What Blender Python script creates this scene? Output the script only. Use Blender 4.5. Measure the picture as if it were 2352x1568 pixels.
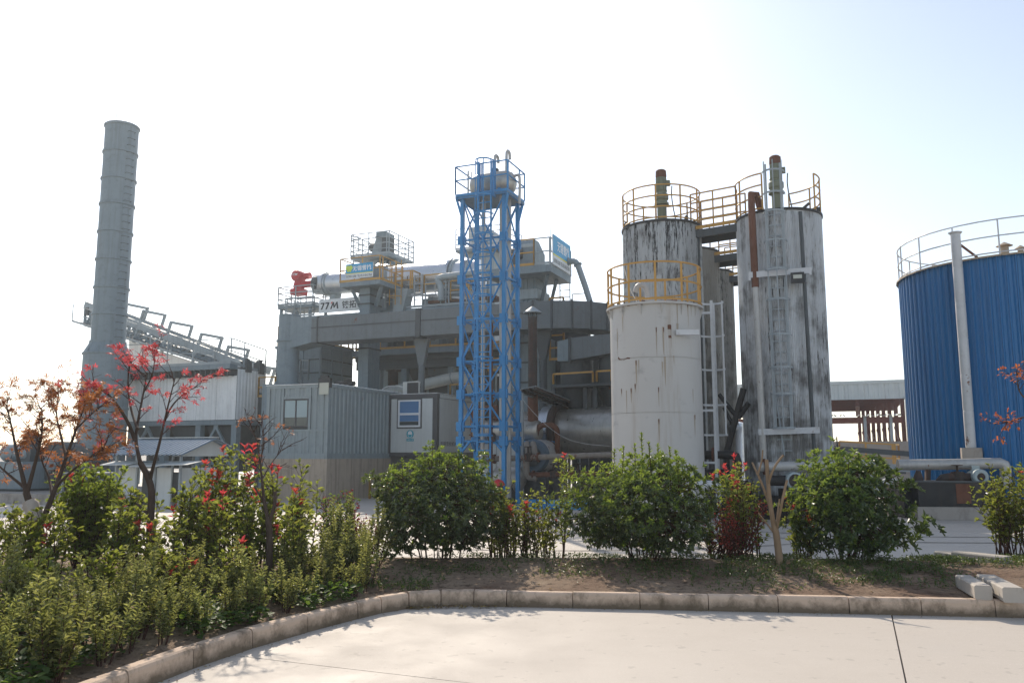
import bpy, math, random
from mathutils import Vector, Matrix, noise
R = math.radians
for o in list(bpy.data.objects): bpy.data.objects.remove(o)
scene = bpy.context.scene
COL = scene.collection
# ---------------------------------------------------------------- camera, sky, sun, exposure
EYE = 1.70
FPX = 1898.0                       # focal length for a picture 2352 wide
PITCH = math.atan(257.0 / FPX)
cam_data = bpy.data.cameras.new('camera'); cam = bpy.data.objects.new('camera', cam_data); COL.objects.link(cam)
cam.location = (0, 0, EYE); cam.rotation_euler = (R(90) + PITCH, 0, 0)
cam_data.sensor_width = 36.0; cam_data.lens = 36.0 * FPX / 2352.0
cam_data.clip_start = 0.05; cam_data.clip_end = 2000
scene.camera = cam
SUN_EL, SUN_AZ = R(35), R(-15)     # azimuth from +Y towards +X
world = bpy.data.worlds.new('World'); scene.world = world; world.use_nodes = True
wn = world.node_tree.nodes; wl = world.node_tree.links
bg = wn['Background']; sky = wn.new('ShaderNodeTexSky')
sky.sky_type = 'NISHITA'; sky.sun_disc = False
sky.sun_elevation = SUN_EL; sky.sun_rotation = SUN_AZ
sky.air_density = 1.0; sky.dust_density = 0.8; sky.ozone_density = 1.0; sky.altitude = 20
hsv = wn.new('ShaderNodeHueSaturation'); hsv.inputs['Saturation'].default_value = 0.66      # hazy, washed out sky
wl.new(sky.outputs[0], hsv.inputs['Color']); wl.new(hsv.outputs[0], bg.inputs[0]); bg.inputs[1].default_value = 0.14
sd = bpy.data.lights.new('sun', 'SUN'); sun = bpy.data.objects.new('sun', sd); COL.objects.link(sun)
sd.energy = 3.6; sd.angle = R(0.6); sd.color = (1.0, 0.885, 0.74)
sdir = Vector((math.sin(SUN_AZ) * math.cos(SUN_EL), math.cos(SUN_AZ) * math.cos(SUN_EL), math.sin(SUN_EL)))
sun.rotation_euler = sdir.to_track_quat('Z', 'Y').to_euler(); sun.location = sdir * 80
scene.view_settings.view_transform = 'Standard'; scene.view_settings.look = 'None'
scene.view_settings.exposure = 0.45; scene.view_settings.gamma = 1.0
scene.view_settings.use_curve_mapping = False
scene.render.engine = 'CYCLES'
scene.cycles.max_bounces = 6; scene.cycles.diffuse_bounces = 3; scene.cycles.glossy_bounces = 3
scene.cycles.transmission_bounces = 4; scene.cycles.transparent_max_bounces = 6
scene.cycles.sample_clamp_indirect = 6
scene.cycles.use_denoising = True; scene.cycles.denoiser = 'OPENIMAGEDENOISE'; scene.cycles.denoising_prefilter = 'ACCURATE'; scene.cycles.denoising_input_passes = 'RGB_ALBEDO_NORMAL'

# ---------------------------------------------------------------- helpers
A = Vector((math.cos(R(22.5)), -math.sin(R(22.5)), 0))    # along the plant's front, to the right and nearer
B = Vector((math.sin(R(22.5)), math.cos(R(22.5)), 0))     # into the plant
Z = Vector((0, 0, 1))
def ray(u, v):
    xc = (u - 1176.0) / FPX; yc = (784.0 - v) / FPX
    return Vector((xc, math.cos(PITCH) - yc * math.sin(PITCH), math.sin(PITCH) + yc * math.cos(PITCH)))
def P(u, v, Y):                    # the point of a sight line that lies Y metres ahead
    r = ray(u, v); t = Y / r.y
    return Vector((r.x * t, Y, EYE + r.z * t))
def G(u, v, z=0.0):                # where a sight line meets the level z
    r = ray(u, v); t = (z - EYE) / r.z
    return Vector((r.x * t, r.y * t, z))
def PA(p, d, u, v):                # where a sight line meets the upright plane through p along d
    r = ray(u, v)
    den = r.x * d.y - r.y * d.x
    l = (p.x * d.y - p.y * d.x) / den
    return Vector((r.x * l, r.y * l, EYE + r.z * l))
def at(p, z): return Vector((p.x, p.y, z))

class MB:
    def __init__(s): s.v = []; s.f = []
    def add(s, vs, fs):
        n = len(s.v); s.v += [Vector(x) for x in vs]
        s.f += [tuple(i + n for i in f) for f in fs]
        return s
    def obox(s, o, x, y, z):       # a box from a corner and three edge vectors
        o = Vector(o); vs = [o, o + x, o + x + y, o + y]; vs += [q + z for q in vs]
        if x.cross(y).dot(z) > 0: fs = [(3, 2, 1, 0), (4, 5, 6, 7), (0, 1, 5, 4), (1, 2, 6, 5), (2, 3, 7, 6), (3, 0, 4, 7)]
        else: fs = [(0, 1, 2, 3), (7, 6, 5, 4), (4, 5, 1, 0), (5, 6, 2, 1), (6, 7, 3, 2), (7, 4, 0, 3)]
        return s.add(vs, fs)
    def box(s, c, sx, sy, sz, ax=None):     # centre of its base
        x, y = (A, B) if ax is None else ax
        return s.obox(Vector(c) - x * sx / 2 - y * sy / 2, x * sx, y * sy, Z * sz)
    def bar(s, p, q, w, h=None):
        p = Vector(p); q = Vector(q); d = q - p
        if d.length < 1e-6: return s
        h = h or w; dn = d.normalized()
        sx = dn.cross(Z)
        if sx.length < 1e-3: sx = A.copy()
        sx.normalize(); sy = sx.cross(dn).normalized()
        return s.obox(p - sx * w / 2 - sy * h / 2, sx * w, d, sy * h)
    def tube(s, pts, r, n=8, cap=True):
        pts = [Vector(p) for p in pts]; rs = r if isinstance(r, (list, tuple)) else [r] * len(pts)
        base = len(s.v); d0 = (pts[1] - pts[0]).normalized()
        up = Z if abs(d0.z) < 0.9 else Vector((1, 0, 0))
        nx = d0.cross(up).normalized()
        for i, p in enumerate(pts):
            a = pts[max(i - 1, 0)]; b = pts[min(i + 1, len(pts) - 1)]
            d = (b - a).normalized()
            nx = (nx - d * nx.dot(d))
            if nx.length < 1e-5: nx = d.orthogonal()
            nx.normalize(); ny = d.cross(nx)
            for k in range(n):
                t = 2 * math.pi * k / n
                s.v.append(p + (nx * math.cos(t) + ny * math.sin(t)) * rs[i])
        for i in range(len(pts) - 1):
            for k in range(n):
                a = base + i * n + k; b = base + i * n + (k + 1) % n
                s.f.append((a, b, b + n, a + n))
        if cap:
            s.f.append(tuple(base + k for k in reversed(range(n))))
            e = base + (len(pts) - 1) * n; s.f.append(tuple(e + k for k in range(n)))
        return s
    def lathe(s, c, prof, n=32, axis=None, a0=0.0, a1=2 * math.pi, cap=True):   # prof: (radius, height) pairs
        c = Vector(c); ax = (axis or Z).normalized()
        x = (Vector((1, 0, 0)) if abs(ax.z) > 0.9 else Z).copy(); x = (x - ax * x.dot(ax)).normalized(); y = ax.cross(x)
        full = abs(a1 - a0 - 2 * math.pi) < 1e-6; m = n if full else n + 1
        base = len(s.v)
        for (r, h) in prof:
            for k in range(m):
                t = a0 + (a1 - a0) * k / n
                s.v.append(c + ax * h + (x * math.cos(t) + y * math.sin(t)) * r)
        for i in range(len(prof) - 1):
            for k in range(n):
                k2 = (k + 1) % m
                s.f.append((base + i * m + k, base + i * m + k2, base + (i + 1) * m + k2, base + (i + 1) * m + k))
        if cap and full:
            if prof[0][0] > 1e-4: s.f.append(tuple(base + k for k in reversed(range(m))))
            if prof[-1][0] > 1e-4: s.f.append(tuple(base + (len(prof) - 1) * m + k for k in range(m)))
        return s
    def prism(s, poly, o, x, y, d):         # a flat outline in the frame o,x,y pushed along d
        n = len(poly); a = [Vector(o) + x * p[0] + y * p[1] for p in poly]; b = [q + d for q in a]
        return s.add(a + b, [tuple(range(n)), tuple(reversed(range(n, 2 * n)))] + [(i, i + n, (i + 1) % n + n, (i + 1) % n) for i in range(n)])
    def hexa(s, q, d):                      # a quad (four points) pushed along d
        q = [Vector(p) for p in q]
        return s.add(q + [p + d for p in q], [(3, 2, 1, 0), (4, 5, 6, 7), (0, 1, 5, 4), (1, 2, 6, 5), (2, 3, 7, 6), (3, 0, 4, 7)])
    def rail(s, pts, h=1.1, n=2, r=0.022, step=1.5, closed=False, kick=True):
        pts = [Vector(p) for p in pts]
        if closed: pts = pts + [pts[0]]
        acc = 0.0
        for i in range(len(pts) - 1):
            p, q = pts[i], pts[i + 1]; L = (q - p).length
            if L < 1e-4: continue
            for k in range(n): s.bar(p + Z * h * (k + 1) / n, q + Z * h * (k + 1) / n, r * 1.8)
            if kick: s.bar(p + Z * 0.06, q + Z * 0.06, r, 0.1)
        total = sum((pts[i + 1] - pts[i]).length for i in range(len(pts) - 1))
        m = max(1, round(total / step)); d = 0; i = 0
        marks = [total * k / m for k in range(m + 1)]
        c = [0]
        for i in range(len(pts) - 1): c.append(c[-1] + (pts[i + 1] - pts[i]).length)
        marks += [x for x in c if len(pts) < 8]
        for t in marks:
            i = max(k for k in range(len(pts) - 1) if c[k] <= t + 1e-6)
            q = pts[i].lerp(pts[i + 1], (t - c[i]) / max(c[i + 1] - c[i], 1e-6))
            s.bar(q, q + Z * h, r * 2)
        return s

ORG = {}
def mesh_obj(name, mb, mats, parent=None, loc=None, smooth=None):
    org = ORG[parent] if parent is not None else Vector(loc or (0, 0, 0))
    me = bpy.data.meshes.new(name)
    me.from_pydata([tuple(v - org) for v in mb.v], [], mb.f); me.update()
    for m in (mats if isinstance(mats, (list, tuple)) else [mats]): me.materials.append(m)
    if smooth is not None:
        me.polygons.foreach_set('use_smooth', [True] * len(me.polygons))
        try: me.set_sharp_from_angle(angle=R(smooth))
        except Exception: pass
    o = bpy.data.objects.new(name, me); COL.objects.link(o)
    if parent is not None: o.parent = parent
    else: o.location = org
    ORG[o] = org.copy()
    return o
def part(parent, name, mb, m, smooth=None, label=None, stuff=False):
    o = mesh_obj(name, mb, m, parent=parent, smooth=smooth)
    if label: o['label'] = label
    if stuff: o['kind'] = 'stuff'
    return o
def tag(o, label, cat, group=None):
    o['label'] = label; o['category'] = cat
    if group: o['group'] = group
    return o
def thing(name, label, cat, loc, group=None):
    o = bpy.data.objects.new(name, None); COL.objects.link(o); o.location = loc; o.empty_display_size = 0.2
    ORG[o] = Vector(loc); return tag(o, label, cat, group)
def single(name, mb, m, label, cat, loc, group=None, smooth=None):
    return tag(mesh_obj(name, mb, m, loc=loc, smooth=smooth), label, cat, group)
def struct(name, mb, m, loc=(0, 0, 0), smooth=None):
    o = mesh_obj(name, mb, m, loc=loc, smooth=smooth); o['kind'] = 'structure'; return o
def piece(parent, name, mesh, loc, rot=(0, 0, 0), scale=(1, 1, 1)):     # a copy that shares its mesh, world location
    o = bpy.data.objects.new(name, mesh); COL.objects.link(o); o.parent = parent
    o.location = Vector(loc) - ORG[parent]; o.rotation_euler = rot; o.scale = scale
    ORG[o] = Vector(loc); return o
def dup(root, loc, rotz=0.0, scale=1.0, label=None):
    r = root.copy(); COL.objects.link(r); r.location = loc; r.rotation_euler = (0, 0, rotz); r.scale = (scale,) * 3
    if label: r['label'] = label
    for ch in list(root.children):
        c = ch.copy(); COL.objects.link(c); c.parent = r
    return r

# ---------------------------------------------------------------- materials
class NT:
    def __init__(s, name):
        s.m = bpy.data.materials.new(name); s.m.use_nodes = True
        s.n = s.m.node_tree.nodes; s.l = s.m.node_tree.links
        s.b = s.n['Principled BSDF']; s.out = s.n['Material Output']
        s.co = s.n.new('ShaderNodeTexCoord')
    def vec(s, scale=(1, 1, 1), src='Object'):
        m = s.n.new('ShaderNodeMapping'); m.inputs['Scale'].default_value = scale
        s.l.new(s.co.outputs[src], m.inputs[0]); return m.outputs[0]
    def noise(s, scale, vec=None, detail=4, rough=0.6, w=None):
        t = s.n.new('ShaderNodeTexNoise'); t.inputs['Scale'].default_value = scale
        t.inputs['Detail'].default_value = detail; t.inputs['Roughness'].default_value = rough
        s.l.new(vec if vec is not None else s.vec(), t.inputs['Vector']); return t.outputs['Fac']
    def ramp(s, x, stops):
        r = s.n.new('ShaderNodeValToRGB'); e = r.color_ramp.elements
        while len(e) < len(stops): e.new(0.5)
        for i, (p, c) in enumerate(stops):
            e[i].position = p; e[i].color = (c, c, c, 1) if not isinstance(c, (tuple, list)) else tuple(c) + (1,)
        s.l.new(x, r.inputs[0]); return r.outputs[0]
    def mix(s, f, a, b, mode='MIX'):
        m = s.n.new('ShaderNodeMix'); m.data_type = 'RGBA'; m.blend_type = mode
        for sock, x in ((m.inputs[0], f), (m.inputs[6], a), (m.inputs[7], b)):
            if isinstance(x, (int, float)): sock.default_value = x
            elif isinstance(x, (tuple, list)): sock.default_value = tuple(x) + (1,)
            else: s.l.new(x, sock)
        return m.outputs[2]
    def math(s, op, a, b=0.0):
        m = s.n.new('ShaderNodeMath'); m.operation = op; m.use_clamp = False
        for sock, x in ((m.inputs[0], a), (m.inputs[1], b)):
            if isinstance(x, (int, float)): sock.default_value = x
            else: s.l.new(x, sock)
        return m.outputs[0]
    def sep(s, src='Object'):
        m = s.n.new('ShaderNodeSeparateXYZ'); s.l.new(s.co.outputs[src], m.inputs[0]); return m.outputs
    def bump(s, h, strength=0.3, dist=0.01):
        b = s.n.new('ShaderNodeBump'); b.inputs['Strength'].default_value = strength; b.inputs['Distance'].default_value = dist
        s.l.new(h, b.inputs['Height']); s.l.new(b.outputs[0], s.b.inputs['Normal'])
    def done(s, col, rough=0.6, metal=0.0, spec=0.5):
        for k, x in (('Base Color', col), ('Roughness', rough), ('Metallic', metal), ('Specular IOR Level', spec)):
            if isinstance(x, (int, float)): s.b.inputs[k].default_value = x
            elif isinstance(x, (tuple, list)): s.b.inputs[k].default_value = tuple(x) + (1,)
            else: s.l.new(x, s.b.inputs[k])
        return s.m

def paint(name, col, rough=0.55, metal=0.0, dirt=(0.06, 0.055, 0.05), amount=0.35, streak=0.3, rust=0.0, spec=0.4, blotch=1.2):
    t = NT(name)
    c = t.mix(t.noise(blotch, detail=5), tuple(x * 0.82 for x in col), tuple(min(1, x * 1.12) for x in col))
    s1 = t.noise(1.0, t.vec((7, 7, 0.35)), detail=5, rough=0.65)
    c = t.mix(t.math('MULTIPLY', t.ramp(s1, [(0.5, 0.0), (0.72, 1.0)]), streak), c, dirt)
    s2 = t.noise(3.5, detail=8, rough=0.7)
    c = t.mix(t.math('MULTIPLY', t.ramp(s2, [(0.52, 0.0), (0.75, 1.0)]), amount), c, dirt)
    if rust > 0:
        s3 = t.noise(2.3, t.vec((1, 1, 0.6)), detail=8, rough=0.75)
        k = t.ramp(s3, [(0.66 - rust * 0.25, 0.0), (0.70 - rust * 0.25, 1.0)])
        c = t.mix(k, c, t.mix(t.noise(14, detail=3), (0.10, 0.032, 0.014), (0.22, 0.075, 0.03)))
    t.bump(t.noise(22, detail=4), 0.12, 0.01)
    return t.done(c, t.ramp(t.noise(5, detail=4), [(0.3, max(0.05, rough - 0.12)), (0.7, min(1, rough + 0.15))]), metal, spec)

M = {}
M['grey'] = paint('grey_paint', (0.21, 0.262, 0.29), amount=0.3, streak=0.28)
M['grey_dark'] = paint('dark_grey_steel', (0.075, 0.085, 0.09), amount=0.4, streak=0.3, rust=0.1)
M['grey_lite'] = paint('light_grey_paint', (0.36, 0.41, 0.43), amount=0.3, streak=0.25)
M['duct'] = paint('dusty_duct_paint', (0.155, 0.175, 0.185), amount=0.3, streak=0.25, rust=0.08)
M['clad'] = paint('white_cladding', (0.82, 0.83, 0.82), amount=0.16, streak=0.25, dirt=(0.10, 0.10, 0.10))
M['clad_far'] = paint('far_cladding', (0.58, 0.60, 0.58), amount=0.1, streak=0.1)
M['silver'] = paint('silver_sheet', (0.66, 0.68, 0.70), rough=0.36, metal=0.85, amount=0.12, streak=0.12)
M['drum'] = paint('worn_silver_sheet', (0.50, 0.475, 0.43), rough=0.38, metal=0.7, amount=0.35, streak=0.3, dirt=(0.09, 0.07, 0.055))
M['blue'] = paint('blue_tower_paint', (0.03, 0.235, 0.52), rough=0.45, amount=0.15, streak=0.15, dirt=(0.05, 0.06, 0.08))
M['yellow'] = paint('yellow_rail_paint', (0.54, 0.30, 0.07), rough=0.5, amount=0.25, streak=0.0, rust=0.12)
M['rail_grey'] = paint('grey_rail_paint', (0.33, 0.37, 0.39), amount=0.2, streak=0.0)
M['rail_white'] = paint('white_rail_paint', (0.60, 0.61, 0.62), amount=0.25, streak=0.0, rust=0.18)
M['rust'] = paint('rusty_steel', (0.15, 0.062, 0.035), rough=0.8, amount=0.5, streak=0.5, dirt=(0.05, 0.025, 0.02))
M['rust_dark'] = paint('sooty_rusty_steel', (0.055, 0.042, 0.036), rough=0.75, amount=0.5, streak=0.5, dirt=(0.14, 0.05, 0.025))
M['black'] = paint('tarred_steel', (0.022, 0.021, 0.021), rough=0.55, amount=0.3, streak=0.4, dirt=(0.06, 0.04, 0.03))
M['red'] = paint('red_paint', (0.55, 0.02, 0.03), rough=0.4, amount=0.15, streak=0.1)
M['white'] = paint('white_paint', (0.74, 0.75, 0.76), amount=0.12, streak=0.1)
M['pipe'] = paint('lagged_pipe', (0.48, 0.47, 0.45), rough=0.5, metal=0.3, amount=0.3, streak=0.2, rust=0.22)
M['cabin_panel'] = paint('cabin_panel', (0.60, 0.62, 0.60), rough=0.45, amount=0.06, streak=0.12)
M['cabin_frame'] = paint('cabin_frame_paint', (0.085, 0.085, 0.088), rough=0.5, amount=0.15, streak=0.1)
M['base'] = paint('streaked_base_concrete', (0.47, 0.385, 0.30), rough=0.85, amount=0.35, streak=0.75, dirt=(0.13, 0.105, 0.085), spec=0.2)
M['pipe_old'] = paint('old_rusty_pipe', (0.27, 0.235, 0.20), rough=0.6, amount=0.5, streak=0.3, rust=0.5)
M['boiler_front'] = paint('faded_blue_plate', (0.10, 0.15, 0.20), rough=0.6, amount=0.5, streak=0.4)
M['container'] = paint('container_paint', (0.29, 0.335, 0.345), rough=0.5, amount=0.22, streak=0.3, rust=0.05)
M['board'] = paint('sign_board', (0.78, 0.80, 0.80), amount=0.05, streak=0.06)
M['ink'] = NT('dark_lettering').done((0.02, 0.025, 0.03), 0.5)
M['ink_red'] = NT('red_lettering').done((0.6, 0.03, 0.03), 0.5)
M['sign_blue'] = NT('sign_blue').done((0.02, 0.33, 0.60), 0.45)
M['sign_yellow'] = NT('sign_yellow').done((0.80, 0.72, 0.06), 0.45)
M['sign_green'] = NT('sign_lime').done((0.60, 0.75, 0.10), 0.45)
M['letter_white'] = NT('white_lettering').done((0.85, 0.86, 0.86), 0.5)
M['teal'] = NT('teal_print').done((0.01, 0.33, 0.43), 0.5)
M['window_frame'] = NT('white_window_frame').done((0.78, 0.79, 0.80), 0.35)
M['rubber'] = NT('black_plastic').done((0.02, 0.02, 0.022), 0.5)
M['hose_white'] = NT('white_hose').done((0.6, 0.6, 0.58), 0.5)
M['hose_blue'] = NT('blue_hose').done((0.03, 0.14, 0.32), 0.5)
M['ac'] = paint('aircon_casing', (0.62, 0.62, 0.58), amount=0.1, streak=0.1)
M['roof_blue'] = paint('blue_grey_roof', (0.20, 0.27, 0.34), rough=0.35, amount=0.2, streak=0.1)
M['motor_green'] = paint('olive_motor_paint', (0.19, 0.21, 0.14), amount=0.45, streak=0.4, rust=0.25)
M['motor_grey'] = paint('pale_motor_paint', (0.40, 0.47, 0.47), amount=0.3, streak=0.2, rust=0.05)
M['hangar_red'] = paint('red_oxide_steel', (0.16, 0.05, 0.035), amount=0.2, streak=0.2)
def glassy(name, col, rough=0.06):
    t = NT(name); return t.done(t.mix(t.noise(0.8), tuple(x * 0.8 for x in col), col), rough, 0.0, 0.8)
M['pane_blue'] = glassy('blue_blind_pane', (0.10, 0.24, 0.46))
M['pane_pale'] = glassy('pale_blind_pane', (0.30, 0.40, 0.44))
M['pane_dark'] = glassy('dark_pane', (0.05, 0.065, 0.07))
M['lamp_glass'] = glassy('floodlight_glass', (0.50, 0.50, 0.42), 0.2)
def concrete(name, col, dark, scale=1.0, stain=0.5, foot=None):
    t = NT(name)
    c = t.mix(t.ramp(t.noise(0.7 * scale, detail=6), [(0.3, 0.0), (0.7, 1.0)]), tuple(x * 0.86 for x in col), col)
    c = t.mix(t.math('MULTIPLY', t.ramp(t.noise(2.2 * scale, t.vec((1, 1, 0.6)), detail=8, rough=0.7), [(0.5, 0.0), (0.68, 1.0)]), stain), c, dark)
    c = t.mix(t.math('MULTIPLY', t.noise(60 * scale, detail=3), 0.22), c, tuple(x * 0.6 for x in col))
    if foot is not None:          # a grimy mossy band that creeps up from the foot of the block
        z = t.math('ADD', t.sep()[2], t.math('MULTIPLY', t.math('SUBTRACT', t.noise(6, detail=6, rough=0.7), 0.5), 0.22))
        c = t.mix(t.math('MULTIPLY', t.ramp(z, [(foot * 0.25, 1.0), (foot, 0.0)]), 0.85), c, dark)
    t.bump(t.noise(35 * scale, detail=6), 0.25, 0.01)
    return t.done(c, 0.85, 0, 0.25)
M['slab'] = None
M['kerb'] = concrete('kerb_concrete', (0.66, 0.50, 0.375), (0.12, 0.088, 0.055), 1.9, 0.9, foot=0.12)
M['plinth'] = concrete('stained_concrete', (0.40, 0.36, 0.32), (0.13, 0.11, 0.095), 0.9, 0.6)
M['stone'] = concrete('loose_stone', (0.50, 0.455, 0.40), (0.15, 0.14, 0.12), 2.0, 0.45)
def slab_mat():
    t = NT('yard_concrete')
    v = t.vec((1, 1, 1), 'Generated') if False else None
    geo = t.n.new('ShaderNodeNewGeometry'); pos = geo.outputs['Position']
    inf = t.n.new('ShaderNodeObjectInfo')
    big = t.noise(0.22, pos, detail=6); mid = t.noise(1.1, pos, detail=7, rough=0.65)
    mp = t.n.new('ShaderNodeMapping'); mp.inputs['Rotation'].default_value = (0, 0, R(20)); mp.inputs['Scale'].default_value = (0.8, 9, 1)
    t.l.new(pos, mp.inputs[0]); br = t.noise(3.0, mp.outputs[0], detail=6, rough=0.7)
    c = t.mix(t.ramp(big, [(0.3, 0.0), (0.7, 1.0)]), (0.52, 0.465, 0.40), (0.56, 0.505, 0.44))
    c = t.mix(t.math('MULTIPLY', t.ramp(mid, [(0.45, 0.0), (0.72, 1.0)]), 0.18), c, (0.42, 0.375, 0.32))
    c = t.mix(t.math('MULTIPLY', t.ramp(br, [(0.55, 0.0), (0.75, 1.0)]), 0.35), c, (0.62, 0.575, 0.51))
    c = t.mix(t.math('MULTIPLY', inf.outputs['Random'], 0.12), c, (0.36, 0.33, 0.30))
    c = t.mix(t.math('MULTIPLY', t.ramp(t.noise(140, pos, detail=2), [(0.56, 0.0), (0.72, 1.0)]), 0.35), c, (0.27, 0.24, 0.205))
    c = t.mix(t.math('MULTIPLY', t.ramp(t.noise(40, pos, detail=3), [(0.60, 0.0), (0.70, 1.0)]), 0.30), c, (0.66, 0.61, 0.54))
    spots = t.ramp(t.noise(7, pos, detail=2), [(0.64, 0.0), (0.69, 1.0)])
    c = t.mix(t.math('MULTIPLY', spots, 0.25), c, (0.20, 0.18, 0.155))
    t.bump(t.math('ADD', t.noise(90, pos, detail=3), t.math('MULTIPLY', br, 0.6)), 0.18, 0.006)
    return t.done(c, t.ramp(mid, [(0.3, 0.6), (0.7, 0.85)]), 0, 0.3)
M['slab'] = slab_mat()
t_ = NT('tyre_mark'); M['tyre'] = t_.done(t_.mix(t_.noise(6, detail=5), (0.40, 0.36, 0.31), (0.30, 0.27, 0.235)), 0.8, 0, 0.2)
def ground_mat():
    t = NT('joint_and_far_ground')
    return t.done(t.mix(t.noise(0.05, detail=5), (0.30, 0.28, 0.25), (0.40, 0.37, 0.33)), 0.9, 0, 0.2)
M['ground'] = ground_mat()
def soil_mat():
    t = NT('bare_soil')
    c = t.mix(t.ramp(t.noise(0.9, detail=7, rough=0.65), [(0.35, 0.0), (0.65, 1.0)]), (0.20, 0.125, 0.085), (0.40, 0.30, 0.21))
    c = t.mix(t.ramp(t.noise(11, detail=6, rough=0.75), [(0.5, 0.0), (0.68, 1.0)]), c, (0.085, 0.055, 0.036))
    t.bump(t.noise(16, detail=9, rough=0.75), 0.9, 0.05)
    return t.done(c, 0.95, 0, 0.15)
M['soil'] = soil_mat()
def corr_streak(name, base, tar, heavy, z0, z1, foot=0.0):      # cladding streaked with tar that ran down from the rim
    t = NT(name)
    geo = t.n.new('ShaderNodeNewGeometry')
    xyz = t.n.new('ShaderNodeSeparateXYZ'); t.l.new(geo.outputs['Position'], xyz.inputs[0])
    z = xyz.outputs[2]
    mp = t.n.new('ShaderNodeMapping'); mp.inputs['Scale'].default_value = (1, 1, 0.045); t.l.new(geo.outputs['Position'], mp.inputs[0])
    mp2 = t.n.new('ShaderNodeMapping'); mp2.inputs['Scale'].default_value = (1, 1, 0.16); t.l.new(geo.outputs['Position'], mp2.inputs[0])
    s = t.noise(7.0, mp.outputs[0], detail=7, rough=0.75)
    s2 = t.noise(15.0, mp2.outputs[0], detail=6, rough=0.75)
    patch = t.noise(0.9, mp2.outputs[0], detail=4)
    blot = t.noise(1.3, geo.outputs['Position'], detail=6, rough=0.6)
    mp3 = t.n.new('ShaderNodeMapping'); mp3.inputs['Scale'].default_value = (1, 1, 0.10); t.l.new(geo.outputs['Position'], mp3.inputs[0])
    s3 = t.noise(38.0, mp3.outputs[0], detail=4, rough=0.7)
    def dev(x, g): return t.math('MULTIPLY', t.math('SUBTRACT', x, 0.5), g)
    def total(base_, *xs):
        k = t.math('ADD', xs[0], base_)
        for x in xs[1:]: k = t.math('ADD', k, x)
        return k
    rim = t.ramp(t.math('DIVIDE', t.math('SUBTRACT', z, z0), z1 - z0), [(0.0, 0.0), (0.5, 0.42), (0.9, 0.6), (1.0, 1.0)])
    k = total(0.5, dev(s, 0.65), dev(s2, 0.5), dev(s3, 0.5), dev(patch, 0.45), t.math('MULTIPLY', rim, 0.2 * heavy))
    tarm = t.ramp(k, [(0.645, 0.0), (0.675, 1.0)])
    grime = t.ramp(t.math('ADD', t.math('MULTIPLY', s, 0.5), t.math('MULTIPLY', s3, 0.5)), [(0.42, 0.0), (0.66, 1.0)])
    c = t.mix(t.math('MULTIPLY', grime, 0.5), base, tuple(x * 0.42 for x in base))
    c = t.mix(t.math('MULTIPLY', t.ramp(s2, [(0.52, 0.0), (0.7, 1.0)]), 0.35), c, (0.27, 0.20, 0.12))
    if foot > 0:
        lowf = t.n.new('ShaderNodeMapRange'); lowf.inputs[1].default_value = foot; lowf.inputs[2].default_value = 0.0; lowf.inputs[3].default_value = 0.0; lowf.inputs[4].default_value = 1.0
        t.l.new(z, lowf.inputs[0])
        sk = total(0.5, dev(blot, 1.0), dev(s, 0.5), dev(s2, 0.35), t.math('MULTIPLY', lowf.outputs[0], 0.17))
        c = t.mix(t.math('MULTIPLY', t.ramp(sk, [(0.52, 0.0), (0.74, 1.0)]), 0.78), c, (0.085, 0.074, 0.064))
    c = t.mix(tarm, c, tar)
    t.bump(t.noise(20, detail=4), 0.1, 0.01)
    return t.done(c, t.ramp(tarm, [(0.0, 0.5), (1.0, 0.35)]), 0.15, 0.4)
M['silo_a'] = corr_streak('tar_streaked_cladding', (0.52, 0.54, 0.55), (0.016, 0.015, 0.015), 1.0, 3.6, 8.9, foot=2.0)
M['silo_b'] = corr_streak('sooty_cladding', (0.62, 0.64, 0.655), (0.018, 0.016, 0.016), 0.30, 1.0, 9.0, foot=7.5)
M['silo_c'] = corr_streak('grimy_cladding', (0.34, 0.33, 0.30), (0.02, 0.018, 0.016), 0.5, 1.0, 8.8, foot=6.0)
def tank_white():
    t = NT('chalky_tank_paint')
    z = t.sep()[2]
    c = t.mix(t.noise(0.8, detail=5), (0.46, 0.445, 0.42), (0.54, 0.525, 0.50))
    v = t.noise(1.0, t.vec((3.2, 3.2, 0.22)), detail=7, rough=0.7)
    c = t.mix(t.math('MULTIPLY', t.ramp(v, [(0.54, 0.0), (0.75, 1.0)]), 0.55), c, (0.30, 0.22, 0.14))
    p = t.noise(1.6, t.vec((0.8, 0.8, 1.6)), detail=8, rough=0.72)
    c = t.mix(t.math('MULTIPLY', t.ramp(p, [(0.60, 0.0), (0.68, 1.0)]), 0.35), c, (0.24, 0.23, 0.23))
    q = t.noise(2.6, t.vec((1, 1, 0.8)), detail=9, rough=0.78)
    c = t.mix(t.ramp(q, [(0.695, 0.0), (0.715, 1.0)]), c, (0.13, 0.05, 0.025))
    t.bump(t.noise(3, detail=5), 0.1, 0.03)
    return t.done(c, 0.5, 0.0, 0.4)
M['tank_white'] = tank_white()
def blue_clad():
    t = NT('blue_ribbed_cladding')
    geo = t.n.new('ShaderNodeNewGeometry')
    mp = t.n.new('ShaderNodeMapping'); mp.inputs['Scale'].default_value = (1, 1, 0.06); t.l.new(geo.outputs['Position'], mp.inputs[0])
    inf = t.n.new('ShaderNodeObjectInfo')
    c = t.mix(t.noise(1.6, mp.outputs[0], detail=5), (0.008, 0.115, 0.31), (0.015, 0.18, 0.42))
    c = t.mix(t.math('MULTIPLY', inf.outputs['Random'], 0.3), c, (0.02, 0.18, 0.40))
    c = t.mix(t.math('MULTIPLY', t.ramp(t.noise(4, mp.outputs[0], detail=6, rough=0.7), [(0.56, 0.0), (0.75, 1.0)]), 0.6), c, (0.02, 0.05, 0.11))
    return t.done(c, 0.36, 0.0, 0.5)
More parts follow.
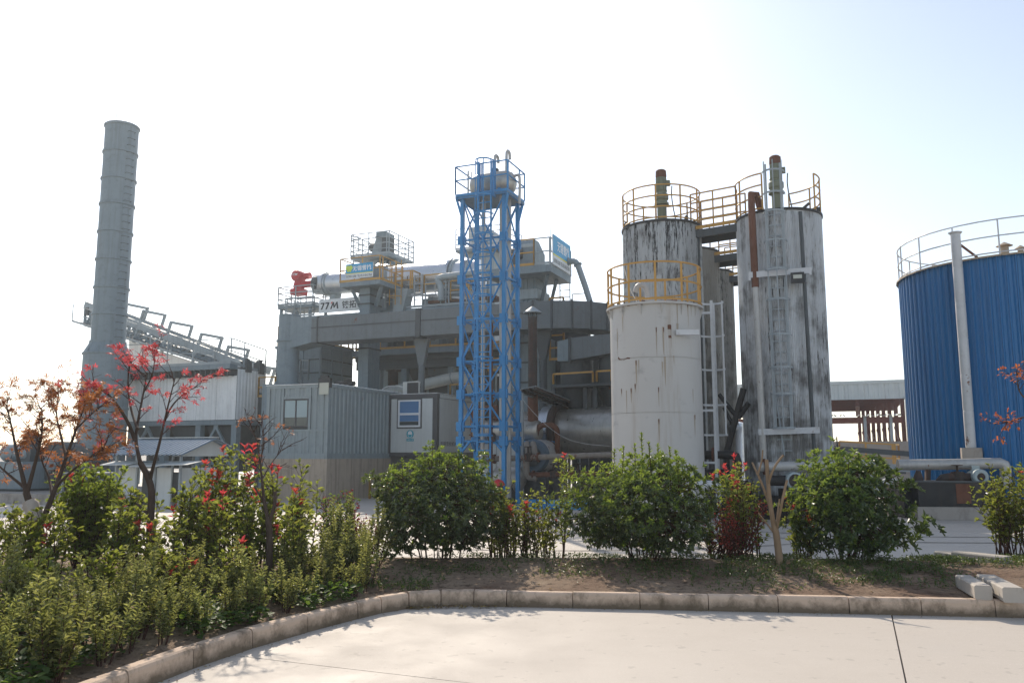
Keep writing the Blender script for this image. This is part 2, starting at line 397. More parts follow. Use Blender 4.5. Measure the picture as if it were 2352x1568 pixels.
M['blue_clad'] = blue_clad()
M['rust_run'] = paint('rust_run_stain', (0.40, 0.335, 0.26), amount=0.2, streak=0.2)
M['dome'] = paint('weathered_roof_sheet', (0.42, 0.33, 0.23), rough=0.6, amount=0.3, streak=0.1, rust=0.1)

def leaf_mat(name, cols, trans=0.35, rough=0.38, tcol=None, spec=0.5):
    t = NT(name)
    geo = t.n.new('ShaderNodeNewGeometry')
    n = len(cols)
    c = t.ramp(geo.outputs['Random Per Island'], [(i / max(1, n - 1), k) for i, k in enumerate(cols)])
    inf = t.n.new('ShaderNodeObjectInfo')
    hs = t.n.new('ShaderNodeHueSaturation'); t.l.new(t.math('ADD', 0.482, t.math('MULTIPLY', t.math('FRACT', t.math('MULTIPLY', inf.outputs['Random'], 7.31)), 0.036)), hs.inputs['Hue'])
    t.l.new(t.math('ADD', 0.75, t.math('MULTIPLY', inf.outputs['Random'], 0.5)), hs.inputs['Value']); t.l.new(c, hs.inputs['Color'])
    c = hs.outputs[0]
    t.done(c, rough, 0, spec)
    tr = t.n.new('ShaderNodeBsdfTranslucent'); mx = t.n.new('ShaderNodeMixShader'); mx.inputs[0].default_value = trans
    t.l.new(t.mix(0.5, c, tcol, 'MIX') if tcol else c, tr.inputs[0])
    t.l.new(t.b.outputs[0], mx.inputs[1]); t.l.new(tr.outputs[0], mx.inputs[2]); t.l.new(mx.outputs[0], t.out.inputs[0])
    return t.m
M['leaf_dark'] = leaf_mat('dark_glossy_leaf', [(0.018, 0.036, 0.014), (0.036, 0.066, 0.022), (0.062, 0.10, 0.030), (0.11, 0.145, 0.042)], 0.32, 0.34, (0.26, 0.34, 0.05), spec=0.75)
M['leaf_lime'] = leaf_mat('lime_green_leaf', [(0.06, 0.12, 0.025), (0.10, 0.18, 0.035), (0.15, 0.24, 0.05), (0.20, 0.26, 0.07)], 0.42, 0.34, (0.40, 0.50, 0.06))
M['leaf_mid'] = leaf_mat('photinia_green_leaf', [(0.035, 0.07, 0.016), (0.08, 0.13, 0.025), (0.14, 0.18, 0.04), (0.22, 0.21, 0.055)], 0.50, 0.33, (0.56, 0.60, 0.07), spec=0.8)
M['leaf_red'] = leaf_mat('red_young_leaf', [(0.28, 0.02, 0.03), (0.42, 0.04, 0.05), (0.42, 0.10, 0.05), (0.30, 0.12, 0.04)], 0.5, 0.35, (0.85, 0.10, 0.09))
M['leaf_vari'] = leaf_mat('pale_edged_leaf', [(0.022, 0.042, 0.018), (0.05, 0.075, 0.03), (0.13, 0.15, 0.06), (0.30, 0.31, 0.12), (0.42, 0.41, 0.16)], 0.48, 0.30, (0.56, 0.57, 0.12))
M['leaf_bright'] = leaf_mat('bright_green_leaf', [(0.06, 0.11, 0.018), (0.11, 0.17, 0.028), (0.18, 0.24, 0.045)], 0.48, 0.35, (0.46, 0.56, 0.06))
M['cover_leaf'] = leaf_mat('low_cover_leaf', [(0.03, 0.075, 0.02), (0.06, 0.12, 0.025), (0.09, 0.16, 0.035)], 0.4, 0.55, (0.28, 0.42, 0.05), spec=0.3)
M['maple_red'] = leaf_mat('crimson_maple_leaf', [(0.22, 0.02, 0.03), (0.40, 0.035, 0.05), (0.50, 0.06, 0.07), (0.36, 0.10, 0.05)], 0.55, 0.5, (0.85, 0.12, 0.12))
M['maple_orange'] = leaf_mat('rusty_orange_maple_leaf', [(0.16, 0.05, 0.022), (0.28, 0.09, 0.03), (0.38, 0.15, 0.045), (0.38, 0.06, 0.045)], 0.5, 0.5, (0.75, 0.27, 0.06))
M['leaf_wine'] = leaf_mat('dark_wine_leaf', [(0.09, 0.015, 0.015), (0.16, 0.025, 0.025), (0.22, 0.05, 0.03), (0.09, 0.05, 0.02)], 0.4, 0.35, (0.5, 0.06, 0.05))
M['weed'] = leaf_mat('weed_leaf', [(0.05, 0.085, 0.02), (0.09, 0.13, 0.03), (0.15, 0.17, 0.05)], 0.35, 0.45, (0.22, 0.30, 0.05))
M['litter'] = leaf_mat('dead_leaf', [(0.09, 0.05, 0.03), (0.18, 0.10, 0.05), (0.34, 0.22, 0.05), (0.25, 0.22, 0.18)], 0.2, 0.7)
def bark_mat(name, c1, c2):
    t = NT(name); t.bump(t.noise(30, t.vec((1, 1, 0.3)), detail=6), 0.5, 0.01)
    return t.done(t.mix(t.noise(12, t.vec((1, 1, 0.4)), detail=6), c1, c2), 0.85, 0, 0.2)
M['bark'] = bark_mat('brown_bark', (0.045, 0.03, 0.022), (0.12, 0.085, 0.065))
M['bark_pale'] = bark_mat('pale_cut_bark', (0.20, 0.13, 0.075), (0.36, 0.26, 0.17))
M['twig'] = bark_mat('thin_twig', (0.05, 0.022, 0.018), (0.10, 0.05, 0.035))
M['burlap'] = bark_mat('burlap_wrap', (0.30, 0.25, 0.20), (0.55, 0.50, 0.44))
# ================================================================ THE SETTING
random.seed(7)
g = MB(); g.add([(-600, -200, -0.03), (600, -200, -0.03), (600, 1200, -0.03), (-600, 1200, -0.03)], [(0, 1, 2, 3)])
ground = struct('ground', g, M['ground'])
J = Vector((3.94, 8.86, 0)); J = J + A * 0.0
k = (Vector((-1.82, 7.1, 0)) - J).dot(B); J = J + B * k       # a crossing of two slab joints
SA, SB, GAP = 7.0, 5.0, 0.014
sm = MB().obox(Vector((0, 0, -0.16)) + A * GAP / 2 + B * GAP / 2, A * (SA - GAP), B * (SB - GAP), Z * 0.16)
slab_me = bpy.data.meshes.new('concrete_slab'); slab_me.from_pydata([tuple(v) for v in sm.v], [], sm.f); slab_me.materials.append(M['slab'])
for i in range(-9, 6):
    for j in range(-2, 12):
        p = J + A * SA * i + B * SB * j
        if p.y < -4 or abs(p.x + 3) > 52: continue
        piece(ground, 'concrete_slab', slab_me, p + Z * (0.004 * random.random() - 0.004))

# the planting bed: kerb path (outer foot of the kerb), then the soil behind it
KP = [Vector(p) for p in [(-3.45, 3.3, 0), (-3.10, 4.7, 0), (-2.78, 6.0, 0), (-2.55, 6.9, 0), (-2.22, 7.75, 0), (-1.80, 8.55, 0), (-1.42, 9.2, 0), (-1.12, 9.50, 0), (-0.78, 9.62, 0), (-0.35, 9.60, 0), (0.41, 9.52, 0), (2.9, 9.24, 0), (5.54, 8.94, 0), (9.6, 8.45, 0)]]
def resample(pts, step):
    out = [pts[0].copy()]; acc = 0
    for i in range(len(pts) - 1):
        p, q = pts[i], pts[i + 1]; L = (q - p).length; d = step - acc
        while d <= L:
            out.append(p.lerp(q, d / L)); d += step
        acc = L - (d - step)
    return out
def smooth_path(pts, it=2):
    for _ in range(it):
        q = [pts[0]]
        for i in range(len(pts) - 1):
            q += [pts[i].lerp(pts[i + 1], .25), pts[i].lerp(pts[i + 1], .75)]
        pts = q + [pts[-1]]
    return pts
KS = smooth_path(KP)
kerb = bpy.data.objects.new('kerb', None); COL.objects.link(kerb); ORG[kerb] = Vector((0, 0, 0)); kerb['kind'] = 'structure'
stones = resample(KS, 0.37)
i = 0; random.seed(3)
while i < len(stones) - 1:
    p = stones[i]
    bend = -1.7 < p.x < -0.2
    n = 1 if bend else 2
    q = stones[min(i + n, len(stones) - 1)]
    d = (q - p).normalized(); nrm = Vector((-d.y, d.x, 0))     # towards the soil
    h = 0.165 + random.uniform(-.006, .006); w = 0.12
    prof = [(0.0, 0.0), (0.008, h - 0.035), (0.018, h - 0.012), (0.036, h), (w, h), (w, -0.05), (0.0, -0.05)]
    pj = p + nrm * random.uniform(-.006, .006); qj = q + nrm * random.uniform(-.006, .006)
    a = pj + d * 0.004; b = qj - d * 0.004
    mb = MB().prism(prof, a, nrm, Z, b - a)
    m = part(kerb, 'kerb_stone', mb, M['kerb'])
    i += n
def seg_dist(p, pts):
    best = 1e9
    for i in range(len(pts) - 1):
        a, b = pts[i], pts[i + 1]; ab = b - a
        t = max(0, min(1, (p - a).dot(ab) / ab.length_squared))
        best = min(best, (p - a - ab * t).length)
    return best
BACK = [Vector(p) for p in [(-15, 4.0, 0), (-15, 13.6, 0), (-6, 13.4, 0), (-1.2, 13.0, 0), (2.4, 12.9, 0), (6.2, 12.6, 0), (9.6, 13.2, 0)]]
def sst(x): x = max(0, min(1, x)); return x * x * (3 - 2 * x)
KSM = resample(KS, 0.5)
def soil_z(x, y):
    p = Vector((x, y, 0))
    dk = seg_dist(p, KSM) - 0.1; db = seg_dist(p, BACK[1:])
    return 0.02 + 0.115 * sst(dk / 0.05) * sst(db / 0.5) + 0.16 * sst(dk / 2.0) * sst(db / 1.6) + 0.03 * noise.noise(Vector((x * 0.9, y * 0.9, 0))) + 0.012 * noise.noise(Vector((x * 4, y * 4, 3)))
NS, NTT = 110, 36
def along(pts, n):
    L = [0]
    for i in range(len(pts) - 1): L.append(L[-1] + (pts[i + 1] - pts[i]).length)
    out = []
    for k in range(n + 1):
        t = L[-1] * k / n
        i = max(j for j in range(len(pts) - 1) if L[j] <= t + 1e-9)
        out.append(pts[i].lerp(pts[i + 1], (t - L[i]) / max(1e-9, L[i + 1] - L[i])))
    return out
kin = []
for p, q in zip(KS[:-1], KS[1:]):
    d = (q - p).normalized(); kin.append(p + Vector((-d.y, d.x, 0)) * 0.10)
ka = along(kin, NS); ba = along(BACK, NS)
mb = MB(); vs = []
for i in range(NS + 1):
    for j in range(NTT + 1):
        p = ka[i].lerp(ba[i], (j / NTT) ** 1.3); vs.append((p.x, p.y, soil_z(p.x, p.y)))
fs = [(i * (NTT + 1) + j, (i + 1) * (NTT + 1) + j, (i + 1) * (NTT + 1) + j + 1, i * (NTT + 1) + j + 1) for i in range(NS) for j in range(NTT)]
mb.add(vs, fs)
soil = struct('planting_bed', mb, M['soil'], smooth=80)

# loose kerb stones at the right end of the bed
def stone(label, c, ax, L, w, h, notch=False):
    ay = Vector((-ax.y, ax.x, 0)); c = Vector(c)
    o = c - ax * L / 2 - ay * w / 2
    b = 0.015
    poly = [(0, b), (b, 0), (w - b, 0), (w, b), (w, h - b), (w - b, h), (b, h), (0, h - b)]
    mb = MB().prism(poly, o, ay, Z, ax * L)
    return single('loose_kerb_stone', mb, M['stone'], label, 'kerb stone', c, 'loose kerb stones at the right end of the bed')
ax = Vector((-0.27, -1.0, 0)).normalized()
stone('pale loose kerb stone lying across the kerb, left of the pair', (5.10, 9.42, 0.165), ax, 0.80, 0.17, 0.15)
stone('pale loose kerb stone lying across the kerb, right of the pair and nearer', (5.33, 9.32, 0.168), ax, 0.98, 0.20, 0.155)
for lab, (u, v, L, rz) in {'half buried loose kerb stone right behind the stacked pair': (2255, 1302, 0.7, 0.15), 'half buried loose kerb stone farthest from the stacked pair': (2212, 1289, 0.8, -0.1)}.items():
    p = G(u, v, 0.2); a2 = Vector((0.45 + rz, -1.0, 0)).normalized()
    stone(lab, (p.x, p.y, soil_z(p.x, p.y) - 0.03), a2, L, 0.2, 0.14)

# ================================================================ LEFT SIDE OF THE PLANT
# ---- chimney
c0 = P(244, 850, 37); cx = Vector((c0.x, c0.y, 0))
def zc(v, p=cx): return PA(p, A, 244, v).z
def zat(p, v):                                   # height at which the upright line through p crosses row v
    m = (784.0 - v) / FPX; Y = p.y; s, c = math.sin(PITCH), math.cos(PITCH)
    return EYE + Y * (m * c + s) / (c - m * s)
ch = thing('chimney', 'tall round grey steel chimney with welded ring bands', 'chimney', cx)
RU, RL = 0.725, 0.985
zt = zat(cx, 290); zk = zat(cx, 787); zl = zat(cx, 814)
part(ch, 'shaft', MB().lathe(cx, [(RU, zk), (RU, zt), (RU - 0.06, zt), (RU - 0.06, zt - 1.0)], 48, cap=False), M['grey'], 40)
part(ch, 'base_drum', MB().lathe(cx, [(RL + .02, 0), (RL, zl)], 48, cap=False), M['grey'], 40)
part(ch, 'cone', MB().lathe(cx, [(RL, zl), (RU + .02, zk)], 48, cap=False), M['grey'], 40)
for v in (294, 354, 415, 473, 536, 599, 663, 724, 787):
    z = zat(cx, v); part(ch, 'ring_band', MB().lathe(cx, [(RU, z - .05), (RU + .05, z - .04), (RU + .05, z + .04), (RU, z + .05)], 48, cap=False), M['grey'], 30)
for v in (814, 873, 938, 1021):
    z = zat(cx, v); part(ch, 'ring_band', MB().lathe(cx, [(RL, z - .05), (RL + .05, z - .04), (RL + .05, z + .04), (RL, z + .05)], 48, cap=False), M['grey'], 30)
for kx in range(12):
    t = 2 * math.pi * kx / 12; d = Vector((math.cos(t), math.sin(t), 0)); tn = Vector((-d.y, d.x, 0))
    part(ch, 'stiffener', MB().hexa([cx + d * (RL + .03) + Z * zl, cx + d * (RU + .04) + Z * (zk - .05), cx + d * (RU + .02) + Z * (zk - .10), cx + d * (RL - .05) + Z * zl], tn * 0.03), M['grey'])
d = (A * 0.985 - B * 0.17).normalized(); tn = Vector((-d.y, d.x, 0)); z = zl + .4
while z < zt - 0.3:
    a = cx + d * RU; part(ch, 'rung', MB().tube([a + tn * .16 + Z * z, a + tn * .16 + d * .13 + Z * z, a - tn * .16 + d * .13 + Z * z, a - tn * .16 + Z * z], .011, 5), M['grey_dark']); z += .33
part(ch, 'lightning_rod', MB().tube([at(cx, zt - .3) - A * .42, at(cx, zat(cx, 236)) - A * .42], .012, 6), M['grey_dark'])
part(ch, 'bracket_plate', MB().box(at(cx, zat(cx, 880)) - A * 1.15, .55, .5, .06), M['grey'])

# ---- inclined conveyor gallery
q0 = P(292, 731, 47)
def cv(u, v, off=0.0): return PA(q0 + B * off, A, u, v)
t0, t1 = cv(196, 700), cv(575, 846)
b0, b1 = cv(196, 744), cv(520, 846)
CW = B * 1.6
cvt = thing('inclined_conveyor', 'grey lattice conveyor bridge sloping up towards the tall chimney', 'conveyor', at(q0, 0))
for off in (Vector(), CW):
    part(cvt, 'top_chord', MB().bar(t0 + off, t1 + off, .16, .42), M['grey_lite'])
    part(cvt, 'bottom_chord', MB().bar(b0 + off, b1 + off, .16, .26), M['grey'])
n = 13
mb = MB()
for i in range(n):
    a = t0.lerp(t1, i / n); b = t0.lerp(t1, (i + 1) / n); c = b0.lerp(b1, i / n); d = b0.lerp(b1, (i + 1) / n)
    for off in (Vector(), CW):
        for p, q in ((a, d), (c, b)):
            part(cvt, 'lattice_brace', MB().bar(p + off, q + off, .09, .12), M['grey'])
        part(cvt, 'lattice_post', MB().bar(a + off, c + off, .10), M['grey'])
mb = MB(); mb.bar(b0 + CW * .5 + Z * .25, b1 + CW * .5 + Z * .25, 1.0, .12)
part(cvt, 'belt', mb, M['rubber'])
part(cvt, 'walkway', MB().hexa([b0 - B * .9, b1 - B * .9, b1 - B * .05, b0 - B * .05], Z * .06), M['rust_dark'])
part(cvt, 'railing', MB().rail([b0 - B * .9, b1 - B * .9], 1.0, 2, .018, 1.6), M['rail_grey'])
part(cvt, 'cladding_panel', MB().hexa([cv(296, 782, .3), cv(490, 846, .3), cv(490, 870, .3), cv(296, 870, .3)], B * .1), M['clad'])
sl = (t1 - t0).normalized(); nrm = (Z - sl * sl.z).normalized()
for (ul, vl) in ((289, 698), (330, 714), (393, 740), (463, 767), (525, 796), (587, 840)):
    top = cv(ul, vl); foot = top - nrm * 1.9 if vl < 830 else top - nrm * .9
    h = thing_part = MB()
    h.bar(foot, top, .13); h.bar(top + CW, top + CW - nrm * 1.5, .13); h.bar(top - B * .06, top + CW + B * .06, .13)
    part(cvt, 'hoop_frame', h, M['grey_lite'])
pl = MB(); a = cv(192, 742); pl.obox(a, A * 1.0, B * 1.8, Z * .08)
part(cvt, 'head_platform', pl, M['grey'])
part(cvt, 'platform_railing', MB().rail([a + A * 1.0, a, a + B * 1.8], 1.0, 3, .02, .8), M['rail_grey'])
mb = MB(); mb.box(cv(202, 724), .25, .3, .45); part(cvt, 'motor', mb, M['grey_dark'])
for u in (330, 470):
    p = cv(u, 800, .6); part(cvt, 'trestle_leg', MB().bar(at(p, 0), p, .3), M['grey'])

# ---- baghouse: white clad box on hoppers and legs
k0 = P(543, 905, 36); kxy = at(k0, 0)
bz0, bz1 = zat(kxy, 963), zat(kxy, 862)
L1 = 6.6; L2 = (PA(kxy, B, 607, 963) - kxy).length; L2 = (at(PA(kxy, B, 607, 963), 0) - kxy).length
bh = thing('baghouse', 'white ribbed sheet filter house standing on grey hopper legs', 'filter house', kxy)
def ribbed(o, d, L, z0, z1, pitch=.22, depth=.035, outn=None):       # a ribbed sheet wall
    d = d.normalized(); outn = outn or d.cross(Z); n = int(L / pitch); mb = MB(); pts = []
    for i in range(n):
        s = i * L / n; w = L / n
        pts += [(s, 0), (s + w * .30, 0), (s + w * .42, depth), (s + w * .75, depth), (s + w * .87, 0)]
    pts.append((L, 0)); vs = []
    for (s, q) in pts:
        p = o + d * s + outn * q; vs += [at(p, z0), at(p, z1)]
    return mb.add(vs, [(2 * i, 2 * i + 2, 2 * i + 3, 2 * i + 1) for i in range(len(pts) - 1)])
core = MB().obox(at(kxy, bz0) - A * (L1 - .05) + B * .05, A * (L1 - .1), B * (L2 - .1), Z * (bz1 + .35 - bz0))
part(bh, 'box_core', core, M['grey_dark'])
nsh = 6
for i in range(nsh):
    part(bh, 'cladding_sheet', ribbed(kxy - A * (L1 - L1 / nsh * i), A, L1 / nsh - .012, bz0, bz1, .16, .012), M['clad'])
for i in range(3):
    part(bh, 'cladding_sheet', ribbed(kxy + B * (L2 / 3 * i + .01), B, L2 / 3 - .012, bz0, bz1 + .3, .16, .012), M['clad'])
part(bh, 'roof_beam', MB().obox(at(kxy, zat(kxy, 848)) - A * (L1 + .2) - B * .5, A * (L1 + .2), B * .5, Z * .22), M['grey'])
part(bh, 'roof_deck', MB().obox(at(kxy, zat(kxy, 849)) - A * (L1 + .2), A * (L1 + .1), B * L2, Z * .12), M['grey_dark'])
for i in range(22):
    p = at(kxy, bz1 - .02) - A * (.2 + i * .3) - B * .45
    part(bh, 'eave_bracket', MB().obox(p, A * .06, B * .4, Z * .34), M['grey_dark'])
zr = zat(kxy, 848) + .22
part(bh, 'roof_railing', MB().rail([at(kxy, zr) - A * L1 - B * .45, at(kxy, zr) - B * .45, at(kxy, zr - .35) + B * L2 - A * .05 + Z * .1], 1.1, 2, .02, 1.6), M['rail_grey'])
part(bh, 'floor_beam', MB().obox(at(kxy, bz0 - .22) - A * L1 - B * .03, A * (L1 + .05), B * .2, Z * .2), M['grey'])
part(bh, 'floor_beam', MB().obox(at(kxy, bz0 - .22) + B * .2 - A * .15, A * .2, B * (L2 - .2), Z * .2), M['grey'])
for s in (.1, 2.1, 4.1, 6.1):
    part(bh, 'leg', MB().obox(kxy - A * (s + .1), A * .28, B * .28, Z * (bz0 - .22)), M['grey'])
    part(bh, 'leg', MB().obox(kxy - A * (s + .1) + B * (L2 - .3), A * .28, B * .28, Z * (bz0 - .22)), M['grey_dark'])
for s in (.1, 4.1):
    a = at(kxy, bz0 - .3) - A * (s + 1.0)
    for e in (-.95, .95):
        part(bh, 'brace', MB().bar(a + B * .1, a + A * e - Z * 1.45 + B * .1, .11), M['grey'])
    part(bh, 'gusset_plate', MB().obox(a - A * .12 + B * .04 - Z * .12, A * .24, B * .03, Z * .3), M['grey'])
part(bh, 'tie_beam', MB().obox(at(kxy, bz0 - 1.95) - A * L1 + B * .05, A * L1, B * .15, Z * .16), M['grey'])
for i in range(3):
    o = at(kxy, bz0 - .25) - A * (2.1 * (i + 1) - .15) + B * .35; w, dd, hh = 1.85, L2 - .6, 1.9
    top = [o, o + A * w, o + A * w + B * dd, o + B * dd]; c = o + A * w / 2 + B * dd / 2 - Z * hh
    bot = [c - A * .15 - B * .15, c + A * .15 - B * .15, c + A * .15 + B * .15, c - A * .15 + B * .15]
    part(bh, 'hopper', MB().add(bot + top, [(3, 2, 1, 0), (4, 5, 6, 7), (0, 1, 5, 4), (1, 2, 6, 5), (2, 3, 7, 6), (3, 0, 4, 7)]), M['grey_dark'])
part(bh, 'dark_backing', MB().obox(at(kxy, 1.0) - A * L1 + B * (L2 - .35), A * L1, B * .05, Z * (bz0 - 1.02)), M['grey_dark'])  # dark sheets added to shut out bright sky gaps under the box
part(bh, 'dark_backing', MB().obox(at(kxy, .9) - A * .4 + B * .4, A * .05, B * (L2 - .8), Z * (bz0 - .95)), M['grey_dark'])
pz = at(kxy, zat(kxy, 908)) + B * (L2 * .72) + A * .05
part(bh, 'side_guard', MB().rail([pz, pz + A * .9, pz + A * .9 + B * 1.0], .9, 2, .03, .9), M['yellow'])
part(bh, 'side_box', MB().obox(at(pz, pz.z - .9), A * .7, B * 1.0, Z * 1.1), M['grey_dark'])
for k in (.35, .8):
    p = at(kxy, zat(kxy, 852)) + B * (L2 * k) - A * .1; part(bh, 'roof_motor', MB().box(p, .35, .35, .5).box(p + Z * .5, .2, .2, .12), M['grey_dark'])

# ---- little shed with a blue-grey ribbed roof
e0 = P(237, 1047, 28.0); e1 = PA(e0, A, 417, 1042)
sh = thing('roofed_shed', 'small white shed under a blue grey ribbed pitched roof', 'shed', at(e0 + A * 1.2, 0))
dv = (at(e1, 0) - at(e0, 0)); Lr = dv.length
run = 1.55; rise = .55
zee = (e0.z + e1.z) / 2
o = at(e0, zee); r0 = o + B * run + Z * rise
def roof_sheet(a, b, up, pitch=.17, dep=.03):
    d = (b - a); L = d.length; d.normalize(); nn = d.cross(up).normalized()
    if nn.z < 0: nn = -nn
    n = int(L / pitch); pts = []
    for i in range(n):
        s = i * L / n; w = L / n; pts += [(s, 0), (s + w * .5, 0), (s + w * .62, dep), (s + w * .85, dep)]
    pts.append((L, 0)); vs = []
    for (s, q) in pts: vs += [a + d * s + nn * q, a + d * s + nn * q + up]
    m = len(vs); base = [v - nn * .02 for v in vs]
    return MB().add(vs, [(2 * i, 2 * i + 2, 2 * i + 3, 2 * i + 1) for i in range(len(pts) - 1)]).add(base, [(2 * i + 1, 2 * i + 3, 2 * i + 2, 2 * i) for i in range(len(pts) - 1)])
for i in range(3):
    part(sh, 'roof_sheet', roof_sheet(o + A * (Lr / 3 * i), o + A * (Lr / 3 * (i + 1) - .01), B * run + Z * rise), M['roof_blue'])
    part(sh, 'roof_sheet', roof_sheet(o + A * (Lr / 3 * i) + B * 2 * run, o + A * (Lr / 3 * (i + 1) - .01) + B * 2 * run, -B * run + Z * rise), M['roof_blue'])
part(sh, 'ridge_cap', MB().bar(r0 + Z * .04, r0 + A * Lr + Z * .04, .22, .03), M['cabin_panel'])
zw = zee - .42
part(sh, 'gable', MB().prism([(0, 0), (2 * run, 0), (run, rise)], o + A * (Lr - .35) - Z * .04, B, Z, A * .05), M['cabin_panel'])
for (s, w) in ((.35, .85), (2.05, .62), (3.35, .6)):
    if s + w < Lr: part(sh, 'wall_panel', MB().obox(at(o, 0) + A * s + B * .35, A * w, B * .06, Z * zw), M['cabin_panel'])
part(sh, 'wall_panel', MB().obox(at(o, 0) + A * .3 + B * (2 * run - .3), A * (Lr - .6), B * .06, Z * (zw - .2)), M['grey_dark'])
part(sh, 'wall_panel', MB().obox(at(o, 0) + A * (Lr - .4) + B * .4, A * .06, B * (2 * run - .8), Z * zw), M['cabin_panel'])
for s in (.3, 1.25, 2.0, Lr - .3):
    for bb in (.3, 2 * run - .3): part(sh, 'post', MB().bar(at(o, 0) + A * s + B * bb, at(o, zee + .1) + A * s + B * bb, .07), M['rail_grey'])
for (s, w, t) in ((.15, 1.25, .05), (1.3, 1.35, .0), (2.7, 1.2, .06)):
    a = at(o, zw + .03 + t) + A * s - B * .25
    part(sh, 'awning_flap', MB().hexa([a, a + A * w + Z * .02, a + A * w + B * .62 + Z * .12, a + B * .62 + Z * .12], Z * .02), M['cabin_panel'])
part(sh, 'door', MB().obox(at(o, 0) + A * 1.28 + B * .5, A * .75, B * .04, Z * (zw - .1)), M['grey_dark'])

# ---- blower plant at the far left: round fan casing, generator box, plinth
kp = G(0, 1158, 0); kk = at(P(60, 1150, 28.5), 0)
single('concrete_plinth', MB().obox(kk - A * 7, A * 10.5, B * 6.5, Z * .34), M['plinth'], 'low concrete plinth under the fan machinery at far left', 'plinth', kk)
fc = P(119, 1060, 31); fan = thing('fan_casing', 'big round dark fan casing on the plinth at far left', 'fan', at(fc, .34))
part(fan, 'casing', MB().lathe(fc, [(.72, 0), (.75, .06), (.75, 1.0), (.72, 1.06)], 36, axis=B), M['grey_dark'], 40)
part(fan, 'inlet_ring', MB().lathe(fc - B * .1, [(.36, 0), (.36, .12)], 24, axis=B), M['grey'], 40)
for s in (-.5, .5): part(fan, 'foot', MB().box(at(fc, .34) + A * s + B * .5, .2, .9, fc.z - .34), M['grey_dark'])
part(fan, 'outlet_duct', MB().obox(at(fc, fc.z - .3) + A * .3 + B * .1, A * 1.6, B * .8, Z * .8), M['grey_dark'])
gp = P(22, 1098, 30.5); gen = thing('generator_box', 'grey machine box with round motor on top, far left edge', 'generator', at(gp, .34))
part(gen, 'casing', MB().obox(at(gp, .42) - A * 1.6, A * 2.2, B * 1.4, Z * .98), M['grey'])
part(gen, 'skid', MB().obox(at(gp, .34) - A * 1.6 + B * .1, A * 2.1, B * 1.2, Z * .08), M['grey_dark'])
part(gen, 'motor', MB().lathe(at(gp, 1.72) - A * 1.2 + B * .7, [(.30, 0), (.33, .05), (.33, 1.3), (.28, 1.4)], 20, axis=A), M['grey'], 40)
part(gen, 'exhaust_box', MB().box(at(gp, 2.0) + B * .7 + A * .1, .45, .4, .42).box(at(gp, 1.4) + B * .7 + A * .1, .6, .5, .6), M['grey_dark'])
tb = at(P(160, 1105, 29), 0); table = thing('steel_bench', 'low grey steel bench frame beside the fan casing', 'bench', at(tb, .34))
part(table, 'top', MB().obox(at(tb, 1.0) - A * .5, A * 2.0, B * .8, Z * .05), M['rail_grey'])
for s in (-.45, 1.4): part(table, 'leg', MB().bar(at(tb, .34) + A * s + B * .1, at(tb, 1.0) + A * s + B * .1, .06), M['rail_grey'])

# ---- grey container on a concrete base
n0 = at(P(752, 1000, 30), 0)
zb = zat(n0, 1047); ztp = zat(n0, 881)
fl = at(PA(n0, A, 611, 960), 0); WF = (n0 - fl).length
LC = 7.6
base = single('container_plinth', MB().obox(fl - A * .02 - B * .02, A * (WF + .04), B * (LC + .04), Z * (zb - .1)), M['base'], 'streaked concrete base block under the grey container', 'plinth', fl)
co = thing('container_office', 'grey ribbed container office with one window and a floodlight', 'container', at(fl, zb - .1))
HB = ztp - zb
part(co, 'floor_rail', MB().obox(at(fl, zb - .1), A * WF, B * LC, Z * .2), M['container'])
part(co, 'body_core', MB().obox(at(fl, zb + .1) + A * .08 + B * .08, A * (WF - .16), B * (LC - .16), Z * (HB - .2)), M['grey_dark'])
for p in (fl, n0 - A * .14, fl + B * (LC - .14), n0 - A * .14 + B * (LC - .14)):
    part(co, 'corner_post', MB().obox(at(p, zb + .1), A * .14, B * .14, Z * (HB - .22)), M['container'])
part(co, 'roof', MB().obox(at(fl, ztp - .12) - A * .01 - B * .01, A * (WF + .02), B * (LC + .02), Z * .12), M['container'])
part(co, 'roof_edge', MB().obox(at(fl, ztp) - A * .03 - B * .05, A * (WF + .02), B * .12, Z * .025), M['clad'])
# front wall round the window opening
wa = PA(n0, A, 652, 917); wb = PA(n0, A, 707, 980)
sA = (at(wa, 0) - fl).length; sB = (at(wb, 0) - fl).length; zWt, zWb = wa.z, wb.z
def corr(o, d, L, z0, z1, n, dep=.045):
    return ribbed(o, d, L, z0, z1, L / n, dep)
ff = fl + B * .05
part(co, 'front_panel', corr(ff + A * .14, A, sA - .14 - .1, zWb - .1, ztp - .12, 2), M['container'])
part(co, 'front_panel', corr(ff + A * (sB + .1), A, WF - .14 - sB - .1, zWb - .1, ztp - .12, 2), M['container'])
part(co, 'front_panel', corr(ff + A * (sA - .1), A, sB - sA + .2, zWt + .1, ztp - .12, 3), M['container'])
part(co, 'front_panel', corr(ff + A * .14, A, WF - .28, zb + .1, zWb - .1, 8), M['container'])
part(co, 'sill_rail', MB().obox(at(fl, zWb - .16) + A * .14 - B * .004, A * (WF - .28), B * .07, Z * .07), M['container'])
win = part(co, 'window', MB().obox(at(fl, zWb) + A * sA - B * .01, A * (sB - sA), B * .03, Z * .05).obox(at(fl, zWt - .05) + A * sA - B * .01, A * (sB - sA), B * .03, Z * .05)
     .obox(at(fl, zWb + .05) + A * sA - B * .01, A * .05, B * .03, Z * (zWt - zWb - .1)).obox(at(fl, zWb + .05) + A * (sB - .05) - B * .01, A * .05, B * .03, Z * (zWt - zWb - .1))
     .obox(at(fl, zWb + .05) + A * ((sA + sB) / 2 - .025) - B * .01, A * .05, B * .03, Z * (zWt - zWb - .1)), M['cabin_frame'])
hw = (sB - sA) / 2
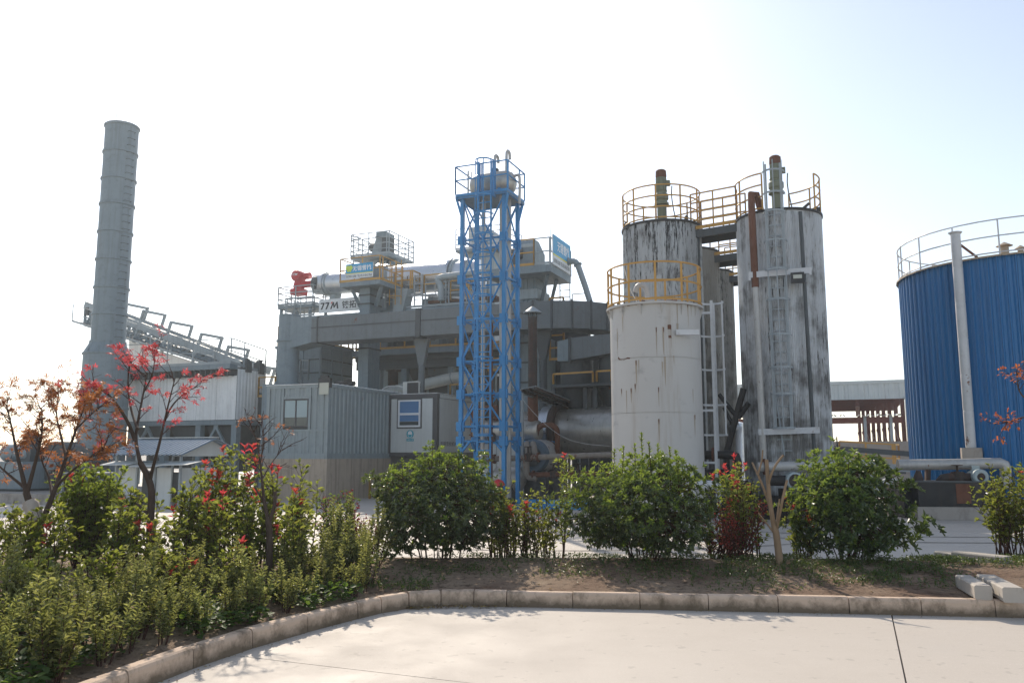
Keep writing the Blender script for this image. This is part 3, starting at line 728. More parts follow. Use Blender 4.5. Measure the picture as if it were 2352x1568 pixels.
for s in (sA + .05, sA + hw + .025):
    part(win, 'pane', MB().obox(at(fl, zWb + .36) + A * s + B * .012, A * (hw - .075), B * .01, Z * (zWt - zWb - .41)), M['pane_pale'])
    part(win, 'pane', MB().obox(at(fl, zWb + .05) + A * s + B * .012, A * (hw - .075), B * .01, Z * .31), M['pane_dark'])
for s, e in ((sA - .1, sA), (sB, sB + .1)):
    part(co, 'window_stile', MB().obox(at(fl, zWb - .09) + A * s - B * .003, A * .09, B * .06, Z * (ztp - .12 - zWb + .09)), M['container'])
part(co, 'window_head', MB().obox(at(fl, zWt + .01) + A * sA - B * .003, A * (sB - sA), B * .06, Z * .09), M['container'])
ns = 4
for i in range(ns):
    part(co, 'side_panel', corr(n0 - A * .05 + B * (.14 + (LC - .28) / ns * i), B, (LC - .28) / ns - .004, zb + .1, ztp - .12, 7), M['container'])
for i in range(22):
    part(co, 'roof_rib', MB().obox(at(n0, ztp + .001) - A * .9 + B * (.15 + i * .335), A * .92, B * .14, Z * .035), M['clad'])
lp = at(n0, ztp - .12) - A * .1 - B * .12
fl1 = thing('floodlight', 'square black floodlight on the corner of the grey container', 'floodlight', lp + B * .1, 'floodlights')
part(fl1, 'housing', MB().obox(lp - A * .28 - Z * .02, A * .5, B * .14, Z * .34).box(lp + Z * .32 - A * .03 + B * .05, .3, .12, .1), M['rubber'])
part(fl1, 'lens', MB().obox(lp - A * .22 - B * .014 - Z * .27, A * .4, B * .03, Z * .42), M['lamp_glass'])
part(fl1, 'bracket', MB().bar(lp + B * .14, lp + B * .3 - Z * .05, .05), M['rubber'])
rp = at(P(676, 880, 32), 0); rp = n0 - A * .95 + B * 1.6
single('roof_motor', MB().obox(at(rp, ztp), A * .9, B * .3, Z * .05).tube([at(rp, ztp + .15) + B * .15, at(rp, ztp + .15) + B * .15 + A * .9], .09, 8).box(at(rp, ztp + .2) + A * .6 + B * .15, .25, .2, .12), M['black'], 'small dark motor unit lying on the container roof', 'motor', at(rp, ztp))
yp = at(n0, 0) + B * 2.2 + A * .45
single('yellow_guard_frame', MB().rail([yp, yp + B * 2.6], .75, 1, .035, 1.3, kick=False), M['yellow'], 'low yellow guard frame standing beside the concrete base', 'guard frame', yp)

# ---- white cabin with dark frame
m0 = at(P(1003, 980, 33.2), 0); zct = zat(m0, 903); zcb = zat(m0, 1048)
ml = at(PA(m0, A, 889, 980), 0); WC = (m0 - ml).length; LCB = 4.2
ca = thing('site_cabin', 'white panel cabin with charcoal frame and blue blind window', 'cabin', ml)
part(ca, 'underframe', MB().obox(ml + A * .1 + B * .1, A * (WC - .2), B * (LCB - .2), Z * zcb), M['cabin_frame'])
part(ca, 'wall_core', MB().obox(at(ml, zcb) + A * .03 + B * .03, A * (WC - .06), B * (LCB - .06), Z * (zct - zcb - .02)), M['cabin_panel'])
def frame_post(p, h=0.16): part(ca, 'corner_post', MB().obox(at(p, zcb + .16), A * .2, B * .2, Z * (zct - zcb - .32)), M['cabin_frame'])
for p in (ml - A * .02 - B * .02, m0 - A * .18 - B * .02, ml - A * .02 + B * (LCB - .18), m0 - A * .18 + B * (LCB - .18)): frame_post(p)
part(ca, 'floor_frame', MB().obox(at(ml, zcb) - A * .03 - B * .03, A * (WC + .06), B * (LCB + .06), Z * .16), M['cabin_frame'])
part(ca, 'roof_frame', MB().obox(at(ml, zct - .18) - A * .03 - B * .03, A * (WC + .06), B * (LCB + .06), Z * .18), M['cabin_frame'])
part(ca, 'roof_trim', MB().obox(at(ml, zct) - A * .04 - B * .04, A * (WC + .08), B * .1, Z * .02).obox(at(m0, zct) - A * .06 + B * .06, A * .1, B * LCB, Z * .02), M['clad'])
part(ca, 'front_panel', MB().obox(at(ml, zcb + .17) + A * .19 - B * .012, A * (WC - .38), B * .03, Z * (zct - zcb - .36)), M['cabin_panel'])
part(ca, 'side_panel', MB().obox(at(m0, zcb + .17) - A * .018 + B * .19, A * .03, B * (LCB - .38), Z * (zct - zcb - .36)), M['cabin_panel'])
part(ca, 'side_trim', MB().obox(at(m0, zct - .17) + A * .0 + B * .2, A * .035, B * (LCB - .4), Z * .15), M['cabin_panel'])
wa = PA(m0, A, 916, 919); wb = PA(m0, A, 966, 980); sA = (at(wa, 0) - ml).length; sB = (at(wb, 0) - ml).length; zt_, zb_ = wa.z, wb.z
fw = MB(); o = at(ml, zb_) + A * (sA - .06) - B * .03; W_ = sB - sA + .12; H_ = zt_ - zb_ + .12; o = o - Z * .06
for (dx, dz, w, h) in ((0, 0, W_, .05), (0, H_ - .05, W_, .05), (0, .05, .05, H_ - .1), (W_ - .05, .05, .05, H_ - .1)): fw.obox(o + A * dx + Z * dz, A * w, B * .03, Z * h)
part(ca, 'window_surround', fw, M['cabin_frame'])
fw = MB(); o = at(ml, zb_) + A * sA - B * .05; W_ = sB - sA; H_ = zt_ - zb_
for (dx, dz, w, h) in ((0, 0, W_, .07), (0, H_ - .06, W_, .06), (0, .07, .07, H_ - .13), (W_ - .07, .07, .07, H_ - .13), (.07, H_ * .44, W_ - .14, .09)): fw.obox(o + A * dx + Z * dz, A * w, B * .05, Z * h)
win = part(ca, 'window', fw, M['window_frame'])
part(win, 'pane', MB().obox(o + A * .07 + Z * (H_ * .44 + .09) + B * .03, A * (W_ - .14), B * .01, Z * (H_ * .56 - .15)), M['pane_blue'])
part(win, 'pane', MB().obox(o + A * .07 + Z * (.07 + .16) + B * .03, A * (W_ - .14), B * .01, Z * (H_ * .44 - .23)), M['pane_blue'])
part(win, 'pane', MB().obox(o + A * .07 + Z * .07 + B * .03, A * (W_ - .14), B * .01, Z * .15), M['pane_dark'])
# teal mask pictogram and its caption strip
sc_ = PA(m0 - B * .016, A, 942, 996.5); rr = .165
sg = part(ca, 'mask_sign', MB().lathe(sc_, [(rr, 0), (rr, .008)], 40, axis=-B), M['teal'])
fc_ = sc_ - B * .0095
dome = [(.10 * math.cos(t), .015 + .115 * math.sin(t)) for t in [R(180 - 12 * i) for i in range(16)]]
part(sg, 'helmet_print', MB().prism(dome + [(.09, -.02), (-.09, -.02)], fc_, A, Z, -B * .004), M['board'])
for s in (-1, 1): part(sg, 'cheek_print', MB().prism([(s * .105, -.03), (s * .09, -.03), (s * .06, -.10), (0, -.125), (0, -.14), (s * .07, -.115)], fc_, A, Z, -B * .004), M['board'])
cs = PA(m0 - B * .016, A, 942, 1010)
cap_plate = part(ca, 'caption_strip', MB().obox(cs - A * .165 - Z * .05, A * .33, -B * .006, Z * .10), M['teal'])
def text(parent, body, o, x, z, h, m, width=None, align='LEFT', off=.004, name='lettering', shear=0.0, bold=0.0):
    cu = bpy.data.curves.new('lettering', 'FONT'); cu.body = body; cu.size = 1.0; cu.align_x = align; cu.shear = shear; cu.offset = bold
    cu.resolution_u = 3
    to = bpy.data.objects.new('lettering_source', cu); COL.objects.link(to)
    bpy.context.view_layer.update()
    me = bpy.data.meshes.new_from_object(to.evaluated_get(bpy.context.evaluated_depsgraph_get()))
    bpy.data.objects.remove(to); bpy.data.curves.remove(cu)
    if len(me.vertices) == 0: return None
    xs = [v.co.x for v in me.vertices]; ys = [v.co.y for v in me.vertices]
    w0, h0 = max(xs) - min(xs), max(ys) - min(ys); sz = h / h0; sx = (width / w0) if width else sz
    nrm = x.cross(z); mn = (min(xs), min(ys)); org = ORG[parent]
    for v in me.vertices:
        q = Vector(o) + x * ((v.co.x - mn[0]) * sx) + z * ((v.co.y - mn[1]) * sz) + nrm * off
        v.co = q - org
    me.name = name; me.materials.clear(); me.materials.append(m)
    ob = bpy.data.objects.new(name, me); COL.objects.link(ob); ob.parent = parent; ORG[ob] = org.copy()
    return ob
text(cap_plate, '必须戴防尘口罩', cs - A * .14 - Z * .03 - B * .006, A, Z, .06, M['board'], width=.28)
dk = at(m0, zcb + .42) + B * .3 + A * .016
text(ca, '无锡雪桃机械', dk, B, Z, .18, M['ink'], width=1.5)
# air conditioner on the cabin roof
acp = PA(m0 + B * .5, A, 925, 902); acp = at(acp, zct); aw = (at(PA(m0 + B * .5, A, 963, 902), 0) - at(acp, 0)).length
ac = thing('air_conditioner', 'cream air conditioner outdoor unit on the white cabin roof', 'air conditioner', acp)
ah = zat(acp, 877) - zct
part(ac, 'casing', MB().obox(acp + Z * .02, A * aw, B * .36, Z * (ah - .02)), M['ac'])
part(ac, 'fan_grille', MB().obox(acp + A * aw * .27 - B * .012 + Z * .06, A * aw * .68, B * .02, Z * (ah - .1)), M['rubber'])
for i in range(7):
    part(ac, 'side_slot', MB().obox(acp + A * (aw - .004) + B * .06 + Z * (.08 + i * (ah - .16) / 7), A * .012, B * .22, Z * .035), M['rubber'])
for s in (.1, aw - .2): part(ac, 'foot', MB().obox(acp + A * s - B * .02, A * .08, B * .4, Z * .02), M['rubber'])
# hoses down the cabin's left side
h0 = PA(m0, A, 901, 886) + B * .3
single('white_hose', MB().tube(smooth_path([at(acp, zct + ah * .6), at(acp, zct + ah * .75) - A * .3, PA(m0, A, 890, 888) - A * .2, PA(m0, A, 872, 915) - B * .2, PA(m0, A, 870, 955) - B * .2, PA(m0, A, 880, 978) - B * .1, PA(m0, A, 889, 977) - B * .02]), .028, 6), M['hose_white'], 'white hose looping from the air conditioner down the cabin edge', 'hose', at(acp, zct), smooth=60)
for lab, us in (('blue cable hanging down beside the grey container wall', (868, 866, 867, 863, 852)), ('blue cable slanting down nearer the white cabin', (886, 880, 872, 866, 862))):
    pts = [PA(m0 - B * .25, A, u, v) for u, v in zip(us, (930, 985, 1040, 1085, 1125))]
    single('hanging_cable', MB().tube(smooth_path(pts), .018, 5), M['hose_blue'], lab, 'cable', pts[-1], 'blue cables between container and cabin', smooth=60)
single('sleeved_cable', MB().tube(smooth_path([PA(m0 - B * .3, A, 861, 905), PA(m0 - B * .3, A, 867, 925), PA(m0 - B * .3, A, 868, 955)]), .035, 6), M['hose_white'], 'short white sleeved cable leaving the grey container side', 'cable', PA(m0, A, 861, 905), smooth=60)
single('meter_box', MB().box(at(m0, .3) - A * 2.75 - B * .2, .5, .3, .75), M['clad'], 'pale meter box low between container base and cabin', 'meter box', at(m0, .0) - A * 2.75)
# ================================================================ THE MIXING PLANT
def plat(parent, c, wa, wb, rail_m, th=.14, h=1.1, name='platform', n=2, skip=None, brackets=True):   # c: near left corner of the deck
    part(parent, name, MB().obox(c - Z * th, A * wa, B * wb, Z * th), M['grey'])
    loop = [c, c + A * wa, c + A * wa + B * wb, c + B * wb, c]
    part(parent, 'railing', MB().rail(loop, h, n, .022, 1.1), rail_m)
# ---- exhaust gas duct: upright round pipe, long box duct, bend to the back
d0 = P(715, 757, 35.6); dxy = at(d0, 0)
dz0, dz1 = zat(dxy, 786), zat(dxy, 730)
g0 = P(662, 830, 36.4); gxy = at(g0, 0)
gd = thing('gas_duct', 'long grey box duct with round upright pipe at its left end', 'duct', gxy)
zc_ = zat(gxy, 724); zr_ = zat(gxy, 784)
part(gd, 'upright_pipe', MB().lathe(gxy, [(.47, 1.7), (.47, zc_)], 36), M['grey'], 40)
for v in (784, 880): part(gd, 'flange', MB().lathe(at(gxy, zat(gxy, v)), [(.47, -.04), (.55, -.04), (.55, .04), (.47, .04)], 36, cap=False), M['grey'], 30)
part(gd, 'foot_box', MB().box(at(gxy, 0), 1.5, 1.5, zat(gxy, 884)), M['grey'])
DW = 1.25
def duct_seg(a, b, z0, z1, za=None, zb=None, w=DW, m='duct', name='duct_section', ext=0.0):
    d = (b - a).normalized(); nrm = Vector((-d.y, d.x, 0)); b = b - d * .012
    q = [at(a, z0), at(b, z0 if za is None else za), at(b, z1 if zb is None else zb), at(a, z1)]
    return part(gd, name, MB().hexa(q, nrm * w), M[m])
w0 = at(gxy, 0) + A * .3 - B * .35
part(gd, 'duct_transition', MB().hexa([at(w0, zat(w0, 800)), at(dxy, dz0), at(dxy, dz1), at(w0, zat(w0, 726))], B * 1.0), M['grey'])
us = [715, 955, 966, 1058, 1150, 1222]
pts = [at(PA(d0, A, u, 740), 0) for u in us]
for i in range(len(pts) - 1):
    if us[i] == 955: continue
    duct_seg(pts[i], pts[i + 1], dz0, dz1)
part(gd, 'expansion_joint', MB().hexa([at(pts[1], dz0 - .05) - B * .05, at(pts[2], dz0 - .05) - B * .05, at(pts[2], dz1 + .05) - B * .05, at(pts[1], dz1 + .05) - B * .05], B * (DW + .1)), M['grey_dark'])
for u in (728, 1060, 1222):
    p = at(PA(d0, A, u, 740), 0); part(gd, 'duct_flange', MB().obox(at(p, dz0 - .05) - B * .04, A * .06, B * (DW + .08), Z * (dz1 - dz0 + .1)), M['grey_dark'])
part(gd, 'seam_strip', MB().obox(at(dxy, dz0 + (dz1 - dz0) * .56) - B * .018, A * ((pts[-1] - pts[0]).length), B * .02, Z * .05), M['grey_dark'])
# bend: outer wall swings from A round to B
cen = pts[-1] + B * 3.0; Ro = 3.0; Ri = Ro - DW; nb = 6; angs = [R(90.0 * i / nb) for i in range(nb + 1)]
def ring_pt(r, t): return cen + (-B * math.cos(t) + A * math.sin(t)) * r
for i in range(nb):
    a, b = ring_pt(Ro, angs[i]), ring_pt(Ro, angs[i + 1]); c, d = ring_pt(Ri, angs[i]), ring_pt(Ri, angs[i + 1])
    vs = [at(a, dz0), at(b, dz0), at(d, dz0), at(c, dz0), at(a, dz1), at(b, dz1), at(d, dz1), at(c, dz1)]
    part(gd, 'bend_section', MB().add(vs, [(3, 2, 1, 0), (4, 5, 6, 7), (0, 1, 5, 4), (1, 2, 6, 5), (2, 3, 7, 6), (3, 0, 4, 7)]), M['duct'])
    nn = (a - cen).normalized()
    part(gd, 'bend_rib', MB().bar(at(b, dz0 - .05) + nn * .02, at(b, dz1 + .05) + nn * .02, .07), M['grey_dark'])
e0 = ring_pt(Ro, R(90)); e1 = e0 + B * 2.6
duct_seg(e0, e1, dz0, dz1, m='grey_lite')  # sunlit run: the sun's brightness is put into a paler paint
e2 = e1 + B * .1
part(gd, 'end_flange', MB().obox(at(e1, dz0 - .06) - A * (DW + .06), A * (DW + .12), B * .08, Z * (dz1 - dz0 + .12)), M['grey_dark'])
duct_seg(e2, e2 + B * 2.2, dz0 + .1, dz1 - .1, m='rust', name='duct_section')
for u, vb in ((967, 905), (1108, 905), (1246, 905)):
    p = at(PA(d0 + B * .6, A, u, 770), 0)
    part(gd, 'support_strut', MB().hexa([at(p, dz0) - A * .35, at(p, dz0) + A * .35, at(p, dz0 - 1.15) + A * .12, at(p, dz0 - 1.15) - A * .12], B * .2).tube([at(p, 0) + B * .1, at(p, dz0 - 1.15) + B * .1], .14, 10), M['grey_dark' if u > 1000 else 'duct'])

# ---- drying drum on top, burner
dr0 = P(727, 654, 41); dr1 = PA(dr0, A, 1105, 631)
dd = (dr1 - dr0).normalized(); Ld = (dr1 - dr0).length
dm = thing('recycling_drum', 'long bright silver drum lying on the plant top behind the blue tower', 'drum', at(dr0, dr0.z - 1))
s1 = Ld * .36
part(dm, 'small_shell', MB().lathe(dr0, [(.44, -.02), (.52, .02), (.52, s1)], 48, axis=dd), M['silver'], 40)
part(dm, 'main_shell', MB().lathe(dr0, [(.52, s1), (.70, s1 + .35), (.70, Ld)], 48, axis=dd), M['silver'], 40)
for s, r in ((.55, .60), (s1 + .45, .84), (s1 + .85, .80), (Ld - 1.5, .86), (Ld - .7, .80)):
    part(dm, 'ring', MB().lathe(dr0 + dd * s, [(r - .2, -.02), (r, 0), (r, .13), (r - .2, .15)], 48, axis=dd, cap=False), M['silver'], 30)
    part(dm, 'ring', MB().lathe(dr0 + dd * (s + .22), [(r - .2, -.02), (r - .04, 0), (r - .04, .06), (r - .2, .08)], 48, axis=dd, cap=False), M['grey_lite'], 30)
for s in (.9, 2.6):
    p = dr0 + dd * s; part(dm, 'saddle', MB().hexa([at(p, p.z - 1.15) - A * .2, at(p, p.z - 1.15) + A * .12, at(p, p.z - .35) + A * .3, at(p, p.z - .35) - A * .02], B * .5), M['grey_lite'])
bn = thing('burner', 'red burner fan with white lettering at the left end of the drum', 'burner', at(dr0, dr0.z - 1) - A * 1.0)
bc = PA(dr0, A, 696, 638) - B * .3
part(bn, 'fan_casing', MB().lathe(bc - B * .35, [(.05, -.04), (.24, -.02), (.29, .06), (.29, .55), (.24, .62)], 32, axis=B), M['red'], 40)
part(bn, 'fan_neck', MB().lathe(at(bc, bc.z - .85), [(.28, 0), (.28, .45), (.22, .65)], 24), M['red'], 40)
part(bn, 'burner_body', MB().box(at(bc, bc.z - .95), .62, .6, .3).lathe(at(bc, dr0.z), [(.17, .2), (.17, .95)], 20, axis=A), M['red'], 40)
part(bn, 'motor', MB().lathe(bc + A * .25, [(.15, 0), (.17, .1), (.17, .4)], 20, axis=A), M['red'], 40)
part(bn, 'nozzle', MB().lathe(at(bc, dr0.z) + A * .95, [(.34, 0), (.34, .2), (.18, .35)], 20, axis=A), M['grey_dark'], 40)
text(bn, 'TTM', bc - B * .40 - A * .19 - Z * .02, A, Z, .11, M['letter_white'], width=.38, shear=.3, bold=.02)
bp = at(dr0, dr0.z - 1.1) - A * 1.75 - B * .75
bd = thing('burner_stand', 'grey steel stand with railing carrying the red burner', 'platform', bp)
plat(bd, bp, 2.1, 1.6, M['rail_grey'], .16, .95, n=3)
for a_, b_ in ((.15, .1), (1.9, .1), (.15, 1.4), (1.9, 1.4)): part(bd, 'leg', MB().bar(bp + A * a_ + B * b_ - Z * .16, bp + A * a_ + B * b_ - Z * 1.9, .12), M['grey'])
part(bd, 'brace', MB().bar(bp + A * .15 + B * .1 - Z * 1.6, bp + A * 1.0 + B * .1 - Z * .2, .08), M['grey']); part(bd, 'brace', MB().bar(bp + A * 1.0 + B * .1 - Z * .2, bp + A * 1.9 + B * .1 - Z * 1.6, .08), M['grey'])

# ---- deck that carries the drum, with the long white board
k0_ = PA(dr0 - B * 1.5, A, 655, 724)
dk_ = thing('upper_deck', 'grey upper steel deck with railings carrying the silver drum', 'deck', at(k0_, k0_.z - .3))
Lk = (at(PA(k0_, A, 1120, 700), 0) - at(k0_, 0)).length
part(dk_, 'deck_plate', MB().obox(k0_ - Z * .25, A * Lk, B * 4.0, Z * .12), M['grey'])
for b_ in (0, 2, 3.8): part(dk_, 'deck_beam', MB().obox(k0_ - Z * .6 + B * b_, A * Lk, B * .15, Z * .34), M['grey_dark'])
part(dk_, 'railing', MB().rail([k0_ - Z * .12 + B * 1.5, k0_ - Z * .12, k0_ - Z * .12 + A * 1.7], .95, 3, .02, .8), M['rail_grey'])
part(dk_, 'railing', MB().rail([k0_ - Z * .12 + A * (Lk * .62), k0_ - Z * .12 + A * Lk], 1.1, 2, .025, 1.0), M['rail_grey'])
wk = PA(dr0 - B * 1.1, A, 900, 684)
part(dk_, 'drum_walkway', MB().obox(PA(dr0 - B * 1.3, A, 983, 692) - Z * .1, A * 3.4, B * .9, Z * .12), M['rust'])
part(dk_, 'drum_railing', MB().rail([PA(dr0 - B * 1.35, A, 935, 678), PA(dr0 - B * 1.35, A, 1100, 690)], .9, 3, .02, .7), M['rail_white'])
for u, v in ((886, 668), (952, 676), (1012, 690)):
    p = PA(dr0 - B * 1.5, A, u, v); q = at(p, k0_.z)
    part(dk_, 'ladder', MB().bar(q, p + Z * .9, .05).bar(q + A * .42, p + A * .42 + Z * .9, .05), M['rail_grey'])
    for i in range(5): part(dk_, 'ladder_rung', MB().bar(q + Z * (.25 + .28 * i), q + A * .42 + Z * (.25 + .28 * i), .03), M['rail_grey'])
    part(dk_, 'yellow_railing', MB().rail([p + A * .5, p + A * 1.4, p + A * 1.4 + B * .7], .85, 2, .028, .9, kick=False), M['yellow'])
for i, (u, v, w, h) in enumerate(((918, 710, .8, 1.0), (990, 716, .55, .5), (1050, 712, 1.2, .9), (862, 716, .6, .8))):
    p = PA(dr0 - B * .6, A, u, v); part(dk_, 'gearbox', MB().box(at(p, k0_.z - .13), w, .8, h).box(at(p, k0_.z - .13 + h) + A * .1, w * .5, .5, .25), M['grey'])
ch0 = PA(dr0 - B * 1.7, A, 905, 716); c1 = PA(dr0 - B * 1.7, A, 926, 662)
part(dk_, 'feed_chute', MB().hexa([PA(dr0 - B * 1.7, A, 902, 716), PA(dr0 - B * 1.7, A, 924, 716), PA(dr0 - B * 1.7, A, 937, 663), PA(dr0 - B * 1.7, A, 909, 663)], B * .6), M['grey_lite'])
tp = [PA(dr0 - B * 1.6, A, u, v) for u, v in ((1014, 690), (1012, 655), (1004, 643), (1012, 636), (1050, 632), (1120, 622))]
part(dk_, 'bent_pipe', MB().tube(smooth_path(tp), .15, 10), M['grey_lite'], 50)
bo = PA(dr0 - B * 1.62, A, 732, 719)
tL, tR = PA(bo, A, 732, 689), PA(bo, A, 860, 677); bR = PA(bo, A, 860, 709)
sgn = thing('lettered_board', 'long white board with dark TTM lettering and Chinese characters', 'sign', bo)
hB = tL.z - bo.z; wB = (at(tR, 0) - at(bo, 0)).length
part(sgn, 'board', MB().obox(bo, A * wB, B * .06, Z * hB), M['board'])
def glyph(poly, x, m, h=hB * .52): part(sgn, 'lettering', MB().prism([(x + px * h, hB * .24 + py * h) for px, py in poly], bo - B * .002, A, Z, -B * .008), m)
T7 = [(.0, .82), (.04, 1.0), (.72, 1.0), (.66, .80), (.30, .0), (.06, .0), (.42, .82)]
glyph(T7, hB * .15, M['ink']); glyph(T7, hB * .57, M['ink'])
glyph([(.0, .0), (.40, .98), (.62, .98), (.24, .0)], hB * 1.02, M['ink'])
glyph([(.40, .98), (.62, .98), (.72, .45), (1.02, .98), (1.25, .98), (1.38, .0), (1.14, .0), (1.06, .62), (.74, .16), (.58, .16), (.47, .62)], hB * 1.02, M['ink'])
glyph([(.10, .78), (.28, 1.06), (.42, 1.06), (.30, .78)], hB * 1.0, M['ink_red'])
text(sgn, '铁拓', bo + A * hB * 2.05 + Z * hB * .22 - B * .002, A, Z, hB * .56, M['ink'], width=hB * 1.25, bold=.015)

# ---- bucket elevators
def elevator(name, label, u0, u1, v0, Y, depth, zbot):
    p = at(P(u0, v0, Y), 0); q = at(PA(p, A, u1, v0), 0); t = thing(name, label, 'bucket elevator', p)
    w = (q - p).length; return t, p, w
# one: the column with the blue sign board
e1p = at(P(826, 690, 36.9), 0); e1w = (at(PA(e1p, A, 849, 690), 0) - e1p).length
el = thing('bucket_elevator', 'grey box elevator column below the blue sign platform', 'elevator', e1p)
z1t = zat(e1p, 648)
part(el, 'casing', MB().obox(e1p, A * e1w, B * .95, Z * z1t), M['grey'])
for v in (680, 700, 802): part(el, 'casing_flange', MB().obox(at(e1p, zat(e1p, v)) - A * .05 - B * .05, A * (e1w + .1), B * 1.05, Z * .06), M['grey_dark'])
pf = PA(e1p - B * .5, A, 781, 650); w_ = (at(PA(pf, A, 872, 640), 0) - at(pf, 0)).length
plat(el, pf, w_, 2.0, M['yellow'], .2, 1.1)
for s in (-.25, e1w + .05): part(el, 'bracket', MB().bar(at(e1p, z1t - 1.1) + A * (s + .1) + B * .3, at(e1p, z1t - .15) + A * (s * 2.0) + B * .0, .14), M['grey'])
part(el, 'casing_head', MB().obox(at(e1p, z1t), A * e1w, B * .95, Z * .8), M['grey'])
cage = at(pf, 0) + A * (w_ + .1) + B * 1.2
part(el, 'ladder_cage', MB().lathe(at(cage, pf.z - .6), [(.3, 0), (.3, .04)], 14, cap=False).lathe(at(cage, pf.z + .6), [(.3, 0), (.3, .04)], 14, cap=False).tube([at(cage, k0_.z), at(cage, pf.z + 1.1)], .025, 5).tube([at(cage, k0_.z) + A * .3, at(cage, pf.z + 1.1) + A * .3], .02, 5).tube([at(cage, k0_.z) - A * .3, at(cage, pf.z + 1.1) - A * .3], .02, 5), M['yellow'])
s0 = PA(pf - B * .06, A, 794, 641); sT = PA(pf - B * .06, A, 794, 608); sR = PA(pf - B * .06, A, 856, 635)
bs = thing('blue_sign', 'blue and white company sign board on the elevator platform railing', 'sign', s0)
sw, shh = (at(sR, 0) - at(s0, 0)).length, sT.z - s0.z
part(bs, 'board', MB().obox(s0, A * sw, B * .04, Z * shh), M['board'])
part(bs, 'blue_field', MB().obox(s0 + Z * shh * .36, A * sw, -B * .006, Z * shh * .64), M['sign_blue'])
part(bs, 'yellow_line', MB().obox(s0 + Z * shh * .31, A * sw, -B * .006, Z * shh * .05), M['sign_yellow'])
text(bs, '无锡雪桃', s0 + A * sw * .25 + Z * shh * .50 - B * .006, A, Z, shh * .36, M['letter_white'], width=sw * .70, bold=.02)
text(bs, 'ISO9001:2008  TEL:0510-85627868', s0 + A * sw * .02 + Z * shh * .07, A, Z, shh * .17, M['ink'], width=sw * .95)
lo = s0 - B * .006 + A * sw * .125 + Z * shh * .70
part(bs, 'emblem', MB().lathe(lo - A * .075 + Z * .03, [(.11, 0), (.11, .006)], 20, axis=-B).lathe(lo + A * .075 + Z * .03 - B * .003, [(.11, 0), (.11, .006)], 20, axis=-B).lathe(lo - Z * .10 - A * .05, [(.06, 0), (.06, .006)], 14, axis=-B).lathe(lo - Z * .10 + A * .06, [(.06, 0), (.06, .006)], 14, axis=-B), M['sign_green'])
# two: the elevator head that stands up behind the drum
e2p = at(P(863, 590, 43), 0)
e2 = thing('bucket_elevator', 'grey elevator head standing highest behind the silver drum', 'elevator', e2p)
def E2(u, v): return PA(e2p, A, u, v)
zt2 = zat(e2p, 531)
part(e2, 'casing', MB().obox(at(e2p, 0) + A * .1, A * .55, B * .9, Z * zat(e2p, 600)).obox(at(e2p, 0) + A * .75 + B * .1, A * .5, B * .7, Z * zat(e2p, 600)), M['grey'])
part(e2, 'head_box', MB().hexa([E2(862, 572), E2(886, 590), E2(886, 531), E2(864, 533)], B * .9), M['grey'])
part(e2, 'head_flange', MB().bar(E2(863, 545) - B * .03, E2(886, 545) - B * .03, .08, .06), M['grey_dark'])
part(e2, 'discharge_chute', MB().hexa([E2(846, 610), E2(866, 610), E2(878, 566), E2(858, 566)], B * .8).hexa([E2(858, 566), E2(878, 566), E2(880, 540), E2(864, 545)], B * .8), M['grey_lite'])
part(e2, 'chute_label', MB().hexa([E2(855, 585) - B * .012, E2(862, 584) - B * .012, E2(864, 579) - B * .012, E2(857, 580) - B * .012], -B * .005), M['teal'])
p2 = E2(820, 596) - B * .6; w2 = (at(PA(p2, A, 893, 590), 0) - at(p2, 0)).length
plat(e2, p2, w2, 2.6, M['rail_grey'], .14, 1.2, n=4)
part(e2, 'drive_motor', MB().lathe(E2(842, 566) + B * .4, [(.18, 0), (.22, .05), (.22, .7), (.16, .75)], 16, axis=A).box(E2(886, 588) + B * .2, .45, .5, 1.0), M['grey_dark'])
part(e2, 'ladder_cage', MB().tube([E2(831, 620) - B * .8, E2(831, 556) - B * .8], .03, 5).tube([E2(842, 585) - B * .8, E2(842, 556) - B * .8], .03, 5).lathe(E2(836, 607) - B * .8, [(.28, 0), (.28, .05)], 14, cap=False).lathe(E2(836, 556) - B * .8, [(.28, 0), (.28, .05)], 14, cap=False), M['rail_grey'])
# three: the elevator at the right with its head house
e3p = at(P(1172, 650, 34.2), 0); e3w = (at(PA(e3p, A, 1231, 650), 0) - e3p).length
e3 = thing('bucket_elevator', 'grey elevator tower with head house right of the blue tower', 'elevator', e3p)
z3 = zat(e3p, 614)
part(e3, 'casing', MB().obox(e3p, A * e3w, B * 1.3, Z * z3), M['grey'])
for s in (.45, .62, .85): part(e3, 'casing_rib', MB().obox(at(e3p, 0) + A * e3w * s - B * .04, A * .07, B * .05, Z * z3), M['grey'])
part(e3, 'skirt', MB().obox(at(e3p, zat(e3p, 690)) - A * .1 - B * .1, A * (e3w + .2), B * 1.5, Z * .4), M['grey_lite'])
f3 = PA(e3p - B * 1.0, A, 1112, 631); f3b = PA(f3, A, 1264, 606); w3 = (at(f3b, 0) - at(f3, 0)).length; f3 = at(f3, f3b.z)
part(e3, 'platform', MB().obox(f3 - Z * .3, A * w3, B * 2.6, Z * .3), M['grey'])
part(e3, 'railing', MB().rail([f3 + A * w3 * .25, f3 + A * (w3 - .7)], 1.1, 2, .028, 1.3), M['yellow'])
part(e3, 'railing', MB().rail([f3 + A * (w3 - .68), f3 + A * w3, f3 + A * w3 + B * 2.6], 1.1, 2, .024, .7), M['rail_grey'])
for b_ in (.5, 1.6): part(e3, 'bracket', MB().bar(at(e3p, z3 - 1.6) + A * (e3w + .02) + B * b_, f3 + A * (w3 - .3) + B * b_ - Z * .3, .12), M['grey'])
o3 = at(PA(e3p, A, 1191, 610), z3); hw3 = (at(PA(e3p, A, 1228, 600), 0) - at(o3, 0)).length
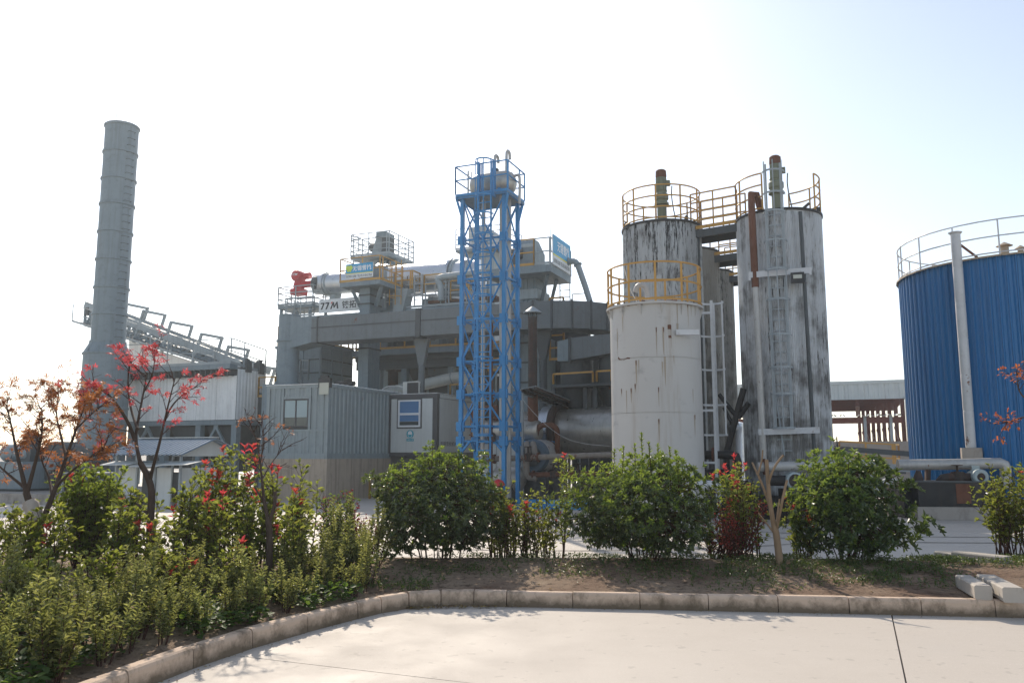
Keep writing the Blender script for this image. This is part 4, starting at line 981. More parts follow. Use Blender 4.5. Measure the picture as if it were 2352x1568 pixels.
hz = zat(e3p, 554) - z3
def tri(y, dz=0): return o3 + B * y + Z * dz
v8 = [o3, o3 + A * hw3, o3 + A * hw3 + B * 1.25, o3 + B * 1.25, o3 + Z * hz * .8, o3 + A * hw3 + Z * hz * .8, o3 + A * hw3 + B * 1.25 + Z * hz * .62, o3 + B * 1.25 + Z * hz * .62,
      o3 + A * .08 + B * .15 + Z * hz, o3 + A * (hw3 - .03) + B * .15 + Z * hz, o3 + A * (hw3 - .03) + B * .6 + Z * hz, o3 + A * .08 + B * .6 + Z * hz]
part(e3, 'head_house', MB().add(v8, [(3, 2, 1, 0), (0, 1, 5, 4), (1, 2, 6, 5), (2, 3, 7, 6), (3, 0, 4, 7), (4, 5, 9, 8), (5, 6, 10, 9), (6, 7, 11, 10), (7, 4, 8, 11), (8, 9, 10, 11)]), M['grey'])
part(e3, 'head_lid', MB().obox(o3 + A * .06 + Z * (hz * .70) - B * .03, A * (hw3 - .12), B * .03, Z * .14), M['grey_lite'])
part(e3, 'drive_motor', MB().lathe(at(f3, z3 + .55) + A * w3 * .20 + B * 1.0, [(.2, 0), (.24, .06), (.24, .7), (.2, .75)], 18, axis=A).box(at(f3, z3) + A * w3 * .28 + B * 1.0, .5, .4, .4), M['grey_dark'])
part(e3, 'lightning_rod', MB().tube([o3 + A * 1.15 + B * .9 + Z * hz * .7, at(o3, zat(o3, 512)) + A * 1.1 + B * .9], .012, 5), M['grey_dark'])
lad = f3 + A * (w3 - .05) + B * 2.6
part(e3, 'ladder', MB().bar(lad + Z * .2, at(lad, dz1 + .1), .04).bar(lad + Z * .2 - A * .45, at(lad, dz1 + .1) - A * .45, .04), M['rail_white'])
for i in range(8): part(e3, 'ladder_rung', MB().bar(at(lad, dz1 + .2 + .3 * i) - A * .45, at(lad, dz1 + .2 + .3 * i), .03), M['rail_white'])
part(e3, 'ladder_guard', MB().rail([at(lad, dz1) + A * .1, at(lad, dz1) + A * .8], .9, 2, .02, .5), M['rail_white'])
q3 = f3 + A * (w3 + .03) + B * .15
ss = thing('side_sign', 'faded blue and white sign on the right elevator platform end', 'sign', q3)
part(ss, 'board', MB().obox(q3 + Z * .02, A * .04, B * 2.2, Z * 1.25), M['board'])
part(ss, 'blue_field', MB().obox(q3 + A * .04 + Z * .48, A * .006, B * 2.2, Z * .79), M['sign_blue'])
part(ss, 'yellow_line', MB().obox(q3 + A * .04 + Z * .42, A * .006, B * 2.2, Z * .06), M['sign_yellow'])
text(ss, '无锡雪桃', q3 + A * .046 + B * .5 + Z * .66, B, Z, .44, M['letter_white'], width=1.5, bold=.02)
text(ss, 'ISO9001:2008  TEL:0510-85627868', q3 + A * .042 + B * .06 + Z * .13, B, Z, .16, M['ink'], width=2.0)
mt = at(P(1100, 600, 42), 0)
tall = thing('screen_house', 'pale grey screen house top seen through the blue tower', 'screen house', mt)
zz = zat(mt, 522)
part(tall, 'casing', MB().prism([(-.6, 0), (.9, 0), (.9, zz - 1.2), (.4, zz), (-.6, zz)], at(mt, 0), A, Z, B * 1.6), M['grey_lite'])
part(tall, 'railing', MB().rail([at(mt, zat(mt, 575)) - A * 1.1 - B * .5, at(mt, zat(mt, 575)) + A * 1.6 - B * .5, at(mt, zat(mt, 575)) + A * 1.6 + B * 2], 1.1, 4, .02, .9), M['rail_white'])
part(tall, 'platform', MB().obox(at(mt, zat(mt, 575) - .12) - A * 1.1 - B * .5, A * 2.7, B * 2.5, Z * .12), M['grey'])
# sloping round pipe from the right elevator
pp = [P(1280, 604, 34.5), PA(P(1280, 604, 34.5), A, 1305, 601), PA(P(1280, 604, 34.5), A, 1318, 600), PA(P(1280, 604, 34.5), A, 1327, 608), PA(P(1280, 604, 34.5), A, 1345, 660), PA(P(1280, 604, 34.5), A, 1361, 712)]
ap = thing('sloping_pipe', 'grey round pipe sloping down onto the duct bend', 'pipe', pp[-1])
part(ap, 'pipe', MB().tube([pp[0], pp[1], pp[2], pp[2].lerp(pp[3], .5) + Z * .04, pp[3], pp[4], pp[5]], .125, 14), M['rail_grey'], 50)
for p, q in ((pp[1], pp[2]), (pp[3], pp[4]), (pp[5], pp[4])):
    d = (q - p).normalized(); part(ap, 'flange', MB().lathe(p, [(.18, -.03), (.18, .03)], 16, axis=d), M['grey'], 40)

# ---- filter box left of the column
f0 = at(P(738, 840, 38.3), 0); fz1, fz0 = zat(f0, 795), zat(f0, 900)
fb = thing('dust_filter_box', 'grey seamed steel box between upright pipe and elevator column', 'filter box', f0)
fL = 2.6; fW = (at(PA(f0, B, 809, 850), 0) - f0).length
part(fb, 'casing', MB().obox(at(f0, 1.6) - A * fL, A * fL, B * fW, Z * (fz1 - 1.6)), M['grey'])
part(fb, 'top_flange', MB().obox(at(f0, fz1) - A * (fL + .05) - B * .06, A * (fL + .12), B * (fW + .1), Z * .12), M['grey'])
for i in range(1, 5):
    z = fz1 - i * (fz1 - fz0) / 3.4
    part(fb, 'seam_rib', MB().obox(at(f0, z) - A * fL - B * .03, A * (fL - .03), B * .03, Z * .06), M['grey_dark']); part(fb, 'seam_rib', MB().obox(at(f0, z) + B * .03, A * .03, B * (fW - .03), Z * .06), M['grey_dark'])
for s in (.33, .66, .99): part(fb, 'stile', MB().obox(at(f0, 1.65) + B * (fW * s - .08), A * .045, B * .07, Z * (fz1 - 1.7)), M['grey'])
for s in (.02, 1.0, 2.0): part(fb, 'stile', MB().obox(at(f0, 1.65) - A * (s + .08) - B * .045, A * .07, B * .045, Z * (fz1 - 1.7)), M['grey'])
part(fb, 'support_frame', MB().obox(at(f0, 0) - A * .2, A * .2, B * .2, Z * 1.6).obox(at(f0, 0) - A * fL, A * .2, B * .2, Z * 1.6).obox(at(f0, 0) - A * .2 + B * (fW - .2), A * .2, B * .2, Z * 1.6), M['grey_dark'])
part(fb, 'railing', MB().rail([at(f0, fz1 + .1) - A * fL + B * .1, at(f0, fz1 + .1) + B * .1, at(f0, fz1 + .1) + B * fW], 1.0, 2, .03, 1.1), M['yellow'])
part(fb, 'elbow_pipe', MB().tube(smooth_path([at(f0, fz1) + B * .9 - A * .6, at(f0, fz1 + .7) + B * .9 - A * .6, at(f0, fz1 + 1.2) + B * 1.0 + A * .1, at(f0, fz1 + 1.1) + B * 1.2 + A * 1.4]), .22, 12), M['grey_lite'], 50)
part(fb, 'small_ladder', MB().rail([PA(f0 - B * .8, A, 690, 872), PA(f0 - B * .8, A, 708, 872)], .9, 2, .03, .5, kick=False), M['rail_grey'])

# ---- main steel frame with bins, hoppers and yellow rails under the duct
s0_ = PA(at(P(859, 806, 39.0), 0), A, 859, 804); sx = at(s0_, 0)
fr = thing('plant_frame', 'dark steel frame with hoppers and yellow rails under the duct', 'steel frame', sx)
Lf = (at(PA(sx, A, 1235, 800), 0) - sx).length; zd = s0_.z
part(fr, 'deck_beam', MB().obox(at(sx, zd - .26) - A * 1.2, A * (Lf + 1.2), B * .25, Z * .26), M['grey'])
part(fr, 'deck', MB().obox(at(sx, zd - .5) - A * 1.2 + B * .25, A * (Lf + 1.2), B * 4.5, Z * .3), M['grey_dark'])
part(fr, 'under_beam', MB().obox(at(sx, zd - .9) - A * 1.2 + B * .35, A * (Lf + 1.2), B * .3, Z * .4), M['grey_dark'])
part(fr, 'railing', MB().rail([at(sx, zd) - A * 1.0, at(sx, zd) + A * Lf], 1.05, 2, .03, 1.35), M['yellow'])
part(fr, 'railing', MB().rail([at(sx, zd - .25) - A * 3.2 + B * 1.0, at(sx, zd - .25) - A * 1.0 + B * 1.0], 1.05, 2, .03, 1.0), M['yellow'])
for u in (868, 928, 1035, 1130, 1225):
    p = at(PA(sx + B * .4, A, u, 860), 0)
    part(fr, 'column', MB().obox(p - A * .15, A * .28, B * .28, Z * (zd - .5)), M['grey'])
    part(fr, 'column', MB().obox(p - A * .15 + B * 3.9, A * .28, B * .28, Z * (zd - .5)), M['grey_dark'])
def hopper(u0, u1, v0, v1, u2, u3, v2, b_, m='grey_dark', dep=1.2):
    p = sx + B * b_; q = [PA(p, A, u2, v1), PA(p, A, u3, v1), PA(p, A, u1, v0), PA(p, A, u0, v0)]
    w = (q[2] - q[3]).length; wb = (q[1] - q[0]).length; ins = (w - wb) / 2
    vs = [q[0] + B * ins, q[1] + B * ins, q[1] + B * (ins + wb), q[0] + B * (ins + wb), q[3], q[2], q[2] + B * w, q[3] + B * w]
    mb = MB().add(vs, [(3, 2, 1, 0), (4, 5, 6, 7), (0, 1, 5, 4), (1, 2, 6, 5), (2, 3, 7, 6), (3, 0, 4, 7)])
    if v2:
        c = (vs[0] + vs[2]) / 2; mb.lathe(at(c, zat(c, v2)), [(wb / 2, 0), (wb / 2, c.z - zat(c, v2))], 14)
    part(fr, 'hopper', mb, M[m])
hopper(866, 922, 818, 850, 876, 897, 900, .9, 'rust_dark'); hopper(925, 985, 822, 872, 938, 962, 905, 1.0, 'grey_dark')
hopper(990, 1060, 812, 822, 988, 1062, 0, .7, 'rust_dark')
o = PA(sx + B * .9, A, 982, 890); ww = (at(PA(o, A, 1038, 890), 0) - at(o, 0)).length
part(fr, 'storage_bin', MB().obox(at(o, zat(o, 862)), A * ww, B * 2.5, Z * (zd - .55 - zat(o, 862))), M['duct'])
part(fr, 'storage_bin', MB().obox(at(o, zat(o, 905)) + A * .15 - B * .15, A * ww, B * 2.5, Z * (zat(o, 862) - zat(o, 905) - .05)), M['grey_dark'])
o2 = PA(sx + B * 3.2, A, 868, 905); part(fr, 'wall_panel', MB().obox(at(o2, 2.0), A * 3.3, B * .3, Z * 4.0), M['grey'])
o2 = PA(sx + B * 3.0, A, 1070, 905); part(fr, 'wall_panel', MB().obox(at(o2, 1.0), A * 3.0, B * .3, Z * 4.4), M['grey_dark'])
for i in range(4): part(fr, 'x_brace', MB().bar(PA(sx + B * 2, A, (1044, 1062, 1045, 1060)[i], (842, 880, 885, 845)[i]), PA(sx + B * 2, A, (1075, 1090, 1075, 1092)[i], (885, 846, 845, 885)[i]), .09), M['grey_dark'])
random.seed(11)
for i in range(16):      # machinery on the deck, between duct and drum
    u = 868 + i * 17; p = at(PA(sx + B * random.uniform(.8, 3.2), A, u, 790), zd - .2)
    if i in (7, 13): continue
    w, h = random.uniform(.3, .8), random.uniform(.9, 2.0)
    part(fr, 'deck_machine', MB().box(p, w, w, h).lathe(p + Z * h, [(w * .3, 0), (w * .3, random.uniform(.2, .8))], 10), M[random.choice(['grey', 'grey_dark', 'grey_lite', 'duct'])])
for u in (880, 958, 1020, 1078): 
    p = at(PA(sx + B * 1.9, A, u, 790), zd - .2); part(fr, 'deck_column', MB().bar(p, at(p, k0_.z - .3), .2), M['grey'])
ld = PA(sx - B * .9, A, 1034, 912)
part(fr, 'lower_railing', MB().rail([ld, PA(sx - B * .9, A, 1092, 909)], .55, 1, .035, .9, kick=False), M['yellow'])
part(fr, 'lower_deck', MB().obox(ld - Z * .15 - A * .3, A * 2.6, B * .8, Z * .14), M['grey_dark'])
for s in (-.1, 2.0): part(fr, 'column', MB().obox(at(ld, 0) + A * s, A * .18, B * .18, Z * (ld.z - .16)), M['grey_dark'])
# ---- mixing tower box under the right elevator
x0 = at(P(1193, 820, 34.0), 0); xw = (at(PA(x0, A, 1249, 820), 0) - x0).length
mx = thing('mixing_tower', 'tall grey panelled mixing tower behind the rusty flue', 'tower', x0)
part(mx, 'casing', MB().obox(x0, A * xw, B * 2.4, Z * (dz0 - .02)), M['grey'])
for v in (790, 835, 880): part(mx, 'panel_rib', MB().obox(at(x0, zat(x0, v)) - B * .04, A * xw, B * .04, Z * .07), M['grey_dark'])
for s in (.02, .62, .8, .96): part(mx, 'panel_stile', MB().obox(x0 + A * (xw * s - .04) - B * .06, A * .08, B * .06, Z * (dz0 - .02)), M['grey'])
part(mx, 'side_stair', MB().rail([at(x0, zat(x0, 830)) + A * (xw + .2) + B * .2, at(x0, zat(x0, 830)) + A * (xw + .8) + B * .2], 2.6, 5, .035, .6), M['yellow'])
part(mx, 'back_wall', MB().obox(at(x0, 0) + A * (xw + .1) + B * 3.2, A * 3.0, B * .3, Z * (dz0 - .1)), M['grey_dark'])
lx = thing('low_deck_frame', 'small yellow railed landing seen through the blue tower', 'platform', at(x0, 0) - A * 1.5)
part(lx, 'deck', MB().obox(at(x0, zat(x0, 850)) - A * 1.4, A * 1.35, B * 1.5, Z * .12), M['grey_dark'])
part(lx, 'railing', MB().rail([at(x0, zat(x0, 850)) - A * 1.4, at(x0, zat(x0, 850)) - A * .1], 1.6, 3, .035, 1.0), M['yellow'])
part(lx, 'leg', MB().bar(at(x0, 0) - A * 1.3 + B * .2, at(x0, zat(x0, 850)) - A * 1.3 + B * .2, .15), M['grey_dark'])
part(lx, 'leg', MB().bar(at(x0, 0) - A * .2 + B * .9, at(x0, zat(x0, 850)) - A * .2 + B * .9, .15), M['grey_dark'])
# ---- second, lower box duct and the cyclones behind the white tank
y0 = at(P(1280, 800, 31.5), 0)
cy = thing('cyclone_group', 'box duct and dark cyclones left of the pale grey tank', 'cyclone', y0)
def Y(u, v, b_=0.0): return PA(y0 + B * b_, A, u, v)
part(cy, 'inlet_box', MB().hexa([Y(1280, 829), Y(1308, 829), Y(1308, 777), Y(1280, 784)], B * 1.3), M['grey'])
part(cy, 'box_duct', MB().hexa([Y(1309, 827), Y(1402, 811), Y(1402, 766), Y(1309, 776)], B * 1.4), M['duct'])
part(cy, 'duct_rib', MB().hexa([Y(1306, 832) - B * .06, Y(1311, 832) - B * .06, Y(1311, 774) - B * .06, Y(1306, 774) - B * .06], B * 1.5), M['grey_dark'])
for u0, u1, v0, v1 in ((1288, 1362, 822, 882), (1376, 1440, 815, 890)):
    c = Y((u0 + u1) / 2, 850, .9); r = (at(Y(u1, 850), 0) - at(Y(u0, 850), 0)).length / 2
    zt_, zb_ = zat(c, v0) + .3, zat(c, v1)
    part(cy, 'cyclone_body', MB().lathe(at(c, 0), [(.22, zat(c, 960)), (r, zb_), (r, zt_)], 32), M['grey_dark'], 40)
part(cy, 'deck', MB().hexa([Y(1268, 890, -.3), Y(1405, 884, -.3), Y(1405, 878, -.3), Y(1268, 884, -.3)], B * 2.6), M['grey_dark'])
part(cy, 'railing', MB().rail([Y(1271, 882, -.3), Y(1362, 877, -.3)], .38, 1, .035, 1.1, kick=False).rail([Y(1371, 876, -.3), Y(1405, 874, -.3)], .38, 1, .035, 1.0, kick=False), M['yellow'])
for u in (1272, 1345, 1368): part(cy, 'leg', MB().bar(at(Y(u, 880, .1), 0), Y(u, 884, .1), .16), M['grey_dark'])
for u in (1350, 1362): part(cy, 'stair_stringer', MB().bar(Y(u, 886, 1.5), at(Y(u + 34, 930, 1.5), Y(u + 34, 930, 1.5).z), .12), M['grey_dark'])
part(cy, 'back_wall', MB().hexa([Y(1250, 940, 3.2), Y(1352, 940, 3.2), Y(1352, 745, 3.2), Y(1250, 745, 3.2)], B * .3), M['grey_dark'])

# ---- white inclined duct over the cabins
w_ = [P(872, 909, 39.2)]
for u, v in ((905, 898), (1040, 868)): w_.append(PA(w_[0], A, u, v))
w_ += [PA(w_[0], A, 1060, 866), PA(w_[0], A, 1074, 874), PA(w_[0], A, 1086, 890), PA(w_[0], A, 1092, 925)]
wd = thing('white_duct', 'pale round duct sloping up behind the cabin air conditioner', 'duct', at(w_[0], 0))
part(wd, 'pipe', MB().tube(w_[:4], .26, 18), M['cabin_panel'], 50)
part(wd, 'elbow', MB().tube(smooth_path(w_[3:]), .29, 18), M['cabin_panel'], 50)
part(wd, 'seam_band', MB().lathe(w_[2], [(.28, -.03), (.28, .03)], 18, axis=(w_[2] - w_[1]).normalized(), cap=False), M['grey_lite'])
part(wd, 'prop', MB().bar(at(w_[0], 0) + A * .1, w_[0] + A * .1 - Z * .1, .14)    , M['grey_dark'])

# ---- big rotary drum low behind the tower
r0_ = P(1168, 1000, 32.6); rd = PA(r0_, A, 1500, 985); rdir = (rd - r0_).normalized(); Lr_ = (rd - r0_).length
big = thing('rotary_drum', 'big dull silver drum with a steel tyre behind the rusty flue', 'drum', at(r0_, 0))
rr_ = .90
part(big, 'shell', MB().lathe(r0_, [(rr_ * .55, -.35), (rr_ * .93, -.1), (rr_, 0), (rr_, Lr_)], 56, axis=rdir), M['drum'], 40)
sb = (PA(r0_, A, 1256, 995) - r0_).length
part(big, 'tyre', MB().lathe(r0_ + rdir * sb, [(rr_ - .1, 0), (rr_ + .16, 0), (rr_ + .16, .34), (rr_ - .1, .34)], 56, axis=rdir, cap=False), M['silver'], 30)
part(big, 'girth_gear', MB().lathe(r0_ + rdir * (sb + .4), [(rr_ - .1, 0), (rr_ + .2, 0), (rr_ + .2, .22), (rr_ - .1, .22)], 56, axis=rdir, cap=False), M['rust_dark'], 30)
for s in (.4, sb, Lr_ * .8):
    p = r0_ + rdir * s; part(big, 'cradle', MB().box(at(p, 0), .6, 1.5, p.z - rr_ + .12), M['grey_dark'])
# ---- thermal oil boiler, flue, canopy
b0_ = P(1224, 1047, 28.9); bl = 1.25
bo_ = thing('boiler', 'lagged round boiler with faded blue front and rusty far end', 'boiler', at(b0_, 0))
br_ = .58
part(bo_, 'front_plate', MB().lathe(b0_, [(.1, -.12), (br_ * .9, -.1), (br_, 0), (br_, .12)], 40, axis=B), M['boiler_front'], 40)
part(bo_, 'door_ring', MB().lathe(b0_ - B * .1, [(br_ * .55, -.05), (br_ * .6, -.05), (br_ * .6, 0)], 32, axis=B), M['grey_dark'], 40)
nn_ = 6
for i in range(nn_):
    part(bo_, 'lagging_sheet', MB().lathe(b0_ + B * (.12 + (bl - .12) / nn_ * i), [(br_ - .02, 0), (br_, .012), (br_, (bl - .12) / nn_ - .012), (br_ - .02, (bl - .12) / nn_)], 40, axis=B, cap=False), M['pipe'] if i < 5 else M['rust'], 30)
part(bo_, 'end_plate', MB().lathe(b0_ + B * bl, [(br_ - .02, 0), (br_ * .8, .15), (.1, .22)], 40, axis=B), M['rust'], 40)
for s in (.2, bl - .3): part(bo_, 'saddle', MB().box(at(b0_, .0) + B * s, .9, .25, b0_.z - br_ + .1), M['grey_dark'])
fx = at(P(1224, 960, 29.9), 0); fl_ = thing('flue', 'rusty upright flue pipe with conical rain cap', 'flue', fx)
zf = zat(fx, 728)
part(fl_, 'lower_pipe', MB().lathe(fx, [(.19, zat(fx, 1018)), (.19, zat(fx, 890))], 24), M['rust'], 40)
part(fl_, 'upper_pipe', MB().lathe(fx, [(.165, zat(fx, 890)), (.165, zf)], 24, cap=False), M['rust_dark'], 40)
part(fl_, 'base_flange', MB().lathe(fx, [(.28, zat(fx, 1018) - .04), (.28, zat(fx, 1012))], 24), M['rust'], 40)
for i in range(6):
    t = i * math.pi / 3; d = Vector((math.cos(t), math.sin(t), 0)) * .15; part(fl_, 'cap_strut', MB().bar(at(fx, zf - .05) + d, at(fx, zf + .18) + d, .035), M['grey_dark'])
part(fl_, 'rain_cap', MB().lathe(fx, [(.345, zf + .14), (.35, zf + .16), (.02, zf + .40)], 24), M['rail_grey'], 30)
eb = [PA(fx, A, u, v) - B * .1 for u, v in ((1232, 1003), (1236, 985), (1246, 976), (1268, 975), (1280, 982), (1283, 1000), (1282, 1052))]
single('rusty_elbow_pipe', MB().tube(smooth_path(eb), .10, 12), M['rust'], 'rusty arched pipe leaving the foot of the flue', 'pipe', eb[0], smooth=50)
c1 = P(1197, 894, 28.6); c2 = PA(c1, A, 1231, 887); c4 = PA(c1, B, 1309, 939); c3 = PA(c2, B, 1331, 928)
cn = thing('canopy', 'rusty lean-to sheet canopy on thin posts round the flue', 'canopy', at(c1, 0))
nsn = 7
for i in range(nsn):
    a, b = c1.lerp(c4, i / nsn), c1.lerp(c4, (i + .985) / nsn); c, d = c2.lerp(c3, (i + .985) / nsn), c2.lerp(c3, i / nsn)
    part(cn, 'roof_sheet', MB().hexa([a, b, c, d], Z * .025), M['rail_grey'])
for q in (.06, .5, .94): part(cn, 'purlin', MB().bar(c1.lerp(c2, q) - Z * .05, c4.lerp(c3, q) - Z * .05, .06, .09), M['rust_dark'])
for p in (c1.lerp(c4, .02), c1.lerp(c4, .97), c2.lerp(c3, .97)): part(cn, 'post', MB().bar(at(p, 0), p - Z * .03, .09), M['rail_grey'])
part(cn, 'edge_beam', MB().bar(c1 - Z * .06 - A * .04, c4 - Z * .06 - A * .04, .06, .14), M['rail_grey'])

# ---- pipes, vessels and the bund at the tower's foot
def pipe(label, pts, r, m, cat='pipe', name='pipe_run', flanges=(), group=None, valves=()):
    t = thing(name, label, cat, at(pts[0], 0), group)
    part(t, 'pipe', MB().tube(pts, r, 12), M[m], 50)
    for f in flanges:
        i = int(f); a, b = pts[i], pts[i + 1]; p = a.lerp(b, f - i)
        part(t, 'flange', MB().lathe(p, [(r * 1.7, -.025), (r * 1.7, .025)], 16, axis=(b - a).normalized()), M['rust'], 40)
    for f in valves:
        i = int(f); a, b = pts[i], pts[i + 1]; p = a.lerp(b, f - i)
        part(t, 'valve', MB().lathe(p - Z * r * 1.4, [(r * 1.5, 0), (r * 1.5, r * 2.8), (.03, r * 3), (.03, r * 5)], 14).lathe(p + Z * r * 3.6, [(r * 1.2, 0), (r * 1.5, .015), (r * 1.2, .03)], 14), M['rust_dark'], 40)
    return t
pr = P(1128, 1050, 28.3)
def Q(u, v, b_=0.0): return PA(pr + B * b_, A, u, v)
pipe('rusty main pipe running right from the blue tower foot to the grey tank', [Q(1120, 1054), Q(1200, 1051), Q(1222, 1050), Q(1410, 1044)], .095, 'pipe_old', flanges=(.2, .9, 1.5, 2.08), valves=(1.6,))
pipe('lower rusty pipe level with the foot of the boiler', [Q(1216, 1090), Q(1405, 1086)], .085, 'rust', flanges=(.05, .5, .9), valves=(.3, .6))
pipe('short lagged pipe dropping beside the boiler, left of two', [Q(1209, 1018, .5), Q(1212, 1028, .3), Q(1214, 1048, .2)], .10, 'pipe_old', group='lagged pipes in front of the boiler')
pipe('short lagged pipe dropping beside the boiler, right of two', [Q(1224, 1018, .5), Q(1227, 1028, .3), Q(1229, 1050, .2)], .10, 'pipe_old', group='lagged pipes in front of the boiler')
pipe('lagged pipe bending below the rusty main pipe to the pump', [Q(1208, 1056), Q(1209, 1085), Q(1215, 1095), Q(1232, 1098)], .11, 'pipe_old')
pipe('stained yellowish lagged pipe behind the tower left leg', [Q(1092, 965, 1), Q(1092, 1030, 1), Q(1096, 1050, .6), Q(1122, 1054, .1)], .115, 'pipe_old', flanges=(.3,))
pipe('dark red pipe arching inside the blue tower foot', [Q(1086, 1005, 2), Q(1086, 945, 2), Q(1094, 936, 2), Q(1140, 934, 2), Q(1140, 985, 2)], .09, 'rust', flanges=(.1, 3.5))
pipe('thin silver pipe beside the tall tower pipe foot', [Q(1106, 1000, 1.2), Q(1107, 1040, 1.2)], .09, 'silver')
vs_ = P(1148, 1098, 28.9); ve = PA(vs_, A, 1204, 1094)
ves = thing('vessel', 'silver round ended vessel lying low behind the tower leg', 'vessel', at(vs_, 0))
vl_ = (ve - vs_).length
part(ves, 'shell', MB().lathe(vs_, [(.02, -.32), (.25, -.26), (.40, -.08), (.43, 0), (.43, vl_ - .25), (.38, vl_ - .12), (.22, vl_), (.02, vl_ + .03)], 36, axis=A), M['drum'], 60)
for s in (.1, vl_ - .4): part(ves, 'saddle', MB().box(at(vs_, 0) + A * s, .18, .7, vs_.z - .3), M['grey_dark'])
bx = P(1090, 1062, 30.2)
tk = thing('oil_heater_box', 'white panelled heater casing with blue band behind the tower', 'heater', at(bx, 0))
for i in range(9): part(tk, 'casing_panel', MB().obox(at(bx, .3) + A * (2.6 / 9 * i), A * (2.6 / 9 - .02), B * 1.3, Z * 1.75), M['cabin_panel'])
part(tk, 'blue_band', MB().obox(at(bx, 2.05) - A * .03 - B * .03, A * 2.66, B * 1.36, Z * .10), M['blue'])
part(tk, 'top_drum', MB().lathe(at(bx, 2.5) + B * .6 + A * .1, [(.35, 0), (.42, .06), (.42, 2.1), (.35, 2.2)], 28, axis=A), M['drum'], 40)
part(tk, 'skid', MB().obox(at(bx, 0) + A * .1 + B * .1, A * 2.4, B * 1.1, Z * .3), M['grey_dark'])
rc = P(1145, 1115, 25.8); pm = thing('pump_cover', 'faded red domed pump cover in front of the tower foot', 'pump', at(rc, 0))
part(pm, 'body', MB().lathe(at(rc, 0), [(.14, 0), (.14, .7), (.17, .72)], 18), M['rust'], 40)
part(pm, 'cap', MB().lathe(at(rc, .72), [(.2, 0), (.2, .05), (.14, .15), (.02, .2)], 18), M['red'], 40)
part(pm, 'side_pipe', MB().tube([at(rc, .62) - A * .5, at(rc, .62) - A * .1], .05, 8), M['rust'])
bu = G(1190, 1152, 0); bu = P(1186, 1150, 26.4)
single('blue_bund_wall', MB().obox(at(bu, 0), A * 3.4, B * .15, Z * .28), M['blue'], 'low dark blue bund wall below the boiler pipes', 'bund wall', at(bu, 0))
single('pump_plinth', MB().obox(at(bu, 0) + A * 2.6 + B * .5, A * 1.2, B * .8, Z * .95), M['plinth'], 'small concrete block under the lower rusty pipe', 'plinth', at(bu, 0) + A * 2.6 + B * .5)
single('sagging_wire', MB().tube(smooth_path([PA(pr, A, 1172, 880), PA(pr, A, 1230, 955), PA(pr, A, 1290, 1005), PA(pr, A, 1345, 1020), PA(pr, A, 1400, 1024)]), .006, 4), M['hose_white'], 'thin white wire sagging from the tower to the grey tank', 'wire', PA(pr, A, 1172, 880))
# ================================================================ BLUE LATTICE TOWER WITH ITS EXPANSION TANK
TY = 26.3; KT = TY / 31.0
tn = at(P(1158, 800, TY), 0)
tl = at(PA(tn, A, 1060, 800), 0); WT = (tn - tl).length
tr = at(PA(tn, B, 1188, 800), 0); DT = (tr - tn).length; DT = max(DT, 1.36 * KT)
tw = thing('lattice_tower', 'bright blue lattice steel tower with caged ladder', 'tower', tl)
ztop = zat(tn, 446)
lv = [0.0] + [zat(tn, v) for v in (1012, 978, 903, 826, 730, 634, 543)] + [ztop]
corners = [tl, tn, tn + B * DT, tl + B * DT]
for c in corners:
    part(tw, 'leg', MB().obox(at(c, 0) - A * .06 - B * .06, A * .12, B * .12, Z * ztop), M['blue'])
for i in range(1, len(lv) - 1):
    for j in range(4):
        p, q = at(corners[j], lv[i]), at(corners[(j + 1) % 4], lv[i])
        part(tw, 'girt', MB().bar(p, q, .055), M['blue'])
    for c in corners:
        part(tw, 'gusset_plate', MB().obox(at(c, lv[i] - .15) - A * .14 - B * .078, A * .28, B * .016, Z * .3), M['blue'])
        part(tw, 'gusset_plate', MB().obox(at(c, lv[i] - .15) + A * .064 - B * .14, A * .016, B * .28, Z * .3), M['blue'])
for i in range(2, len(lv) - 1):
    z0, z1 = lv[i], lv[i + 1]; zm = (z0 + z1) / 2
    for j in range(4):
        p, q = corners[j], corners[(j + 1) % 4]; m = (p + q) / 2
        if j % 2 == 0:
            pairs = [(at(p, z0), at(m, z1)), (at(q, z0), at(m, z1))] if i % 2 == 0 else [(at(p, z1), at(m, z0)), (at(q, z1), at(m, z0))]
        else:
            pairs = [(at(p, z0), at(m, zm)), (at(q, z0), at(m, zm)), (at(p, z1), at(m, zm)), (at(q, z1), at(m, zm))]
        for a, b in pairs: part(tw, 'brace', MB().bar(a, b, .036, .05), M['blue'])
for j in range(4):          # knee braces below the first girt
    p, q = corners[j], corners[(j + 1) % 4]; d = (q - p).normalized()
    part(tw, 'knee_brace', MB().bar(at(p, lv[1] - .38), at(p + d * .34, lv[1]), .07), M['blue']); part(tw, 'knee_brace', MB().bar(at(q, lv[1] - .38), at(q - d * .34, lv[1]), .07), M['blue'])
ov = .22 * KT
pc = tl - A * ov - B * ov; PW, PD = WT + 2 * ov, DT + 2 * ov
part(tw, 'platform_deck', MB().obox(at(pc, ztop), A * PW, B * PD, Z * .05), M['grey'])
for o, x, y in ((pc, A * PW, B * .06), (pc + B * (PD - .06), A * PW, B * .06)): part(tw, 'platform_edge', MB().obox(at(o, ztop - .02), x, y, Z * .16), M['blue'])
for o in (pc, pc + A * (PW - .06)): part(tw, 'platform_edge', MB().obox(at(o, ztop - .02) + B * .062, A * .06, B * (PD - .124), Z * .16), M['blue'])
for c in corners:
    part(tw, 'platform_bracket', MB().bar(at(c, ztop - .7), at(c + (c - (tl + tn + tr) / 3 ).normalized() * .2, ztop), .08), M['blue'])
loop = [at(pc, ztop + .14), at(pc, ztop + .14) + A * PW, at(pc, ztop + .14) + A * PW + B * PD, at(pc, ztop + .14) + B * PD]
